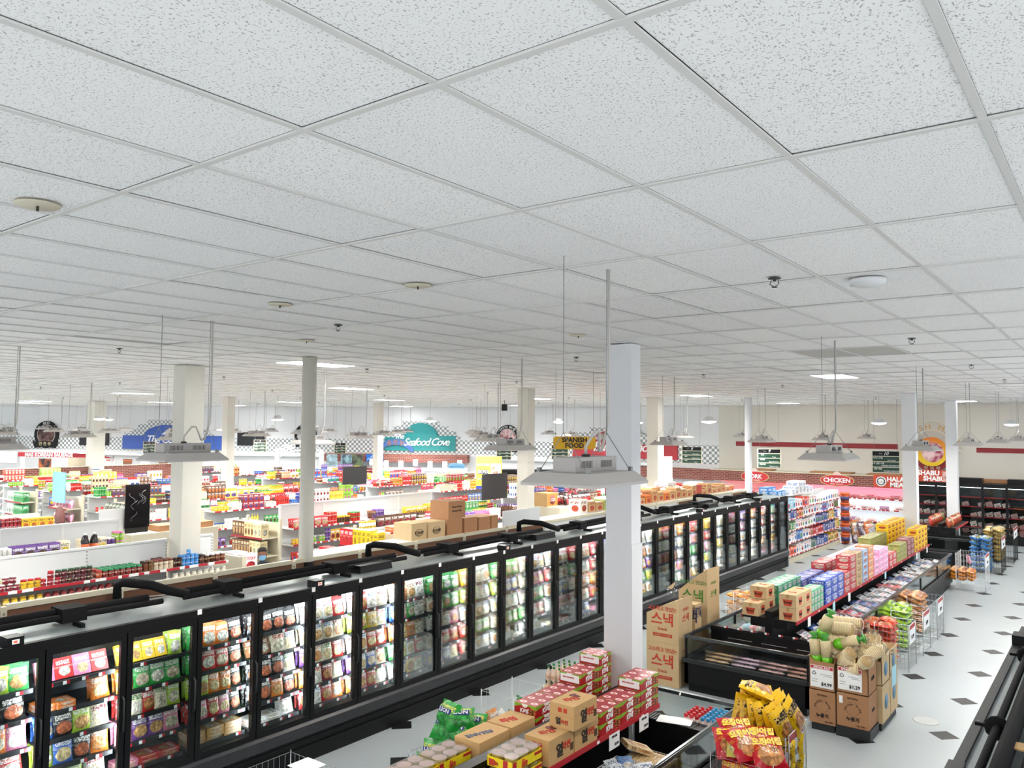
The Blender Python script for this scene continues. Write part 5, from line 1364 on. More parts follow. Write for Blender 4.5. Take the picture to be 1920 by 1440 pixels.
# ---- far island: bundles and packs
for i in range(18):
    c = ['#b4502a', '#c83a2a', '#5a7a3a', '#8a6a3a', '#d8a060'][i % 5]
    pack('bag', 'produce_bundle', '%s bundled pack, %s along the far island shelf' % (cname(c), ordw(i + 1)), 'produce', 'bundles on the far island shelf', (-4.3 - 0.5 * (i % 2), 28.0 + 0.12 * i, 1.052), (0.12, 0.22, 0.3), rq.uniform(-.5, .5), c, '#f0e0d0', '#c84a2a', 0.2)
for i in range(10):
    pack('box', 'meat_tray', 'pale meat tray, %s along the far island well' % ordw(i + 1), 'meat tray', 'meat trays in the far island', (-3.9, 27.95 + 0.24 * i, 0.55), (0.3, 0.24, 0.05), 0, '#e8d8d4', '#c8a0a0', '#d8a0a0')

# ------------------------------------------------------------------ floor racks of snack bags
def rack(x0, x1, y0, y1, h, label, sign=True, mat='chrome', pitch=0.06, tiers=3):
    t = thing('wire_rack', label, 'wire rack', (x0, y0, 0), 0, 'wire racks on the floor')
    w, d = x1 - x0, y1 - y0; nx, ny = max(3, int(w / pitch)), max(3, int(d / pitch))
    for g_, nm in ((((0, 0, 0.05), (1, 0, 0), (0, 0, 1), w, h - 0.05, nx, tiers * 2, 0.0022), 'front'), (((0, d, 0.05), (1, 0, 0), (0, 0, 1), w, h - 0.05, nx, tiers * 2, 0.0022), 'back'), (((0, 0, 0.05), (0, 1, 0), (0, 0, 1), d, h - 0.05, ny, tiers * 2, 0.0022), 'l'), (((w, 0, 0.05), (0, 1, 0), (0, 0, 1), d, h - 0.05, ny, tiers * 2, 0.0022), 'r'), (((0, 0, 0.06), (1, 0, 0), (0, 1, 0), w, d, nx, ny, 0.0022), 'f')):
        wirepart(wmesh('wire_grid', M[mat], g_), t)
    for a in (0, w):
        for c in (0, d):
            b = MB(); b.tube([(a, c, 0), (a, c, h + 0.02)], 0.006, 6); mo('leg', b, M[mat], t)
    if sign:
        b = MB(); b.box(w + 0.004, w + 0.008, 0.08, d - 0.1, h - 0.3, h + 0.02); sg = mo('sign_card', b, M['paper'], t)
        b = MB(); b.box(w + 0.008, w + 0.009, 0.09, d - 0.11, h - 0.06, h + 0.01); mo('red_heading', b, M['red'], sg)
        text('$1.99', 0.09, M['ink'], (w + 0.009, d * 0.5, h - 0.2), (0, 1, 0), (0, 0, 1), sg)
    return t
def bagheap(x0, x1, y0, y1, z0, z1, col, pic, ink, what, nx, ny, nz, seed, dims=(0.11, 0.2, 0.26), word=None, flat=True):
    r_ = random.Random(seed); n = 0
    for e in range(nz):
        for j in range(ny):
            for i in range(nx):
                n += 1
                x = x0 + (x1 - x0) * (i + 0.5) / nx; y = y0 + (y1 - y0) * (j + 0.5) / ny; z = z0 + (z1 - z0) * e / max(nz, 1)
                o = pack('bag', 'snack_bag', '%s, %s counted up from the floor' % (what, ordw(n)), 'snack bag', what.split(',')[0] + 's', (x - 0.12 * flat, y, z + 0.05), dims, r_.uniform(-.15, .15), col, ink, pic, 1.35 + r_.uniform(-.15, .15) if flat else -0.2)
rack(-3.26, -2.68, 7.5, 7.98, 0.9, 'near wire rack of red snack bags beside the first island')
rack(-3.3, -2.72, 8.06, 8.7, 1.0, 'near wire rack of yellow snack bags beside the first island')
r_ = random.Random(2)
n = 0
for e in range(4):
    for i in range(3):
        for j in range(2):
            n += 1
            pack('bag', 'snack_bag', 'red snack bag packed in the near rack, %s up from the floor' % ordw(n), 'snack bag', 'red snack bags in the near rack', (-3.2 + 0.1 + 0.17 * i, 7.62 + 0.22 * j, 0.1 + 0.19 * e), (0.15, 0.22, 0.2), r_.uniform(-.3, .3) - PI / 2, '#c41a2c', '#f2d21e', '#e09a5a', 0.1)
for i in range(5):
    o = pack('bag', 'snack_bag', 'large red snack bag lying on top of the near rack, %s one' % ordw(i + 1), 'snack bag', 'red snack bags on top of the near rack', (-3.06 + 0.19 * (i % 3), 7.6 + 0.2 * (i // 3), 0.87 + 0.04 * (i % 2)), (0.14, 0.33, 0.36), -0.8 + r_.uniform(-.5, .3), '#c01426', '#f2d21e', '#e8a060', 1.0)
    text('오징어집', 0.24, colmat('#f2d21e'), (0.56, 0, 0.68), (0, 1, 0), (0, 0, 1), o, bold=0.04, ext=0.0)
pack('bag', 'snack_bag', 'small olive yellow snack bag lying among the red ones', 'snack bag', None, (-3.0, 7.52, 0.93), (0.1, 0.2, 0.24), -1.2, '#b8a83a', '#6a6a2a', '#d8d08a', 1.1)
n = 0
for e in range(4):
    for i in range(3):
        for j in range(2):
            n += 1
            pack('bag', 'snack_bag', 'yellow snack bag packed in the near rack, %s up from the floor' % ordw(n), 'snack bag', 'yellow snack bags in the near rack', (-3.22 + 0.1 + 0.17 * i, 8.2 + 0.26 * j, 0.1 + 0.21 * e), (0.14, 0.22, 0.22), r_.uniform(-.3, .3) - PI / 2, '#ecc316', '#3a2a1a', '#d09a4a', 0.1)
for i in range(13):
    a, rw = (i, 0) if i < 7 else (i - 7, 1)
    o = pack('bag', 'snack_bag', 'yellow snack bag standing in the fan on the near rack, %s one' % ordw(i + 1), 'snack bag', 'yellow snack bags fanned on the near rack', (-3.3 + 0.1 * a + 0.04 * rw, 8.5 - 0.24 * rw, 0.97 - 0.06 * rw), (0.11, 0.25, 0.36), -0.7 + 0.1 * a + r_.uniform(-.12, .12), '#ecbc10', '#2a2018', '#c8823a', 0.22 + r_.uniform(-.1, .1), 0.14 * (a - 2.6))
    text('조청', 0.26, M['ink'], (0.56, 0.1, 0.78), (0, 1, 0), (0, 0, 1), o, bold=0.03, ext=0.0)
pack('bag', 'snack_bag', 'yellow snack bag lying across the top of the fan', 'snack bag', None, (-2.95, 8.42, 1.27), (0.12, 0.25, 0.36), 0.2, '#ecbc10', '#2a2018', '#c8823a', 1.3)
rack(-3.47, -2.94, 14.88, 15.5, 0.74, 'wire rack of red pepper snack bags beside the long island'); bagheap(-3.44, -2.97, 14.92, 15.46, 0.05, 0.72, '#c23a20', '#e07838', '#f0d0a0', 'red pepper snack bag in the rack', 2, 2, 7, 31, (0.1, 0.27, 0.27))
rack(-3.47, -2.94, 16.1, 16.8, 0.74, 'wire rack of lime green snack bags beside the long island'); bagheap(-3.44, -2.97, 16.15, 16.75, 0.05, 0.76, '#9ec828', '#6a9a2a', '#f4f8d0', 'lime green snack bag in the rack', 2, 2, 7, 32, (0.1, 0.3, 0.27))
rack(-3.47, -2.94, 17.5, 18.2, 0.74, 'wire rack of brown snack bags beside the long island'); bagheap(-3.44, -2.97, 17.55, 18.15, 0.05, 0.76, '#c98a4a', '#a85a2a', '#f0e0c0', 'brown snack bag in the rack', 2, 2, 7, 33, (0.1, 0.3, 0.27))
t = rack(-3.45, -2.8, 23.2, 24.0, 0.92, 'half empty white wire cart of orange bags at the long island end', True, 'whitewire', 0.06); bagheap(-3.4, -2.85, 23.3, 23.9, 0.22, 0.48, '#dd8a24', '#c8601a', '#f4e0a0', 'orange bag in the white cart', 3, 2, 3, 34, (0.1, 0.28, 0.2))
pack('bag', 'snack_bag', 'pink bag resting high in the white cart', 'snack bag', None, (-3.2, 23.7, 0.62), (0.09, 0.2, 0.24), 0.3, '#d890b0', '#ffffff', '#f0d0d8', 0.2)
rack(-3.37, -2.77, 26.28, 27.3, 1.02, 'dark wire rack of blue snack bags by the far island', True, 'dark'); bagheap(-3.3, -2.82, 26.34, 27.2, 0.05, 0.98, '#2a6fb8', '#b8b84a', '#e8f0a8', 'blue snack bag in the far rack', 2, 3, 8, 35, (0.12, 0.3, 0.27))
rack(-3.3, -2.7, 28.7, 29.9, 1.05, 'dark wire rack of gold snack bags by the far island', True, 'dark'); bagheap(-3.24, -2.76, 28.76, 29.8, 0.05, 1.0, '#b89a4a', '#e0d8b8', '#f6ecd0', 'gold snack bag in the far rack', 2, 3, 8, 36, (0.12, 0.34, 0.27))
# racks on the freezer side of the islands
rack(-6.3, -5.65, 6.45, 7.1, 0.5, 'low wire rack under the pile of green snack bags', False)
n = 0
def brand(o, word, mat, z=0.62, size=0.24, patch=None, sx=1.0):
    if patch:
        b = MB(); b.box(0.40, 0.53, -0.3 * sx, 0.3 * sx, z - 0.1, z + 0.1); mo('label_patch', b, patch, o)
    me_ = text(word, size, mat, (0.56, 0, z), (0, 1, 0), (0, 0, 1), o, bold=0.03, ext=0.0)
BLUEP = colmat('#22368a')
for e in range(6):
    m_ = [3, 3, 3, 3, 2, 2][e]
    for i in range(m_):
        for j in range(2 if e < 5 else 1):
            n += 1
            o = pack('bag', 'snack_bag', 'glossy green snack bag with blue label, %s up in the pile' % ordw(n), 'snack bag', 'green snack bags in the pile', (-6.2 + 0.05 * e + 0.2 * i + 0.06, 6.5 + 0.26 * j + 0.02 * e, 0.1 + 0.145 * e), (0.17, 0.32, 0.26), r_.uniform(-.5, .5) - PI / 2 * (0.5 + 0.5 * (n % 2)), '#1f9a35', '#e8d84a', '#3fb050', r_.uniform(0.3, 0.9))
            brand(o, 'LION', M['paper'], 0.62, 0.22, BLUEP)
rack(-6.1, -5.62, 7.45, 8.05, 0.95, 'white wire basket stand behind the red noodle boxes', False, 'whitewire', 0.1, 2)
for i in range(5):
    pack('bag', 'snack_bag', '%s bag left in the white basket stand, %s one' % (['orange', 'white', 'green', 'green', 'orange'][i], ordw(i + 1)), 'snack bag', 'bags left in the white stand', (-6.0 + 0.09 * i, 7.6 + 0.08 * i, 0.45 if i < 3 else 0.62), (0.1, 0.2, 0.26), 0.4 * i, ['#d88a3a', '#e8e6e0', '#2a8a3e', '#2a8a3e', '#d88a3a'][i], '#ffffff', '#f0e0c8', 0.3)
b = MB(); b.box(-6.1, -5.62, 7.45, 8.05, 0.4, 0.45); o = mo('rack_board', b, M['white']); tag(o, 'white board set inside the white basket stand', 'board')
b = MB(); b.box(-6.05, -5.62, 8.62, 9.3, 0, 0.72); o = mo('bottle_stand', b, M['kraft3']); tag(o, 'buff stand beneath the green capped bottles', 'stand')
for i in range(5):
    for j in range(4):
        pack('bottle', 'drink_bottle', 'peach drink bottle with green cap, %s row, %s along' % (ordw(j + 1), ordw(i + 1)), 'bottle', 'green capped bottles by the pillar', (-6.0 + 0.085 * i, 8.7 + 0.12 * j, 0.721), (0.075, 0.075, 0.25), 0, '#f0d8c4', '#d8a080', '#1f7a3a')
rack(-6.15, -5.65, 13.7, 14.6, 0.9, 'empty white wire cart on the freezer side of the long island', False, 'whitewire', 0.035)
b = MB(); b.box(-6.16, -6.15, 13.8, 14.1, 0.35, 0.8); o = mo('grey_card', b, colmat('#b8bcc0')); tag(o, 'grey card on the side of the empty white cart', 'card')
rack(-6.15, -5.65, 15.3, 16.0, 0.85, 'wire rack of orange bags on the freezer side of the long island', False, 'whitewire'); bagheap(-6.1, -5.7, 15.35, 15.95, 0.3, 0.8, '#d9902c', '#c8701a', '#f4e0a0', 'orange bag in the freezer side rack', 2, 2, 4, 37, (0.09, 0.2, 0.24))

# ------------------------------------------------------------------ promotion boxes of rice crackers
b = MB(); b.box(-3.13, -2.7, 11.28, 11.74, 0, 0.135); o = mo('pallet_base', b, M['dark']); tag(o, 'low dark base under the brown promotion box', 'base')
def mat_face():
    return M['ink']
def promo(x0, x1, y0, y1, z0, z1, label, mat='kraft2', lower=True, opened=False):
    t = thing('promotion_box', label, 'cardboard box', (x0, y0, z0), 0, None)
    dx, dy, dz = x1 - x0, y1 - y0, z1 - z0
    b = MB()
    if opened:
        b.box(0, dx, 0, 0.008, 0, dz - 0.06); b.box(0, dx, dy - 0.008, dy, 0, dz); b.box(0, 0.008, 0, dy, 0, dz); b.box(dx - 0.008, dx, 0, dy, 0, dz); b.box(0, dx, 0, dy, 0, 0.01)
        b.add([(0, 0.004, dz - .06), (dx * .25, 0.004, dz - .06), (0, 0.004, dz), (0, 0, dz - .06), (dx * .25, 0, dz - .06), (0, 0, dz)], [(3, 4, 5), (2, 1, 0)])
    else: b.box(0, dx, 0, dy, 0, dz)
    mo('board_shell', b, M[mat], t)
    return t, dx, dy, dz
def nureong(t, dx, dy, dz):
    cx, cz = dx * .5, dz * .55
    text('누룽지', 0.06, M['ink'], (cx, -0.001, dz * .24), (1, 0, 0), (0, 0, 1), t, bold=0.02); text('NATURAL', 0.03, M['ink'], (cx, -0.001, dz * .86), (1, 0, 0), (0, 0, 1), t)
    arc_text('CRISPY RICE', 0.032, M['ink'], (cx, -0.001, dz * .45), (1, 0, 0), (0, 0, 1), 0.1, PI / 2, 0.26, t)
    b = MB()
    for q in range(20):
        a0, a1 = 2 * PI * q / 20, 2 * PI * (q + 1) / 20
        if q % 5 == 4: continue
        b.add([(cx + r * math.cos(a), -0.001, cz + r * math.sin(a)) for r, a in ((.085, a0), (.088, a0), (.088, a1), (.085, a1))], [(0, 1, 2, 3)])
    mo('ring_print', b, M['ink'], t)['kind'] = 'stuff'
    text('누룽지', 0.05, M['ink'], (dx + 0.001, dy * .5, dz * .5), (0, 1, 0), (0, 0, 1), t)
    text('20g x 120EA', 0.022, M['ink'], (dx * .75, -0.001, dz * .08), (1, 0, 0), (0, 0, 1), t)
t, a, b_, c = promo(-3.48, -3.14, 11.3, 11.66, 0.1, 0.535, 'lower brown rice snack box against the freezer end'); nureong(t, a, b_, c)
b = MB(); b.box(-3.46, -3.16, 11.32, 11.64, 0, 0.1); o = mo('pallet_base', b, M['dark']); tag(o, 'low dark base tucked under the box by the freezer end', 'base')
t, a, b_, c = promo(-3.12, -2.72, 11.3, 11.74, 0.136, 0.57, 'lower brown rice snack box on the dark base'); nureong(t, a, b_, c)
b = MB(); b.box(0.03, 0.075, -0.0015, 0, c * .68, c * .9); mo('white_label', b, M['paper'], t)
def sale(t, dx, dz, price, x):
    b = MB(); b.box(x - 0.15, x + 0.15, -0.006, -0.001, 0.04, 0.33); sg = mo('sale_sign', b, M['paper'], t)
    b = MB(); b.box(x - 0.145, x + 0.145, -0.0068, -0.006, 0.285, 0.325); mo('red_heading', b, colmat('#c5323c'), sg)
    text('SPECIAL SALE', 0.036, M['paper'], (x, -0.0072, 0.304), (1, 0, 0), (0, 0, 1), sg, bold=0.02)
    text(price, 0.062, M['ink'], (x + 0.06, -0.0066, 0.09), (1, 0, 0), (0, 0, 1), sg, bold=0.02)
    for k_, (w_, z_) in enumerate(((0.15, 0.215), (0.11, 0.195), (0.08, 0.14), (0.07, 0.11))):
        b = MB(); b.box(x + (0.13 - w_ if k_ < 2 else -0.13), x + (0.13 if k_ < 2 else -0.13 + w_), -0.0066, -0.006, z_, z_ + 0.006); mo('small_print', b, colmat('#8a9298'), sg)
    b = MB(); 
    for q in range(3):
        a0 = PI / 2 + q * 2 * PI / 3; a1 = a0 + 2 * PI / 3; p = [(x - 0.1 + .034 * math.cos(v), -0.0068, 0.225 + .034 * math.sin(v)) for v in (a0, a1)]
        p = [Vector(v) for v in p]; b.tube([p[0].lerp(p[1], .12), p[0].lerp(p[1], .88)], 0.004, 4)
    mo('recycling_triangle', b, M['ink'], sg)['kind'] = 'stuff'
t, a, b_, c = promo(-3.48, -3.14, 11.3, 11.66, 0.537, 0.98, 'upper open brown sale box by the freezer end, holding green ended bags', opened=True); sale(t, a, c, '$4.99', 0.17)
t, a, b_, c = promo(-3.12, -2.72, 11.3, 11.74, 0.572, 1.0, 'upper open brown sale box at the corner, above the dark base', opened=True); sale(t, a, c, '$1.29', 0.17)
text('누룽지', 0.06, M['ink'], (a + 0.001, b_ * .5, c * .45), (0, 1, 0), (0, 0, 1), t, bold=0.02)
for i, (y0, z0, z1) in enumerate([(11.78, 0.1, 0.6), (11.78, 0.602, 0.98), (12.25, 0.1, 0.62), (12.25, 0.622, 0.98)]):
    t, a, b_, c = promo(-3.05, -2.66, y0, y0 + 0.44, z0, z1, 'buff box behind the brown promotion boxes, %s, %s' % ('lower' if i % 2 == 0 else 'upper', 'nearer' if i < 2 else 'farther'), 'kraft3', opened=bool(i % 2))
    b = MB(); b.lathe([(0.1, 0), (0.1, 0.002)], 24); mo('blue_badge', b, colmat('#4a7a96'), t, M=frame((a, b_ / 2, c * .5), (0, 1, 0), (0, 0, 1)))
    b = MB(); b.box(0.02, 0.06, -0.001, 0, 0.02, 0.1); b.box(0.02, 0.06, -0.001, 0, c - 0.12, c - 0.03); mo('blue_mark', b, colmat('#5a7a9a'), t)['kind'] = 'stuff'
b = MB(); b.box(-3.03, -2.68, 11.8, 12.66, 0, 0.1); o = mo('pallet_base', b, M['dark']); tag(o, 'low dark base under the buff boxes', 'base')
b = MB(); b.box(-2.657, -2.655, 12.33, 12.6, 0.45, 0.72); o = mo('price_card', b, M['bluepaper']); tag(o, 'pale blue price card on the buff box side', 'price card')
# rolls of rice crackers in clear film
def roll_mesh(n=20, r=0.085, L=0.42):
    b = MB(); prof = []; mi = [0]
    for k in range(n):
        z = L * k / n; q = r * (0.95 + 0.05 * ((k * 7) % 3) / 2); prof += [(q, z), (q, z + L / n * .7), (r * .86, z + L / n * .72), (r * .86, z + L / n * .98)]; mi += [0, 0, 1, 1]
    b.lathe([(0.001, 0)] + prof + [(0.001, L)], 14, mi + [0], 0, 0, False); return b.mesh('cracker_roll', [colmat('#f0dfb8', 0.8), colmat('#c9a873', 0.9)])
RM = roll_mesh(); RS = roll_mesh(10, 0.085, 0.2)
b = MB(); b.lathe([(0.087, 0.4), (0.09, 0.425), (0.06, 0.45), (0.02, 0.47), (0.05, 0.53), (0.03, 0.5)], 14); FM = b.mesh('film', M['cling'])
b = MB(); b.lathe([(0.087, 0.185), (0.09, 0.205), (0.06, 0.23), (0.02, 0.25), (0.05, 0.3), (0.03, 0.28)], 14); FS = b.mesh('film', M['cling'])
def roll(pos, axis, label, short=False):
    t = thing('cracker_roll', label, 'rice crackers', group='film wrapped rice cracker rolls')
    z = Vector(axis).normalized(); x = z.orthogonal().normalized(); t.matrix_basis = Matrix.Translation(pos) @ Matrix((x, z.cross(x), z)).transposed().to_4x4()
    ob('crackers', RS if short else RM, t); ob('film', FS if short else FM, t)
spots = [((-3.42, 11.62, 1.33), (1, .1, .0)), ((-3.4, 11.58, 1.16), (1, .05, -.02)), ((-3.45, 11.82, 1.25), (1, .1, .05)), ((-3.4, 11.98, 1.33), (1, .12, 0)), ((-3.02, 11.66, 1.12), (.75, .3, -.1)),
         ((-2.84, 11.98, 0.86), (.05, -.25, .5)), ((-2.86, 12.16, 0.88), (.1, -.3, .4)), ((-2.95, 12.05, .8), (.1, -.3, .4)), ((-2.8, 12.5, .74), (.05, -.5, .45))]
for i, (p, a) in enumerate(spots): roll(p, a, 'long film wrapped roll of round rice crackers, %s in the heap' % ordw(i + 1))
sh = [((-3.36, 11.5, .93), (.1, 0, 1)), ((-3.2, 11.55, .95), (0, .1, 1)), ((-3.05, 11.6, .92), (0, 0, 1)), ((-2.85, 11.62, .95), (.1, 0, 1)), ((-3.06, 11.42, .98), (.3, -.2, .3)), ((-2.93, 11.4, .93), (-.5, -.2, .2)), ((-2.8, 11.38, .96), (.3, -.5, .3)), ((-3.02, 11.38, .86), (.6, -.1, .1)), ((-2.8, 11.52, 1.03), (.5, .2, .3))]
for i, (p, a) in enumerate(sh): roll(p, a, 'short film wrapped roll of rice crackers, %s in the open boxes' % ordw(i + 1), True)
for i, (x, y, z, tl) in enumerate([(-3.4, 11.4, 0.86, -.1), (-3.25, 11.38, 0.86, -.1), (-3.38, 11.46, 1.2, .4), (-3.2, 11.5, 1.12, 1.2)]):
    t = thing('cracker_bag', 'bright green ended clear bag of rice crackers, %s' % ['at the box front by the freezer', 'beside it at the box front', 'tilted above the other two', 'lying across the top'][i], 'rice crackers', group='green ended cracker bags')
    t.matrix_basis = Matrix.Translation((x, y, z)) @ Matrix.Rotation(tl, 4, 'Y')
    b = MB(); b.lathe([(0.04, 0), (0.068, 0.03), (0.075, 0.12)], 12); mo('green_end', b, colmat('#6cc422', 0.25), t)
    b = MB(); b.lathe([(0.072, 0.12), (0.074, 0.3), (0.06, 0.34)], 12); mo('crackers', b, plain('cracker_pale', '#d9c79c', 0.4, noise=0.25, scale=25) if i == 0 else D.materials['cracker_pale'], t)
    b = MB(); b.lathe([(0.06, 0.34), (0.02, 0.36), (0.07, 0.42)], 12); mo('green_top', b, colmat('#3f9a2c', 0.25), t)
# ------------------------------------------------------------------ tall snack cartons beside the long island
def snack(x0, x1, y0, y1, z0, z1, label, colr='redink', slant=0.0, both=True):
    t = thing('snack_carton', label, 'carton', (x0, y0, z0), 0, 'tall snack cartons by the pillar')
    dx, dy, dz = x1 - x0, y1 - y0, z1 - z0
    b = MB()
    if slant: b.prism([(0, 0), (dx, 0), (dx, dz + slant * 0.35), (dx * .55, dz - slant * 0.2), (0, dz - slant)], (0, dy, 0), (1, 0, 0), (0, 0, 1), (0, -1, 0), 0, dy)
    else: b.box(0, dx, 0, dy, 0, dz)
    mo('board_shell', b, M['kraft3'], t)
    m = M[colr] if colr in M else colmat(colr)
    if both:
        text('고소하고 맛있는', 0.075, m, (dx * .5, -0.001, dz * .83), (1, 0, 0), (0, 0, 1), t, bold=0.01)
        text('스낵', 0.22, m, (dx * .5, -0.001, dz * .56), (1, 0, 0), (0, 0, 1), t, bold=0.015); text('Snack', 0.07, m, (dx * .5, -0.001, dz * .34), (1, 0, 0), (0, 0, 1), t)
        b = MB(); b.box(dx * .2, dx * .8, -0.001, 0, dz * .15, dz * .23); bn = mo('banner_print', b, m, t); text('PRODUCT OF KOREA', 0.03, M['kraft3'], (dx * .5, -0.0015, dz * .19), (1, 0, 0), (0, 0, 1), t)
    text('스낵', 0.13, m, (dx + .001, dy * .5, dz * .6), (0, 1, 0), (0, 0, 1), t, bold=0.015); text('고소하고', 0.06, m, (dx + .001, dy * .5, dz * .82), (0, 1, 0), (0, 0, 1), t)
    return t
snack(-6.16, -5.6, 11.7, 12.2, 0, 0.66, 'tall snack carton at the bottom of the pile beside the pillar')
snack(-6.16, -5.6, 11.7, 12.2, 0.662, 1.3, 'torn open snack carton with red lettering at the top of the pile', slant=0.2)
snack(-6.1, -5.58, 12.75, 13.25, 0, 0.75, 'lower snack carton behind the red lettered pile', both=False); snack(-6.1, -5.58, 12.75, 13.25, 0.752, 1.6, 'torn snack carton with green lettering behind the pile', '#3f7a2c', slant=0.3)
snack(-5.95, -5.6, 12.35, 12.6, 0, 0.72, 'snack carton holding up the blue lettered one', both=False); snack(-5.92, -5.62, 12.35, 12.6, 0.722, 1.18, 'small snack carton with dark blue lettering', '#2a3260')
b = MB(); b.add([(-.1, 0, 0), (.1, 0, 0), (.12, .05, .25), (.02, .1, .36), (-.12, .05, .25), (-.05, .1, .2), (.05, -.05, .15)], [(0, 1, 6), (6, 1, 2), (6, 2, 3), (0, 6, 3), (0, 3, 4), (4, 3, 5)], 0, None, True); o = mo('plastic_liner', b, M['cling'], None, (-5.85, 12.0, 1.22)); tag(o, 'clear plastic liner rising out of the torn snack carton', 'plastic bag')
# ------------------------------------------------------------------ near freezer roof at the aisle
t = thing('freezer_case', 'dark freezer roof close by, across the aisle from the islands', 'freezer', (-0.87, 1.2, 0))
b = MB(); b.box(0.03, 1.1, 0, 8.6, 0, 2.03); mo('cabinet', b, M['black'], t)
b = MB(); b.box(0.05, 1.1, 0, 8.6, 2.03, 2.04); mo('roof_sheet', b, M['galv'], t)
b = MB(); b.box(0.0, 0.06, 0, 8.6, 1.95, 2.06); mo('header', b, M['dark'], t)
for k in range(9):
    b = MB(); b.lathe([(0.006, 0), (0.006, 0.004)], 8); mo('rivet', b, M['galv2'], t, (0.03, 0.5 + 0.95 * k, 2.06))
b = MB(); b.box(-0.01, 0.08, 4.15, 4.32, 2.03, 2.09); mo('header_cap', b, M['dark'], t)
for i, (x, r, z, w) in enumerate([(-0.70, 0.026, 2.14, 'slim left'), (-0.60, 0.05, 2.18, 'thick middle'), (-0.47, 0.045, 2.15, 'plain third'), (-0.32, 0.06, 2.17, 'broad last')]):
    pipe([(x, 1.2, z), (x + 0.01, 5, z + 0.01), (x, 9.7, z)], r, '%s foam pipe on the close freezer roof' % w)
for i, y in enumerate((6.14, 8.2)):
    b = MB(); b.lathe([(0.03, 0), (0.075, 0.0), (0.075, 0.03), (0.03, 0.03)], 12); b.box(-0.13, -0.05, -0.01, 0.01, 0.0, 0.012)
    o = mo('pipe_clamp', b, M['rubber'], None, M=frame((-0.69, y, 2.14), (1, 0, 0), (0, 0, 1))); tag(o, 'black ring clamp around the close foam pipes, %s one' % ('nearer' if i == 0 else 'farther'), 'pipe clamp')
b = MB(); b.box(-0.87, -0.75, 8.9, 9.1, 2.065, 2.15); o = mo('thermometer_box', b, M['black']); tag(o, 'small black meter box at the far end of the close freezer roof', 'meter')
b = MB(); b.box(-0.56, -0.44, 5.6, 5.72, 2.2, 2.21); o = mo('tape_patch', b, M['kraft']); tag(o, 'tan tape scrap lying between the close roof pipes', 'tape')

# ------------------------------------------------------------------ non-food row past the freezers
t = gondola('gondola', 'white shelf row of paper and detergent packs past the freezer end', -8.62, 24.35, 29.9, 0.56, (0.22, 0.62, 0.98, 1.32, 1.62), 1.95, (1,))
rq = random.Random(41); n = {}
NFC = [['#e8672c', '#f4f4f2', '#f2f4f6', '#4a6a5a', '#2a4a9a', '#2a4a9a', '#d8a82a', '#c8982a'], ['#f2f4f6', '#3a7ac0', '#f4f4f2', '#c8303a', '#c8303a', '#26408c', '#26408c', '#d8b02a'], ['#3f8a4a', '#f4f4f2', '#f4f4f2', '#f0f0f2', '#3a4a9a', '#3a4a9a', '#d8a82a', '#2f6ac0'], ['#3a4a8c', '#d8702a', '#f4f4f2', '#e8e8ea', '#f0f0f0', '#2f6ab8', '#f0f0f0', '#4a3a30'], ['#8ac0d8', '#f4f4f2', '#d84a3a', '#f4f4f2', '#f0f0f0', '#f2f2f2', '#e8e8e8', '#d8d8d8']]
for li, z in enumerate((0.22, 0.62, 0.98, 1.32, 1.62)):
    y = 24.42
    while y < 29.7:
        q = min(7, int((y - 24.4) / 0.69)); c = NFC[li][q]
        w_ = rq.choice([0.2, 0.24, 0.3]); h = rq.uniform(0.2, 0.3)
        for e in range(2 if h < 0.25 and li < 4 and h * 2 < 0.34 else 1):
            n[li] = n.get(li, 0) + 1
            pack('box', 'household_pack', '%s household pack, %s along the %s shelf past the freezer end' % (cname(c), ordw(n[li]), ['lowest', 'second', 'third', 'fourth', 'top'][li]), 'household pack', 'household packs past the freezer end', (-8.2 - 0.02, y + w_ / 2, z + e * h + 0.001), (0.24, w_ * 0.97, h if h < 0.34 else 0.34), 0, c, '#c8303a' if c in ('#f4f4f2', '#f2f4f6') else '#ffffff', rq.choice(['#3a7ac0', '#e8e8e8', '#c8303a', '#8ac06a']))
        y += w_
for i in range(6):
    pack('box', 'household_pack', 'tall white tissue pack on top of the household row, %s one' % ordw(i + 1), 'household pack', 'tall white packs on the household row', (-8.5, 25.6 + 0.36 * i, 1.952), (0.4, 0.34, [0.2, 0.28, 0.42, 0.42, 0.25, 0.2][i]), 0, '#eef0f2', '#3a7ac0', '#d8e4ee')
for i in range(4):
    pack('box', 'household_pack', 'blue pack on the freezer roof end, %s one' % ordw(i + 1), 'household pack', 'blue packs on the freezer end', (-8.5 - 0.3 * (i % 2), 24.5 + 0.35 * (i // 2), 1.952), (0.28, 0.32, 0.2 + 0.1 * (i % 2)), 0, '#3f86cc', '#ffffff', '#d8e8f4')
for i in range(5):
    t = thing('bucket', 'orange plastic bucket, %s up in the stack at the household row end' % ordw(i + 1), 'bucket', (-7.95, 30.15, 0.0 + 0.36 * i), 0, 'orange buckets at the household row end')
    b = MB(); b.lathe([(0.135, 0), (0.15, 0.3), (0.15, 0.3)], 16); mo('body', b, colmat('#c8562a'), t)
    b = MB(); b.lathe([(0.165, 0.28), (0.168, 0.31), (0.16, 0.345), (0.0, 0.345)], 16); mo('lid', b, colmat('#d8602a'), t)
    b = MB(); b.lathe([(0.1435, 0.08), (0.15, 0.22)], 16); mo('label_band', b, colmat(['#3a3a6a', '#6a6a9a'][i % 2]), t)
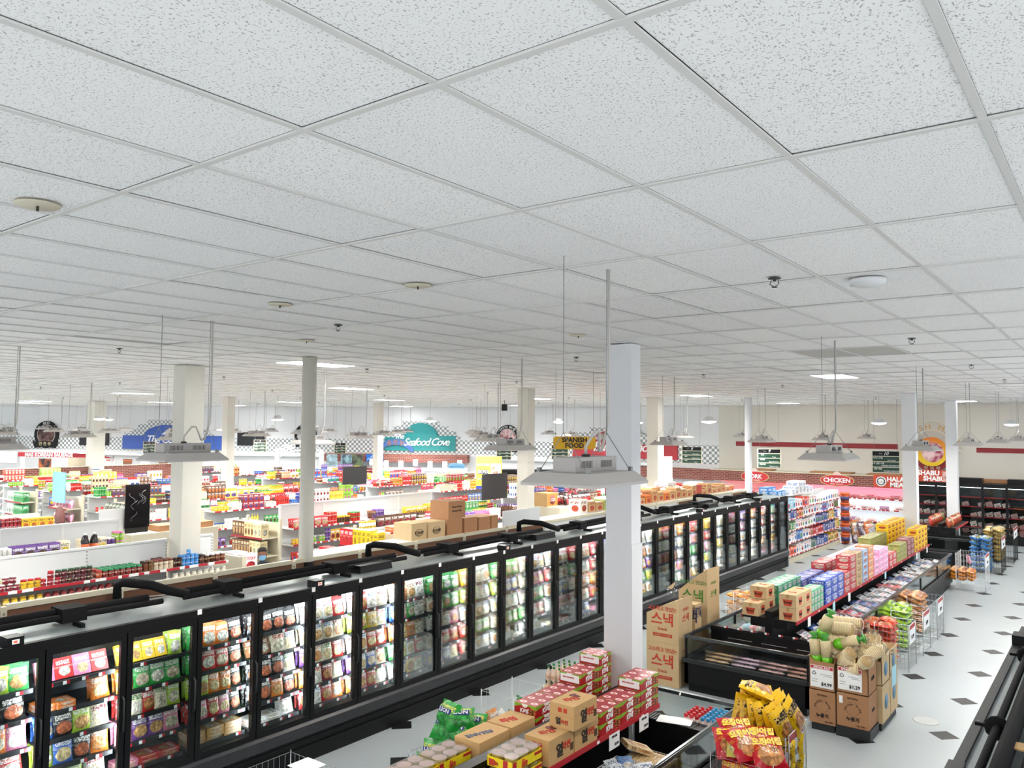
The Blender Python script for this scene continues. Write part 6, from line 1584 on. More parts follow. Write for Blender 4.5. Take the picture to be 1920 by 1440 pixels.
for i in range(12):
    c = ['#5a4a5a', '#c8703a', '#e8e4ec', '#a87a4a'][i % 4]
    pack('bag', 'rice_sack', '%s sack leaning in the pile by the orange buckets, %s one' % (cname(c), ordw(i + 1)), 'sack', 'sacks by the orange buckets', (-7.6 + 0.22 * (i % 3), 30.3 + 0.3 * (i // 6), 0.02 + 0.28 * ((i // 3) % 2)), (0.2, 0.34, 0.5), -0.8 + 0.2 * (i % 3), c, '#ffffff', '#e0d8e4', 0.3)

# ------------------------------------------------------------------ back walls: tile band, brick soffits, counters, signs
def wall_sign(poly, A, d, nr, off, th, mat, name, parent=None, label=None, cat='sign', uvs=1.0):
    b = MB(); b.prism(poly, A, d, ZAX, nr, off, off + th, 0, uvs)
    o = mo(name, b, mat, parent)
    if label: tag(o, label, cat)
    return o
def arc(cx, cz, r, a0, a1, n=14, rz=None):
    return [(cx + r * math.cos(a0 + (a1 - a0) * k / n), cz + (rz or r) * math.sin(a0 + (a1 - a0) * k / n)) for k in range(n + 1)]
S1 = lambda s, z, off=0.0: WP + W1d * s + W1n * off + ZAX * z
S2 = lambda s, z, off=0.0: WQ + W2d * s + W2n * off + ZAX * z
def steps(c, w, z0, z1, q=0.25):
    """stair-edged dome of tiles"""
    pts = []; n = int((z1 - z0) / q)
    left = [(c - w + w * 0.55 * (k / n) ** 1.6, z0 + q * k) for k in range(n + 1)]
    out = []
    for k, (s, z) in enumerate(left):
        if k: out.append((s, out[-1][1]))
        out.append((s, z))
    return out + [(2 * c - s, z) for s, z in out[::-1]]
tband = wall_sign([(0, 2.58), (L1, 2.58), (L1, 3.32), (0, 3.32)], WP, W1d, W1n, 0.0, 0.02, M['checker'], 'tile_band', wall1)
tband2 = wall_sign([(0, 2.6), (L2, 2.42), (L2, 3.28), (0, 3.32)], WQ, W2d, W2n, 0.0, 0.02, M['checker'], 'tile_band', wall2)
for c, w, zt, A, d_, n_, pw in ((10.75, 2.9, 4.3, WP, W1d, W1n, wall1), (25.35, 2.3, 4.45, WP, W1d, W1n, wall1), (7.6, 2.9, 4.2, WQ, W2d, W2n, wall2)):
    wall_sign(steps(c, w, 3.3, zt), A, d_, n_, 0.0, 0.022, M['checker'], 'tile_dome', pw)
wall_sign([(-4, 2.38), (20.2, 2.38), (20.2, 2.58), (-4, 2.58)], WP, W1d, W1n, 0.0, 0.5, M['white'], 'ledge', wall1)
wall_sign([(20.2, 2.15), (28.0, 2.15), (28.0, 2.56), (20.2, 2.56)], WP, W1d, W1n, 0.0, 0.6, M['brick'], 'brick_soffit', wall1)
wall_sign([(0.2, 2.38), (9.6, 2.30), (9.6, 2.44), (0.2, 2.52)], WQ, W2d, W2n, 0.0, 0.5, M['white'], 'ledge', wall2)
wall_sign([(8.6, 1.78), (12.4, 1.72), (12.4, 2.2), (8.6, 2.26)], WQ, W2d, W2n, 0.0, 0.5, M['brick'], 'brick_soffit', wall2)
# seafood sign
t = thing('seafood_sign', 'teal domed wall sign lettered The Seafood Cove with a blue arch beside it', 'sign')
teal = colmat('#1f8a8c', 0.5)
poly = [(23.4, 2.75), (27.25, 2.75), (27.25, 3.55), (26.5, 3.55)] + arc(25.35, 3.4, 0.98, 0.15, PI - 0.15, 16, 0.82) + [(24.2, 3.45), (23.4, 3.45)]
wall_sign(poly, WP, W1d, W1n, 0.03, 0.1, teal, 'backing', t)
ab = wall_sign(arc(24.0, 2.55, 1.05, 0.2, PI - 0.2, 14, 0.82) + arc(24.0, 2.55, 0.86, PI - 0.25, 0.25, 14, 0.5), WP, W1d, W1n, 0.14, 0.06, colmat('#4a6fb4'), 'blue_arch', t)
arc_text('생선부', 0.32, M['kraft2'], S1(24.0, 2.2, 0.21), W1d, ZAX, 0.98, PI / 2, 0.36, ab, bold=0.02)
text('Seafood Cove', 0.56, M['paper'], S1(25.7, 3.2, 0.22), W1d + ZAX * 0.02, ZAX, t, shear=0.35, space=0.78, bold=0.008)
text('The', 0.4, M['paper'], S1(24.2, 3.5, 0.22), W1d, ZAX, t, shear=0.35, space=0.82, bold=0.008)
# corner deli sign
t = thing('deli_sign', 'blue domed wall sign lettered The Corner Deli, half behind the cream pillar', 'sign')
poly = [(8.0, 2.66), (14.0, 2.66), (14.0, 3.42), (12.3, 3.42)] + arc(10.7, 3.3, 1.45, 0.12, PI - 0.12, 16, 0.72) + [(9.2, 3.42), (8.0, 3.42)]
wall_sign(poly, WP, W1d, W1n, 0.03, 0.1, colmat('#2f55a8'), 'backing', t)
text('The Corner Deli', 0.62, M['paper'], S1(11.2, 3.2, 0.15), W1d + ZAX * 0.02, ZAX, t, shear=0.35, space=0.85, bold=0.008)
# butcher sign
t = thing('butcher_sign', 'red wall sign lettered The Butcher Shop behind the tall pillar', 'sign')
poly = [(5.45, 2.62), (10.7, 2.58), (10.7, 3.25), (9.2, 3.25)] + arc(7.6, 3.15, 1.2, 0.12, PI - 0.12, 14, 0.8) + [(6.3, 3.2), (5.45, 3.2)]
wall_sign(poly, WQ, W2d, W2n, 0.03, 0.1, colmat('#b8303c'), 'backing', t)
text('Butcher Shop', 0.66, M['paper'], S2(8.05, 3.12, 0.15), W2d, ZAX, t, shear=0.35, space=0.85, bold=0.01)
# round department signs
def round_sign(c, z, r, A, d, nr, label, words, kor, mats):
    t = thing('round_sign', label, 'sign')
    o = A + d * c + ZAX * z
    b = MB(); b.prism(arc(0, 0, r, 0, 2 * PI, 28)[:-1], o, d, ZAX, nr, 0.03, 0.1); mo('backing', b, M['black'], t)
    b = MB(); b.prism(arc(0, 0, r * .74, 0, 2 * PI, 28)[:-1], o, d, ZAX, nr, 0.1, 0.12); mo('ring', b, colmat('#a8a4a0'), t)
    b = MB(); b.prism(arc(0, 0, r * .68, 0, 2 * PI, 28)[:-1], o, d, ZAX, nr, 0.12, 0.135); mo('picture', b, mats, t)
    arc_text(words, r * 0.2, M['paper'], o + nr * 0.105, d, ZAX, r * 0.86, PI / 2, 0.17, t, bold=0.01)
    b = MB(); b.prism([(-r * 1.05, -r * .42), (-r * .8, -r * .55), (0, -r * .45), (r * .8, -r * .55), (r * 1.05, -r * .42), (r * .85, -r * 1.0), (0, -r * .88), (-r * .85, -r * 1.0)][::-1][::-1], o, d, ZAX, nr, 0.13, 0.18); bn = mo('banner', b, M['black'], t)
    text(kor, r * 0.3, colmat('#d8c89a'), o + nr * 0.185 - ZAX * r * 0.7, d, ZAX, bn, bold=0.01)
pic = lambda nm, a, b_: print_static(nm, a, b_)
def print_static(nm, a, c):
    m = newmat(nm); g = G(m); pos = g.n('NewGeometry').outputs['Position']
    v = g.n('TexNoise', None, Vector=pos, Scale=4.0, Detail=3.0).outputs[0]
    g.bsdf(g.mix(g.n('MapRange', None, Value=v, i1=0.4, i2=0.6).outputs[0], C(a), C(c)), 0.5); return m
round_sign(3.15, 3.42, 0.78, WP, W1d, W1n, 'round black deli sign with a dark food picture and banner', 'DELI', '반 찬 부', print_static('deli_picture', '#3a1c1c', '#7a5a50'))
round_sign(18.9, 3.5, 0.64, WP, W1d, W1n, 'round black sign with a purple picture behind the round pillar', 'PRODUCE', '야 채 부', print_static('purple_picture', '#d8d8e0', '#5a4a8a'))
round_sign(30.1 - L1 + 0.15, 3.45, 0.7, WQ, W2d, W2n, 'round black fresh meat sign on the corner wall', 'FRESH MEAT', '정 육 부', print_static('meat_picture', '#8a2a34', '#e0c0c0'))
def tv(s0, s1, z0, z1, label):
    b = MB(); b.prism([(s0, z0), (s1, z0), (s1, z1), (s0, z1)], WP, W1d, ZAX, W1n, 0.05, 0.14); t = mo('television', b, M['screen']); tag(t, label, 'television')
    b = MB(); b.prism([(s0, z0), (s1, z0), (s1, z0 + .04), (s0, z0 + .04)], WP, W1d, ZAX, W1n, 0.14, 0.15); mo('bezel', b, M['black'], t)
    b = MB(); b.prism([((s0 + s1) / 2 - .15, z0 + .15), ((s0 + s1) / 2 + .15, z0 + .15), ((s0 + s1) / 2 + .15, z1 - .15), ((s0 + s1) / 2 - .15, z1 - .15)], WP, W1d, ZAX, W1n, 0.0, 0.05); mo('wall_mount', b, M['black'], t)
tv(5.3, 7.1, 2.84, 3.6, 'dark wall television beside the cream pillar far on the deli side'); tv(14.95, 16.5, 2.92, 3.64, 'dark wall television between the blue sign and the round pillar')
# seafood counter
t = thing('seafood_counter', 'bright white seafood counter under the brick soffit', 'counter')
b = MB(); b.prism([(20.3, 0), (28.2, 0), (28.2, 1.0), (20.3, 1.0)], WP, W1d, ZAX, W1n, 1.0, 2.2); mo('base', b, colmat('#3a4a6a'), t)
b = MB(); b.prism([(20.3, 1.0), (28.2, 1.0), (28.2, 1.12), (20.3, 1.12)], WP, W1d, ZAX, W1n, 0.9, 2.25); mo('rim', b, M['white'], t)
b = MB(); p = [S1(20.4, 1.1, 2.2), S1(28.1, 1.1, 2.2), S1(28.1, 1.55, 1.0), S1(20.4, 1.55, 1.0)]; b.add(p + [q - ZAX * .05 for q in p], [(0, 1, 2, 3), (7, 6, 5, 4)]); mo('ice_bed', b, plain('ice', '#f2f6f8', 0.5, noise=0.1, scale=5), t)
b = MB(); b.prism([(20.3, 1.78), (28.2, 1.78), (28.2, 1.9), (20.3, 1.9)], WP, W1d, ZAX, W1n, 0.8, 1.5); mo('canopy', b, M['white'], t)
b = MB(); b.prism([(20.4, 1.76), (28.1, 1.76), (28.1, 1.78), (20.4, 1.78)], WP, W1d, ZAX, W1n, 1.1, 1.3); mo('canopy_lamp', b, M['case'], t)
for k in range(9):
    b = MB(); s = 20.6 + k * 0.9; b.tube([S1(s, 1.12, 2.2), S1(s, 1.6, 1.9), S1(s, 1.78, 1.4)], 0.012, 4); mo('glass_post', b, M['chrome'], t)
rq = random.Random(6)
for k in range(40):
    s, o_ = 20.6 + (k % 14) * 0.54, 1.2 + 0.36 * (k // 14)
    pack('box', 'seafood_tray', '%s seafood tray, %s on the ice bed' % (['white', 'grey blue'][k % 2], ordw(k + 1)), 'seafood tray', 'seafood trays on the ice', S1(s, 1.56 - (o_ - 1.0) * 0.375, o_), (0.2, 0.3, 0.05), math.atan2(W1d.y, W1d.x) + PI / 2, '#eef2f4' if k % 2 == 0 else '#8aa0b0', '#4a5a6a', '#c8d4da')
for k in range(10):
    b = MB(); b.prism([(0, 0), (0.26, 0), (0.26, 0.34), (0, 0.34)], (0, 0, 0), W1d, ZAX, W1n, 0, 0.01)
    o = mo('price_sheet', b, M['paper'], None, S1(20.6 + 0.78 * k, 1.92 if k % 3 else 2.0, 1.2)); tag(o, 'white price sheet over the seafood counter, %s from its far end' % ordw(k + 1), 'price sheet', 'price sheets over the seafood counter')
    b = MB(); b.tube([(W1d * .13) + ZAX * .34, (W1d * .13) + ZAX * .5], 0.004, 4); mo('hook', b, M['wire'], o)
for k, (s, nm, c1, c2) in enumerate([(20.6, 'oyster', '#7a8a90', '#a8c8d8'), (21.4, 'fish', '#8ab0bc', '#3a4a54'), (22.0, 'mussel', '#5a6a4a', '#2a2a2a')]):
    b = MB(); b.prism([(0, 0), (0.6, 0), (0.6, 0.62), (0, 0.62)], S1(s, 1.93, 1.25), W1d, ZAX, W1n, 0, 0.02); o = mo('picture_board', b, print_static(nm + '_poster', c1, c2)); tag(o, 'square %s picture board standing over the seafood counter' % nm, 'picture board')
b = MB(); b.prism([(0, 0), (0.95, 0), (0.95, 0.4), (0, 0.4)], S1(22.55, 2.16, 0.62), W1d, ZAX, W1n, 0, 0.03); o = mo('blue_sign', b, colmat('#2a6ac0')); tag(o, 'blue fish sign on the brick soffit beside the pillar', 'sign')
b = MB()
for k in range(5): b.prism([(k * .18, 0), (k * .18 + .06, .12), (k * .18 + .16, .16), (k * .18 + .06, .04)], S1(22.6, 2.22 + .12 * (k % 2), 0.655), W1d, ZAX, W1n, 0, 0.005)
mo('fish_print', b, colmat('#a8d0f0'), o)['kind'] = 'stuff'
b = MB(); b.prism([(28.3, 0), (28.36, 0), (28.36, 2.15), (28.3, 2.15)], WP, W1d, ZAX, W1n, 0.3, 1.2)
# lit salad fridge and dark coolers near the corner
t = thing('display_fridge', 'bright white open fridge with a blue headed sign beside the seafood counter', 'fridge')
F0 = Vector((-24.35, 27.0, 0)); fd = _r.copy(); fn = Vector((fd.y, -fd.x, 0))
b = MB(); b.prism([(0, 0), (1.0, 0), (1.0, 0.6), (0, 0.6)], F0, fd, ZAX, fn, -0.7, 0); b.prism([(0, 0), (0.06, 0), (0.06, 2.1), (0, 2.1)], F0, fd, ZAX, fn, -0.7, 0); b.prism([(0.94, 0), (1.0, 0), (1.0, 2.1), (0.94, 2.1)], F0, fd, ZAX, fn, -0.7, 0); b.prism([(0, 2.0), (1.0, 2.0), (1.0, 2.15), (0, 2.15)], F0, fd, ZAX, fn, -0.7, 0); b.prism([(0, .6), (1.0, .6), (1.0, 2.0), (0, 2.0)], F0, fd, ZAX, fn, -0.7, -0.65)
mo('cabinet', b, M['white'], t)
for z in (0.95, 1.3, 1.65):
    b = MB(); b.prism([(.06, z), (.94, z), (.94, z + .02), (.06, z + .02)], F0, fd, ZAX, fn, -0.65, -0.1); mo('shelf', b, M['white'], t)
b = MB(); b.prism([(.1, 1.97), (.9, 1.97), (.9, 2.0), (.1, 2.0)], F0, fd, ZAX, fn, -0.3, -0.15); mo('lamp', b, M['case'], t)
b = MB(); b.prism([(.15, 2.15)] + [(.9, 2.15)] + arc(.52, 2.28, .38, .3, PI - .3, 8, .12), F0, fd, ZAX, fn, -0.1, -0.06); hd = mo('header_sign', b, colmat('#7ab4d8'), t); text('Salad Produce', 0.11, colmat('#2a4a8a'), F0 + fd * .52 + ZAX * 2.24 + fn * -0.055, fd, ZAX, hd)
for k in range(12):
    pack('box', 'chilled_pack', 'small %s pack in the bright white fridge, %s one' % (['orange', 'pale', 'white'][k % 3], ordw(k + 1)), 'chilled pack', 'packs in the bright fridge', F0 + fd * (0.15 + .2 * (k % 4)) + fn * -0.3 + ZAX * (0.975 + 0.35 * (k // 4)), (0.2, 0.18, 0.12), YAW - PI / 2, ['#e0784a', '#e8eef0', '#f4f4f2'][k % 3], '#3a6a9a', '#e8e0d8')
t = thing('dark_cooler', 'black framed glass cooler in the far corner near the bright fridge', 'cooler')
F1 = Vector((-22.9, 28.3, 0))
b = MB(); b.prism([(0, 0), (3.2, 0), (3.2, .4), (0, .4)], F1, fd, ZAX, fn, -0.8, 0); b.prism([(0, 1.95), (3.2, 1.95), (3.2, 2.1), (0, 2.1)], F1, fd, ZAX, fn, -0.8, 0); b.prism([(0, .4), (3.2, .4), (3.2, 1.95), (0, 1.95)], F1, fd, ZAX, fn, -0.8, -0.75); mo('cabinet', b, M['black'], t)
for k in range(5):
    b = MB(); b.prism([(k * .78, .4), (k * .78 + .08, .4), (k * .78 + .08, 1.95), (k * .78, 1.95)], F1, fd, ZAX, fn, -0.05, 0.01); mo('mullion', b, M['black'], t)
for z in (.8, 1.2, 1.6):
    b = MB(); b.prism([(.05, z), (3.15, z), (3.15, z + .02), (.05, z + .02)], F1, fd, ZAX, fn, -0.7, -0.1); mo('shelf', b, M['white'], t)
for k in range(24):
    pack('box', 'chilled_pack', 'pale pack in the dark corner cooler, %s one' % ordw(k + 1), 'chilled pack', 'packs in the dark corner cooler', F1 + fd * (0.2 + .38 * (k % 8)) + fn * -0.35 + ZAX * (0.825 + 0.4 * (k // 8)), (0.3, 0.3, 0.2), YAW - PI / 2, ['#e8e4e0', '#f0d8d4', '#e0e4e8'][k % 3], '#8a3a3a', '#d8c0b8')
# deli side: fascia, backlit panels, counter, brick half wall
t = thing('sausage_stall', 'deli stall with a red fascia lettered MAS KOREAN SAUSAGE', 'stall')
b = MB(); b.prism([(4.75, 2.32), (10.2, 2.3), (9.0, 2.52), (4.75, 2.55)], WP, W1d, ZAX, W1n, 3.9, 4.0); fa = mo('fascia', b, colmat('#b01f2a'), t)
text('MAS KOREAN SAUSAGE', 0.26, M['paper'], S1(6.55, 2.42, 4.01), W1d, ZAX, fa, bold=0.035)
b = MB(); b.prism([(-1, 1.15), (12, 1.15), (12, 1.5), (-1, 1.5)], WP, W1d, ZAX, W1n, 3.6, 4.0); b.prism([(-1, 0), (12, 0), (12, 1.15), (-1, 1.15)], WP, W1d, ZAX, W1n, 3.7, 3.9); mo('counter_front', b, colmat('#8a8578'), t)
b = MB(); b.prism([(6.6, 1.5), (8.6, 1.5), (8.6, 2.28), (6.6, 2.28)], WP, W1d, ZAX, W1n, 2.6, 2.65); mo('back_panel', b, colmat('#d8cbb0'), t)
b = MB(); b.prism([(3.6, 2.0), (4.6, 2.0), (4.6, 2.55), (3.6, 2.55)], WP, W1d, ZAX, W1n, 3.9, 3.95); mo('light_box', b, emit('menu_light', '#ffffff', 1.6), t)
b = MB(); b.prism([(2.2, 1.9), (3.4, 1.9), (3.4, 2.55), (2.2, 2.55)], WP, W1d, ZAX, W1n, 3.9, 3.95); mo('light_box', b, D.materials['menu_light'], t)
b = MB(); b.prism([(5.6, 1.6), (6.3, 1.6), (6.3, 2.2), (5.6, 2.2)], WP, W1d, ZAX, W1n, 3.5, 3.55); mo('food_poster', b, print_static('food_poster', '#2a2426', '#c86a2a'), t)
b = MB(); b.prism([(7.8, 2.55), (16, 2.38), (16, 2.44), (7.8, 2.62)], WP, W1d, ZAX, W1n, 2.5, 4.3); mo('awning', b, M['white'], t)
for s in (4.7, 9.9, 15.8):
    b = MB(); b.prism([(s, 0), (s + .12, 0), (s + .12, 2.4), (s, 2.4)], WP, W1d, ZAX, W1n, 3.6, 3.75); mo('post', b, M['white'], t)
for k in range(5):
    b = MB(); b.prism([(0, 0), (.5, 0), (.5, .5), (0, .5)], S1(9.6 + 1.0 * k, 1.75, 3.7), W1d, ZAX, W1n, 0, 0.02); o = mo('menu_sheet', b, M['paper'] if k % 2 == 0 else colmat('#8a5a3a')); tag(o, '%s menu sheet over the deli counter, %s from the stall' % (['white', 'brown'][k % 2], ordw(k + 1)), 'menu')
    b = MB(); b.prism([(.04, .4), (.46, .4), (.46, .46), (.04, .46)], S1(9.6 + 1.0 * k, 1.75, 3.7), W1d, ZAX, W1n, 0.02, 0.022); mo('heading', b, colmat('#d8642a'), o)
b = MB(); b.prism([(0, 0), (10.5, 0), (10.5, 2.17), (0, 2.17)], (-36, 11.5, 0), (0, 1, 0), ZAX, (1, 0, 0), -0.2, 0)
o = mo('brick_half_wall', b, M['brick']); tag(o, 'low red brick wall in front of the deli counter', 'low wall')
b = MB(); b.box(-36.25, -35.95, 11.5, 22.0, 2.17, 2.2); mo('coping', b, colmat('#a8a090'), o)
# food court arch
t = thing('food_arch', 'white open arch lettered FOOD COURT behind the round pillar', 'sign')
for s in (19.15, 21.45):
    b = MB(); b.prism([(s - .09, 0), (s + .09, 0), (s + .09, 2.85), (s - .09, 2.85)], WP, W1d, ZAX, W1n, 3.9, 4.05); mo('post', b, M['white'], t)
for r, z in ((1.95, 1.35), (1.55, 1.35)):
    b = MB(); b.tube([S1(20.3 + r * math.cos(a), z + r * math.sin(a) * 0.95, 3.98) for a in [0.9 + (PI - 1.8) * k / 14 for k in range(15)]], 0.03, 5); mo('arch_bar', b, M['white'], t)
arc_text('FOOD COURT', 0.34, M['white'], S1(20.3, 1.35, 3.98), W1d, ZAX, 1.68, PI / 2, 0.125, t, bold=0.01)
# ------------------------------------------------------------------ right wall
b = MB(); b.prism([(-13.7, 3.28), (-7.06, 3.28), (-7.06, 3.48), (-13.7, 3.48)], WO3, W3d, ZAX, W3n, 0, 0.02); mo('red_band', b, M['darkred'], wall3)
b = MB(); b.prism([(-4.35, 3.22), (1.5, 3.22), (1.5, 3.4), (-4.35, 3.4)], WO3, W3d, ZAX, W3n, 0, 0.02); mo('red_band', b, M['darkred'], wall3)
b = MB(); b.prism([(-14.4, 1.8), (-6.45, 1.8), (-6.45, 2.24), (-14.4, 2.24)], WO3, W3d, ZAX, W3n, 0, 1.2); so = mo('brick_soffit', b, M['brick'], wall3)
b = MB(); b.prism([(-14.4, 2.24), (-6.4, 2.24), (-6.4, 2.27), (-14.4, 2.27)], WO3, W3d, ZAX, W3n, 0, 1.25); mo('soffit_cap', b, M['cream'], so)
for i, (x, w) in enumerate([(-12.2, 0.8), (-9.4, 1.6), (-7.4, 1.2)]):
    b = MB(); b.box(x - w / 2, x + w / 2, 33.5, 34.2, 2.272, 2.33); o = mo('flat_cardboard', b, M['kraft2']); tag(o, 'flattened brown cardboard on the brick soffit, %s piece from the corner' % ordw(i + 1), 'cardboard')
t = thing('meat_case', 'open white meat case lit pink under the brick soffit', 'meat case')
b = MB(); b.box(-14.3, -6.45, 33.25, 34.4, 0, 0.42); mo('base', b, colmat('#5a5a5c'), t)
b = MB(); b.box(-14.3, -6.45, 33.15, 33.25, 0.28, 0.42); b.box(-14.3, -6.45, 33.2, 33.26, 0.1, 0.18); mo('bumper', b, colmat('#b8b4ae'), t)
b = MB(); b.box(-14.3, -6.45, 34.3, 34.42, 0.42, 1.8); mo('back_wall', b, M['white'], t)
for z, d_ in ((0.5, 33.3), (0.94, 33.55), (1.34, 33.75)):
    b = MB(); b.box(-14.3, -6.45, d_, 34.3, z - 0.03, z); sh = mo('shelf', b, M['white'], t)
    b = MB(); b.box(-14.3, -6.45, d_ - 0.012, d_, z - 0.04, z + 0.01); mo('price_rail', b, M['prail'], sh)
b = MB(); b.box(-10.6, -6.5, 33.85, 33.95, 1.76, 1.79); mo('pink_lamp', b, M['pink'], t)
b = MB(); b.box(-14.2, -10.7, 33.85, 33.95, 1.76, 1.79); mo('red_lamp', b, M['redlamp'], t)
for z, y in ((0.905, 33.75), (1.305, 33.9)):
    b = MB(); b.box(-10.6, -6.5, y, y + .05, z - .012, z); mo('shelf_lamp', b, M['case'], t)
rq = random.Random(13); k = 0
for z, y in ((0.5, 33.5), (0.94, 33.75), (1.34, 33.95)):
    x = -14.1
    while x < -6.7:
        k += 1
        c = rq.choice(['#e8a8a8', '#f0d4d0', '#c85a62', '#e8c8c4', '#b84a52']) if z > 1.3 or x < -10 else rq.choice(['#f2e4e0', '#f0d0cc', '#e8bcb8', '#f4ece8', '#a878a8'])
        pack('box', 'meat_tray', '%s meat tray, %s along in the pink lit case' % (cname(c), ordw(k)), 'meat tray', 'meat trays in the pink lit case', (x + 0.11, y, z + 0.002), (0.3, 0.21, rq.uniform(0.06, 0.14)), PI / 2 * 0, c, '#ffffff', '#e0a0a0')
        x += rq.choice([0.23, 0.24, 0.5])
def oval_sign(x, z, w, h, word, label):
    t = thing('oval_sign', label, 'sign')
    b = MB(); b.prism(arc(0, 0, w / 2, 0, 2 * PI, 24, h / 2)[:-1], (x, 33.28, z), W3d, ZAX, W3n, 0, 0.04); mo('backing', b, colmat('#c0242e'), t)
    b = MB(); b.prism(arc(0, 0, w / 2 + .03, 0, 2 * PI, 24, h / 2 + .03)[:-1], (x, 33.285, z), W3d, ZAX, W3n, 0, 0.03); mo('rim', b, colmat('#d8b87a'), t)
    b = MB(); b.prism(arc(0, h * .45, w * .13, 0, 2 * PI, 14)[:-1], (x, 33.275, z), W3d, ZAX, W3n, 0, 0.03); mo('crest', b, colmat('#e8c8c0'), t)
    text(word, 0.24, M['paper'], (x, 33.235, z), W3d, ZAX, t, bold=0.03); text('FRESH QUALITY', 0.07, M['paper'], (x, 33.235, z - .15), W3d, ZAX, t)
oval_sign(-12.4, 2.03, 1.15, 0.42, 'PORK', 'red oval sign lettered PORK on the brick soffit'); oval_sign(-9.06, 2.02, 1.25, 0.42, 'CHICKEN', 'red oval sign lettered CHICKEN on the brick soffit')
t = thing('halal_sign', 'orange red sign lettered HALAL MEAT beside the pillar', 'sign')
b = MB(); b.prism([(-7.7, 1.82), (-6.35, 1.82), (-6.35, 2.3), (-7.7, 2.3)], (0, 33.27, 0), W3d, ZAX, W3n, 0, 0.03); mo('backing', b, colmat('#c24428'), t)
text('HALAL', 0.24, M['paper'], (-6.85, 33.235, 2.15), W3d, ZAX, t, bold=0.04); text('MEAT', 0.24, M['paper'], (-6.8, 33.235, 1.94), W3d, ZAX, t, bold=0.04)
b = MB(); b.prism(arc(-7.42, 2.06, .19, 0, 2 * PI, 20)[:-1], (0, 33.24, 0), W3d, ZAX, W3n, 0, 0.01); mo('badge', b, M['paper'], t)
b = MB(); b.prism(arc(-7.42, 2.06, .15, 0, 2 * PI, 20)[:-1], (0, 33.23, 0), W3d, ZAX, W3n, 0, 0.01); mo('badge_ring', b, colmat('#4a4a4a'), t)
b = MB(); b.prism(arc(-7.42, 2.06, .11, 0, 2 * PI, 20)[:-1], (0, 33.22, 0), W3d, ZAX, W3n, 0, 0.01); mo('badge_centre', b, M['paper'], t)
text('حلال', 0.1, M['ink'], (-7.42, 33.2, 2.06), W3d, ZAX, t)
t = thing('shabu_sign', 'orange red sign lettered SHABU SHABU between the two pillars', 'sign')
b = MB(); b.prism([(-6.3, 2.122), (-5.0, 2.122), (-5.0, 2.56), (-6.3, 2.56)], (0, 33.42, 0), W3d, ZAX, W3n, 0, 0.03); mo('backing', b, colmat('#c24428'), t)
text('SHABU', 0.24, M['paper'], (-5.8, 33.385, 2.44), W3d, ZAX, t, bold=0.04); text('SHABU', 0.24, M['paper'], (-5.6, 33.385, 2.23), W3d, ZAX, t, bold=0.04)
b = MB(); b.prism([(-5.3, 2.15), (-5.02, 2.12), (-5.02, 2.52), (-5.35, 2.52)], (0, 33.38, 0), W3d, ZAX, W3n, 0, 0.01); mo('meat_picture', b, print_static('shabu_picture', '#8a2a34', '#e8c0b8'), t)
# big round fresh meat sign
t = thing('meat_roundel', 'large yellow ringed round meat picture sign with an open arch', 'sign')
mc = Vector((-5.82, 34.3, 3.22))
b = MB(); b.prism(arc(0, -.1, .66, PI * 1.03, 2 * PI - .03, 20) + [], mc, W3d, ZAX, W3n, -0.12, 0.04); mo('red_crescent', b, M['darkred'], t)
def mat_roundel():
    m = newmat('roundel_yellow'); g = G(m); sp = g.n('SeparateXYZ', None, Vector=g.n('UVMap').outputs[0])
    g.bsdf(g.mix(g.n('MapRange', None, Value=sp.outputs[1], i1=-.3, i2=.5).outputs[0], C('#ecc81e'), C('#e07a1a')), 0.4); return m
b = MB(); b.prism(arc(0, 0, .56, 0, 2 * PI, 32)[:-1], mc, W3d, ZAX, W3n, 0.04, 0.1); mo('yellow_ring', b, mat_roundel(), t)
b = MB(); b.prism(arc(.04, -.02, .38, 0, 2 * PI, 32)[:-1], mc, W3d, ZAX, W3n, 0.1, 0.11); mo('meat_picture', b, print_static('roundel_meat', '#a83a54', '#f0d0d0'), t)
for r in (.72, 1.05):
    b = MB(); b.tube([mc + W3d * (r * math.cos(a)) + ZAX * (r * math.sin(a) * 1.08 + .05) + W3n * .06 for a in [PI * k / 20 for k in range(21)]], 0.018, 5); mo('arch_bar', b, colmat('#e8e0c8'), t)
b = MB(); b.tube([mc + W3d * .72 + ZAX * .05 + W3n * .06, mc + W3d * 1.05 + ZAX * .05 + W3n * .06], 0.018, 5); b.tube([mc - W3d * .72 + ZAX * .05 + W3n * .06, mc - W3d * 1.05 + ZAX * .05 + W3n * .06], 0.018, 5); mo('arch_foot', b, colmat('#e8e0c8'), t)['kind'] = 'stuff'
arc_text('FRESH MEAT', 0.3, colmat('#c8953a'), mc + W3n * .06 + ZAX * .05, W3d, ZAX, .9, PI / 2, 0.26, t)
text('정 육 부', 0.18, colmat('#e8d8b8'), mc + W3n * .05 - ZAX * .64, W3d, ZAX, t)
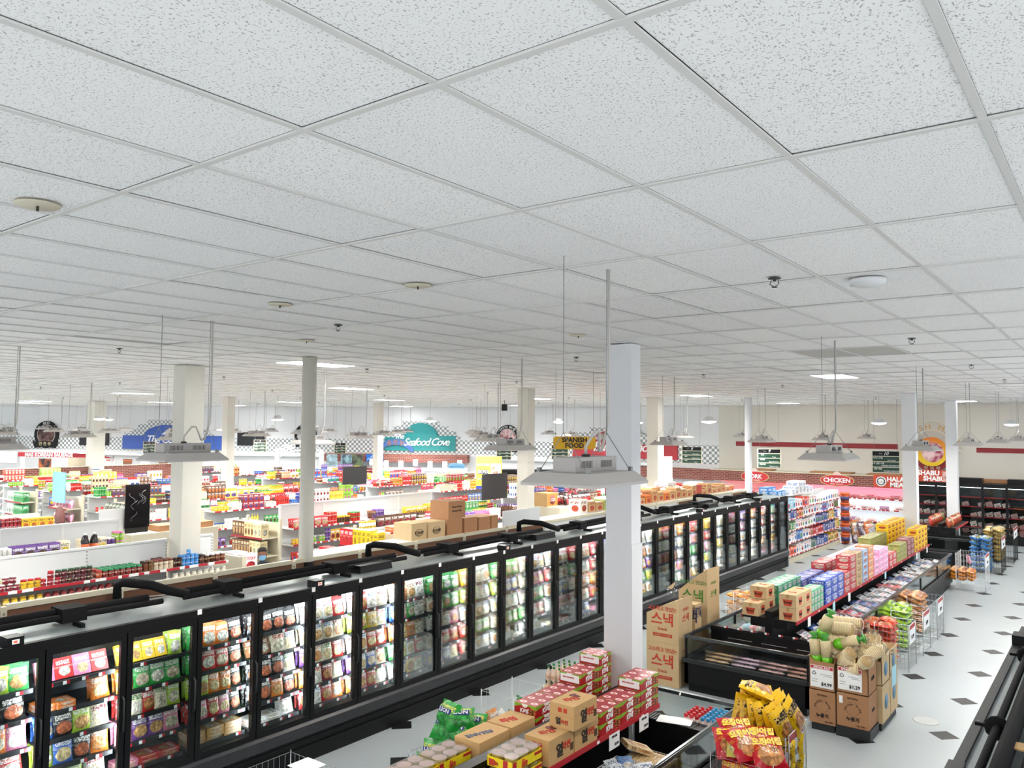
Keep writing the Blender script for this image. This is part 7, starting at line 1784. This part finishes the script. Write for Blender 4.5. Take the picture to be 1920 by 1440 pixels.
# black glass door meat cooler
t = thing('glass_door_cooler', 'black glass door meat cooler along the far wall by the pillars', 'cooler')
b = MB(); b.box(-6.3, 1.2, 33.35, 34.4, 0, 0.3); mo('base', b, M['black'], t)
b = MB(); b.box(-6.3, 1.2, 33.33, 34.4, 1.98, 2.12); mo('header', b, M['black'], t)
b = MB(); b.box(-6.3, 1.2, 34.3, 34.4, 0.3, 1.98); mo('back_wall', b, M['dark'], t)
b = MB(); b.box(-6.2, 1.1, 33.6, 33.66, 1.955, 1.975); mo('lamp', b, M['case'], t)
for k in range(11):
    x = -6.3 + 0.75 * k
    b = MB(); b.box(x - .04, x + .04, 33.33, 33.4, 0.3, 1.98); mo('mullion', b, M['black'], t)
    if k < 10:
        b = MB(); b.box(x + .04, x + .71, 33.36, 33.368, 0.3, 1.98); mo('glass_pane', b, M['glass'], t)
for z in (0.55, 0.92, 1.28, 1.62):
    b = MB(); b.box(-6.3, 1.2, 33.6, 34.3, z - .02, z); sh = mo('shelf', b, M['dark'], t)
    b = MB(); b.box(-6.3, 1.2, 33.585, 33.6, z - .03, z + .01); mo('red_edge', b, M['red'], sh)
k = 0
for z in (0.3, 0.55, 0.92, 1.28):
    for q in range(24):
        if rq.random() < (0.35 if z > 1.2 else 0.12): continue
        k += 1
        pack('box', 'meat_tray', 'pale meat tray, %s in the black glass door cooler' % ordw(k), 'meat tray', 'meat trays in the black cooler', (-6.15 + 0.255 * q, 33.75, z + .002), (0.2, 0.22, rq.uniform(.1, .2)), 0, rq.choice(['#e8d4d0', '#f0e8e4', '#e0b8b4', '#d89a98']), '#c8303a', '#d8a0a0', 0.3)
for i, (x, w) in enumerate([(-4.9, .8), (-3.3, 1.0), (-1.2, .9)]):
    b = MB(); b.box(x, x + w, 33.6, 34.1, 2.122, 2.3); o = mo('roof_unit', b, M['black']); tag(o, 'black box unit on the far meat cooler roof, %s from the pillar' % ordw(i + 1), 'roof unit')
b = MB(); b.box(-4.6, 1.0, 34.15, 34.3, 2.122, 2.26); o = mo('roof_board', b, M['kraft2']); tag(o, 'brown board lying along the far meat cooler roof', 'board')
# ------------------------------------------------------------------ hanging signs
def aisle_sign(pos, w, num, kor, eng, label):
    h = w * 0.82
    t = thing('aisle_sign', label, 'aisle sign', pos, 0, 'hanging aisle signs'); t.rotation_euler = (0, 0, YAW * 0.55)
    b = MB(); b.box(-w / 2, w / 2, -0.02, 0.02, -h / 2, h / 2); mo('frame', b, M['cream'], t)
    hh = h / 4
    for k in range(4):
        z = h / 2 - hh * (k + .5)
        b = MB(); b.box(-w / 2 + .04 * w, w / 2 - .04 * w, -0.026, -0.02, z - hh * .42, z + hh * .42); p = mo('panel', b, M['black'] if k == 0 else colmat('#163a2a'), t)
        if k == 0:
            text(num, hh * .85, M['paper'], (0, -0.028, z), (1, 0, 0), (0, 0, 1), p, shear=.3)
            text('Aisle', hh * .3, M['galv2'], (-w * .18, -0.028, z), (1, 0, 0), (0, 0, 1), p)
        else:
            text(kor[k - 1], hh * .36, M['paper'], (-w * .28, -0.028, z + hh * .16), (1, 0, 0), (0, 0, 1), p); text(eng[k - 1], hh * .32, M['paper'], (w * .2, -0.028, z - hh * .22), (1, 0, 0), (0, 0, 1), p)
    for s in (-1, 1):
        b = MB(); b.tube([(s * w * .4, 0, h / 2), (s * w * .4, 0, CEIL - pos[2])], 0.004, 4); mo('hanging_wire', b, M['wire'], t)
aisle_sign((-6.13, 28.14, 3.01), 0.86, '10', ['아이스크림', '중국 냉동 식품', '냉동 해물'], ['Ice Cream', 'CHINESE FROZEN FOOD', 'FROZEN SEAFOOD'], 'green hanging aisle sign numbered ten')
aisle_sign((-10.55, 29.8, 2.95), 0.85, '9', ['휴지', '제지류', '생활용품'], ['Tissue', 'Paper Products', 'Personal Care'], 'green hanging aisle sign numbered nine')
aisle_sign((-14.36, 31.31, 2.93), 0.84, '8', ['차', '음료', '과자'], ['Tea, Coffee', 'Bottled Drink', 'Snack'], 'green hanging aisle sign numbered eight')
aisle_sign((-18.47, 27.54, 3.02), 0.72, '7', ['쌀', '곡물', '가루'], ['Rice', 'Grain', 'Flour'], 'dark hanging aisle sign right of the round meat sign, partly behind the yellow one')
aisle_sign((-20.93, 26.94, 2.93), 0.66, '6', ['소스', '식초', '기름'], ['Sauce', 'Vinegar', 'Oil'], 'dark hanging aisle sign below the round fresh meat sign')
aisle_sign((-26.46, 22.7, 3.1), 0.55, '4', ['국수', '라면', '당면'], ['Noodle', 'Ramen', 'Pasta'], 'dark hanging aisle sign between round pillar and seafood sign')
aisle_sign((-28.31, 20.03, 3.2), 0.6, '3', ['김', '건어물', '미역'], ['Laver', 'Dried Fish', 'Seaweed'], 'green and white hanging aisle sign before the dark television')
aisle_sign((-31.96, 17.26, 3.1), 0.6, '2', ['양념', '통조림', '젓갈'], ['Seasoning', 'Canned', 'Pickled'], 'dark hanging aisle sign in front of the blue deli sign')
t = thing('hanging_sign', 'yellow hanging sign lettered SPANISH FOOD', 'sign', (-7.63, 11.83, 3.79)); t.rotation_euler = (0, 0, YAW)
b = MB(); b.prism([(-.37, -.08), (-.34, -.11), (.34, -.11), (.37, -.08), (.37, .08), (.34, .11), (-.34, .11), (-.37, .08)], (0, 0, 0), (1, 0, 0), (0, 0, 1), (0, -1, 0), -0.01, 0.01); mo('board', b, colmat('#e8b21e'), t)
text('SPANISH', 0.115, M['ink'], (0, -0.012, .048), (1, 0, 0), (0, 0, 1), t, bold=.035); text('FOOD', 0.115, M['ink'], (0, -0.012, -.05), (1, 0, 0), (0, 0, 1), t, bold=.035)
for s in (-1, 1):
    b = MB(); b.tube([(s * .33, 0, .11), (s * .33, 0, CEIL - 3.79)], 0.003, 4); mo('hanging_wire', b, M['wire'], t)
t = thing('poster_stand', 'tall yellow poster stand lettered GOYA beside the black board', 'sign', (-15.9, 19.7, 0)); t.rotation_euler = (0, 0, YAW)
b = MB(); b.box(-.4, .4, -.02, .02, 2.2, 3.12); b.box(-.03, .03, .02, .05, 0, 3.0); mo('board', b, colmat('#e9b93a'), t)
b = MB(); b.box(-.38, 0.02, -.024, -.02, 2.25, 3.0); mo('yellow_field', b, colmat('#f0d23a'), t)
b = MB(); b.box(-.34, -.02, -.028, -.024, 2.56, 2.7); gb = mo('name_band', b, M['ink'], t)
text('EN CASA', 0.1, colmat('#2a5ab0'), (-.18, -.026, 2.86), (1, 0, 0), (0, 0, 1), t, bold=.03); text('GOYA', 0.13, M['paper'], (-.18, -.03, 2.63), (1, 0, 0), (0, 0, 1), gb, bold=.03); text('TRADICION', 0.075, colmat('#2a5ab0'), (-.18, -.026, 2.42), (1, 0, 0), (0, 0, 1), t, bold=.03)
b = MB(); b.box(.05, .36, -.026, -.02, 2.3, 2.9); mo('food_picture', b, print_static('goya_picture', '#e8e4dc', '#b8503a'), t)
b = MB(); b.box(-.4, .4, -.024, .02, 2.1, 2.2); mo('blue_wave', b, colmat('#2a3a8a'), t)
t = thing('standee', 'white cut-out standee on a pale blue base behind the tall pillar', 'standee', (-13.2, 25.6, 0)); t.rotation_euler = (0, 0, YAW)
b = MB(); b.box(-.32, .32, -.02, .02, 0, 2.0); mo('base_board', b, colmat('#8ac4e4'), t)
b = MB(); b.prism([(-.16, 2.0), (.16, 2.0), (.14, 2.4), (.06, 2.5)] + arc(0, 2.72, .17, -.9, PI + .9, 12) + [(-.06, 2.5), (-.14, 2.4)], (0, 0, 0), (1, 0, 0), (0, 0, 1), (0, -1, 0), -.015, .015); mo('cut_out', b, M['paper'], t)
b = MB(); b.box(-.09, .09, -.06, .06, -.12, .12); o = mo('ceiling_speaker', b, M['black'], None, (-18.41, 23.7, 4.78)); tag(o, 'small black speaker hung near the ceiling above the round meat sign', 'speaker')
b = MB(); b.tube([(0, 0, .12), (0, 0, CEIL - 4.78)], .012, 6); mo('bracket', b, M['black'], o)
b = MB(); b.tube([(-.1, 0, .1), (-.2, 0, -.2), (-.14, 0, -.45), (-.08, 0, -.2), (-.06, 0, .05)], .008, 4); mo('loose_cable', b, colmat('#c8bfa0'), o)
t = thing('partition_panel', 'tall white panel on a cream stand beside the far cream pillar', 'panel', (-12.5, 25.2, 0)); t.rotation_euler = (0, 0, YAW)
b = MB(); b.box(-.2, .2, -.02, .02, 2.38, 3.08); mo('panel', b, M['paper'], t)
b = MB(); b.box(-.2, .2, -.1, .1, 0, 2.38); mo('stand', b, colmat('#d8d2b4'), t)
rack(-6.4, -5.75, 4.25, 4.95, 0.95, 'wire rack with a white card on top at the bottom frame edge', False)
b = MB(); b.box(-6.12, -5.86, 4.7, 4.93, 0.972, 0.976); o = mo('white_card', b, M['paper']); tag(o, 'white card lying on the wire rack at the frame edge', 'card')
b = MB(); b.box(-5.56, -5.4, 4.95, 5.2, 0.859, 0.862); o = mo('white_card', b, M['paper']); tag(o, 'white card lying on the near island rail', 'card')

stuff_flush()
_dups = {k: v for k, v in LABELS.items() if v > 1}
if _dups: print('DUP LABELS', len(_dups), list(_dups.items())[:12])
_long = [k for k in LABELS if not 4 <= len(k.split()) <= 16]
if _long: print('LONG LABELS', len(_long), _long[:10])
print('OBJECTS', len(D.objects))
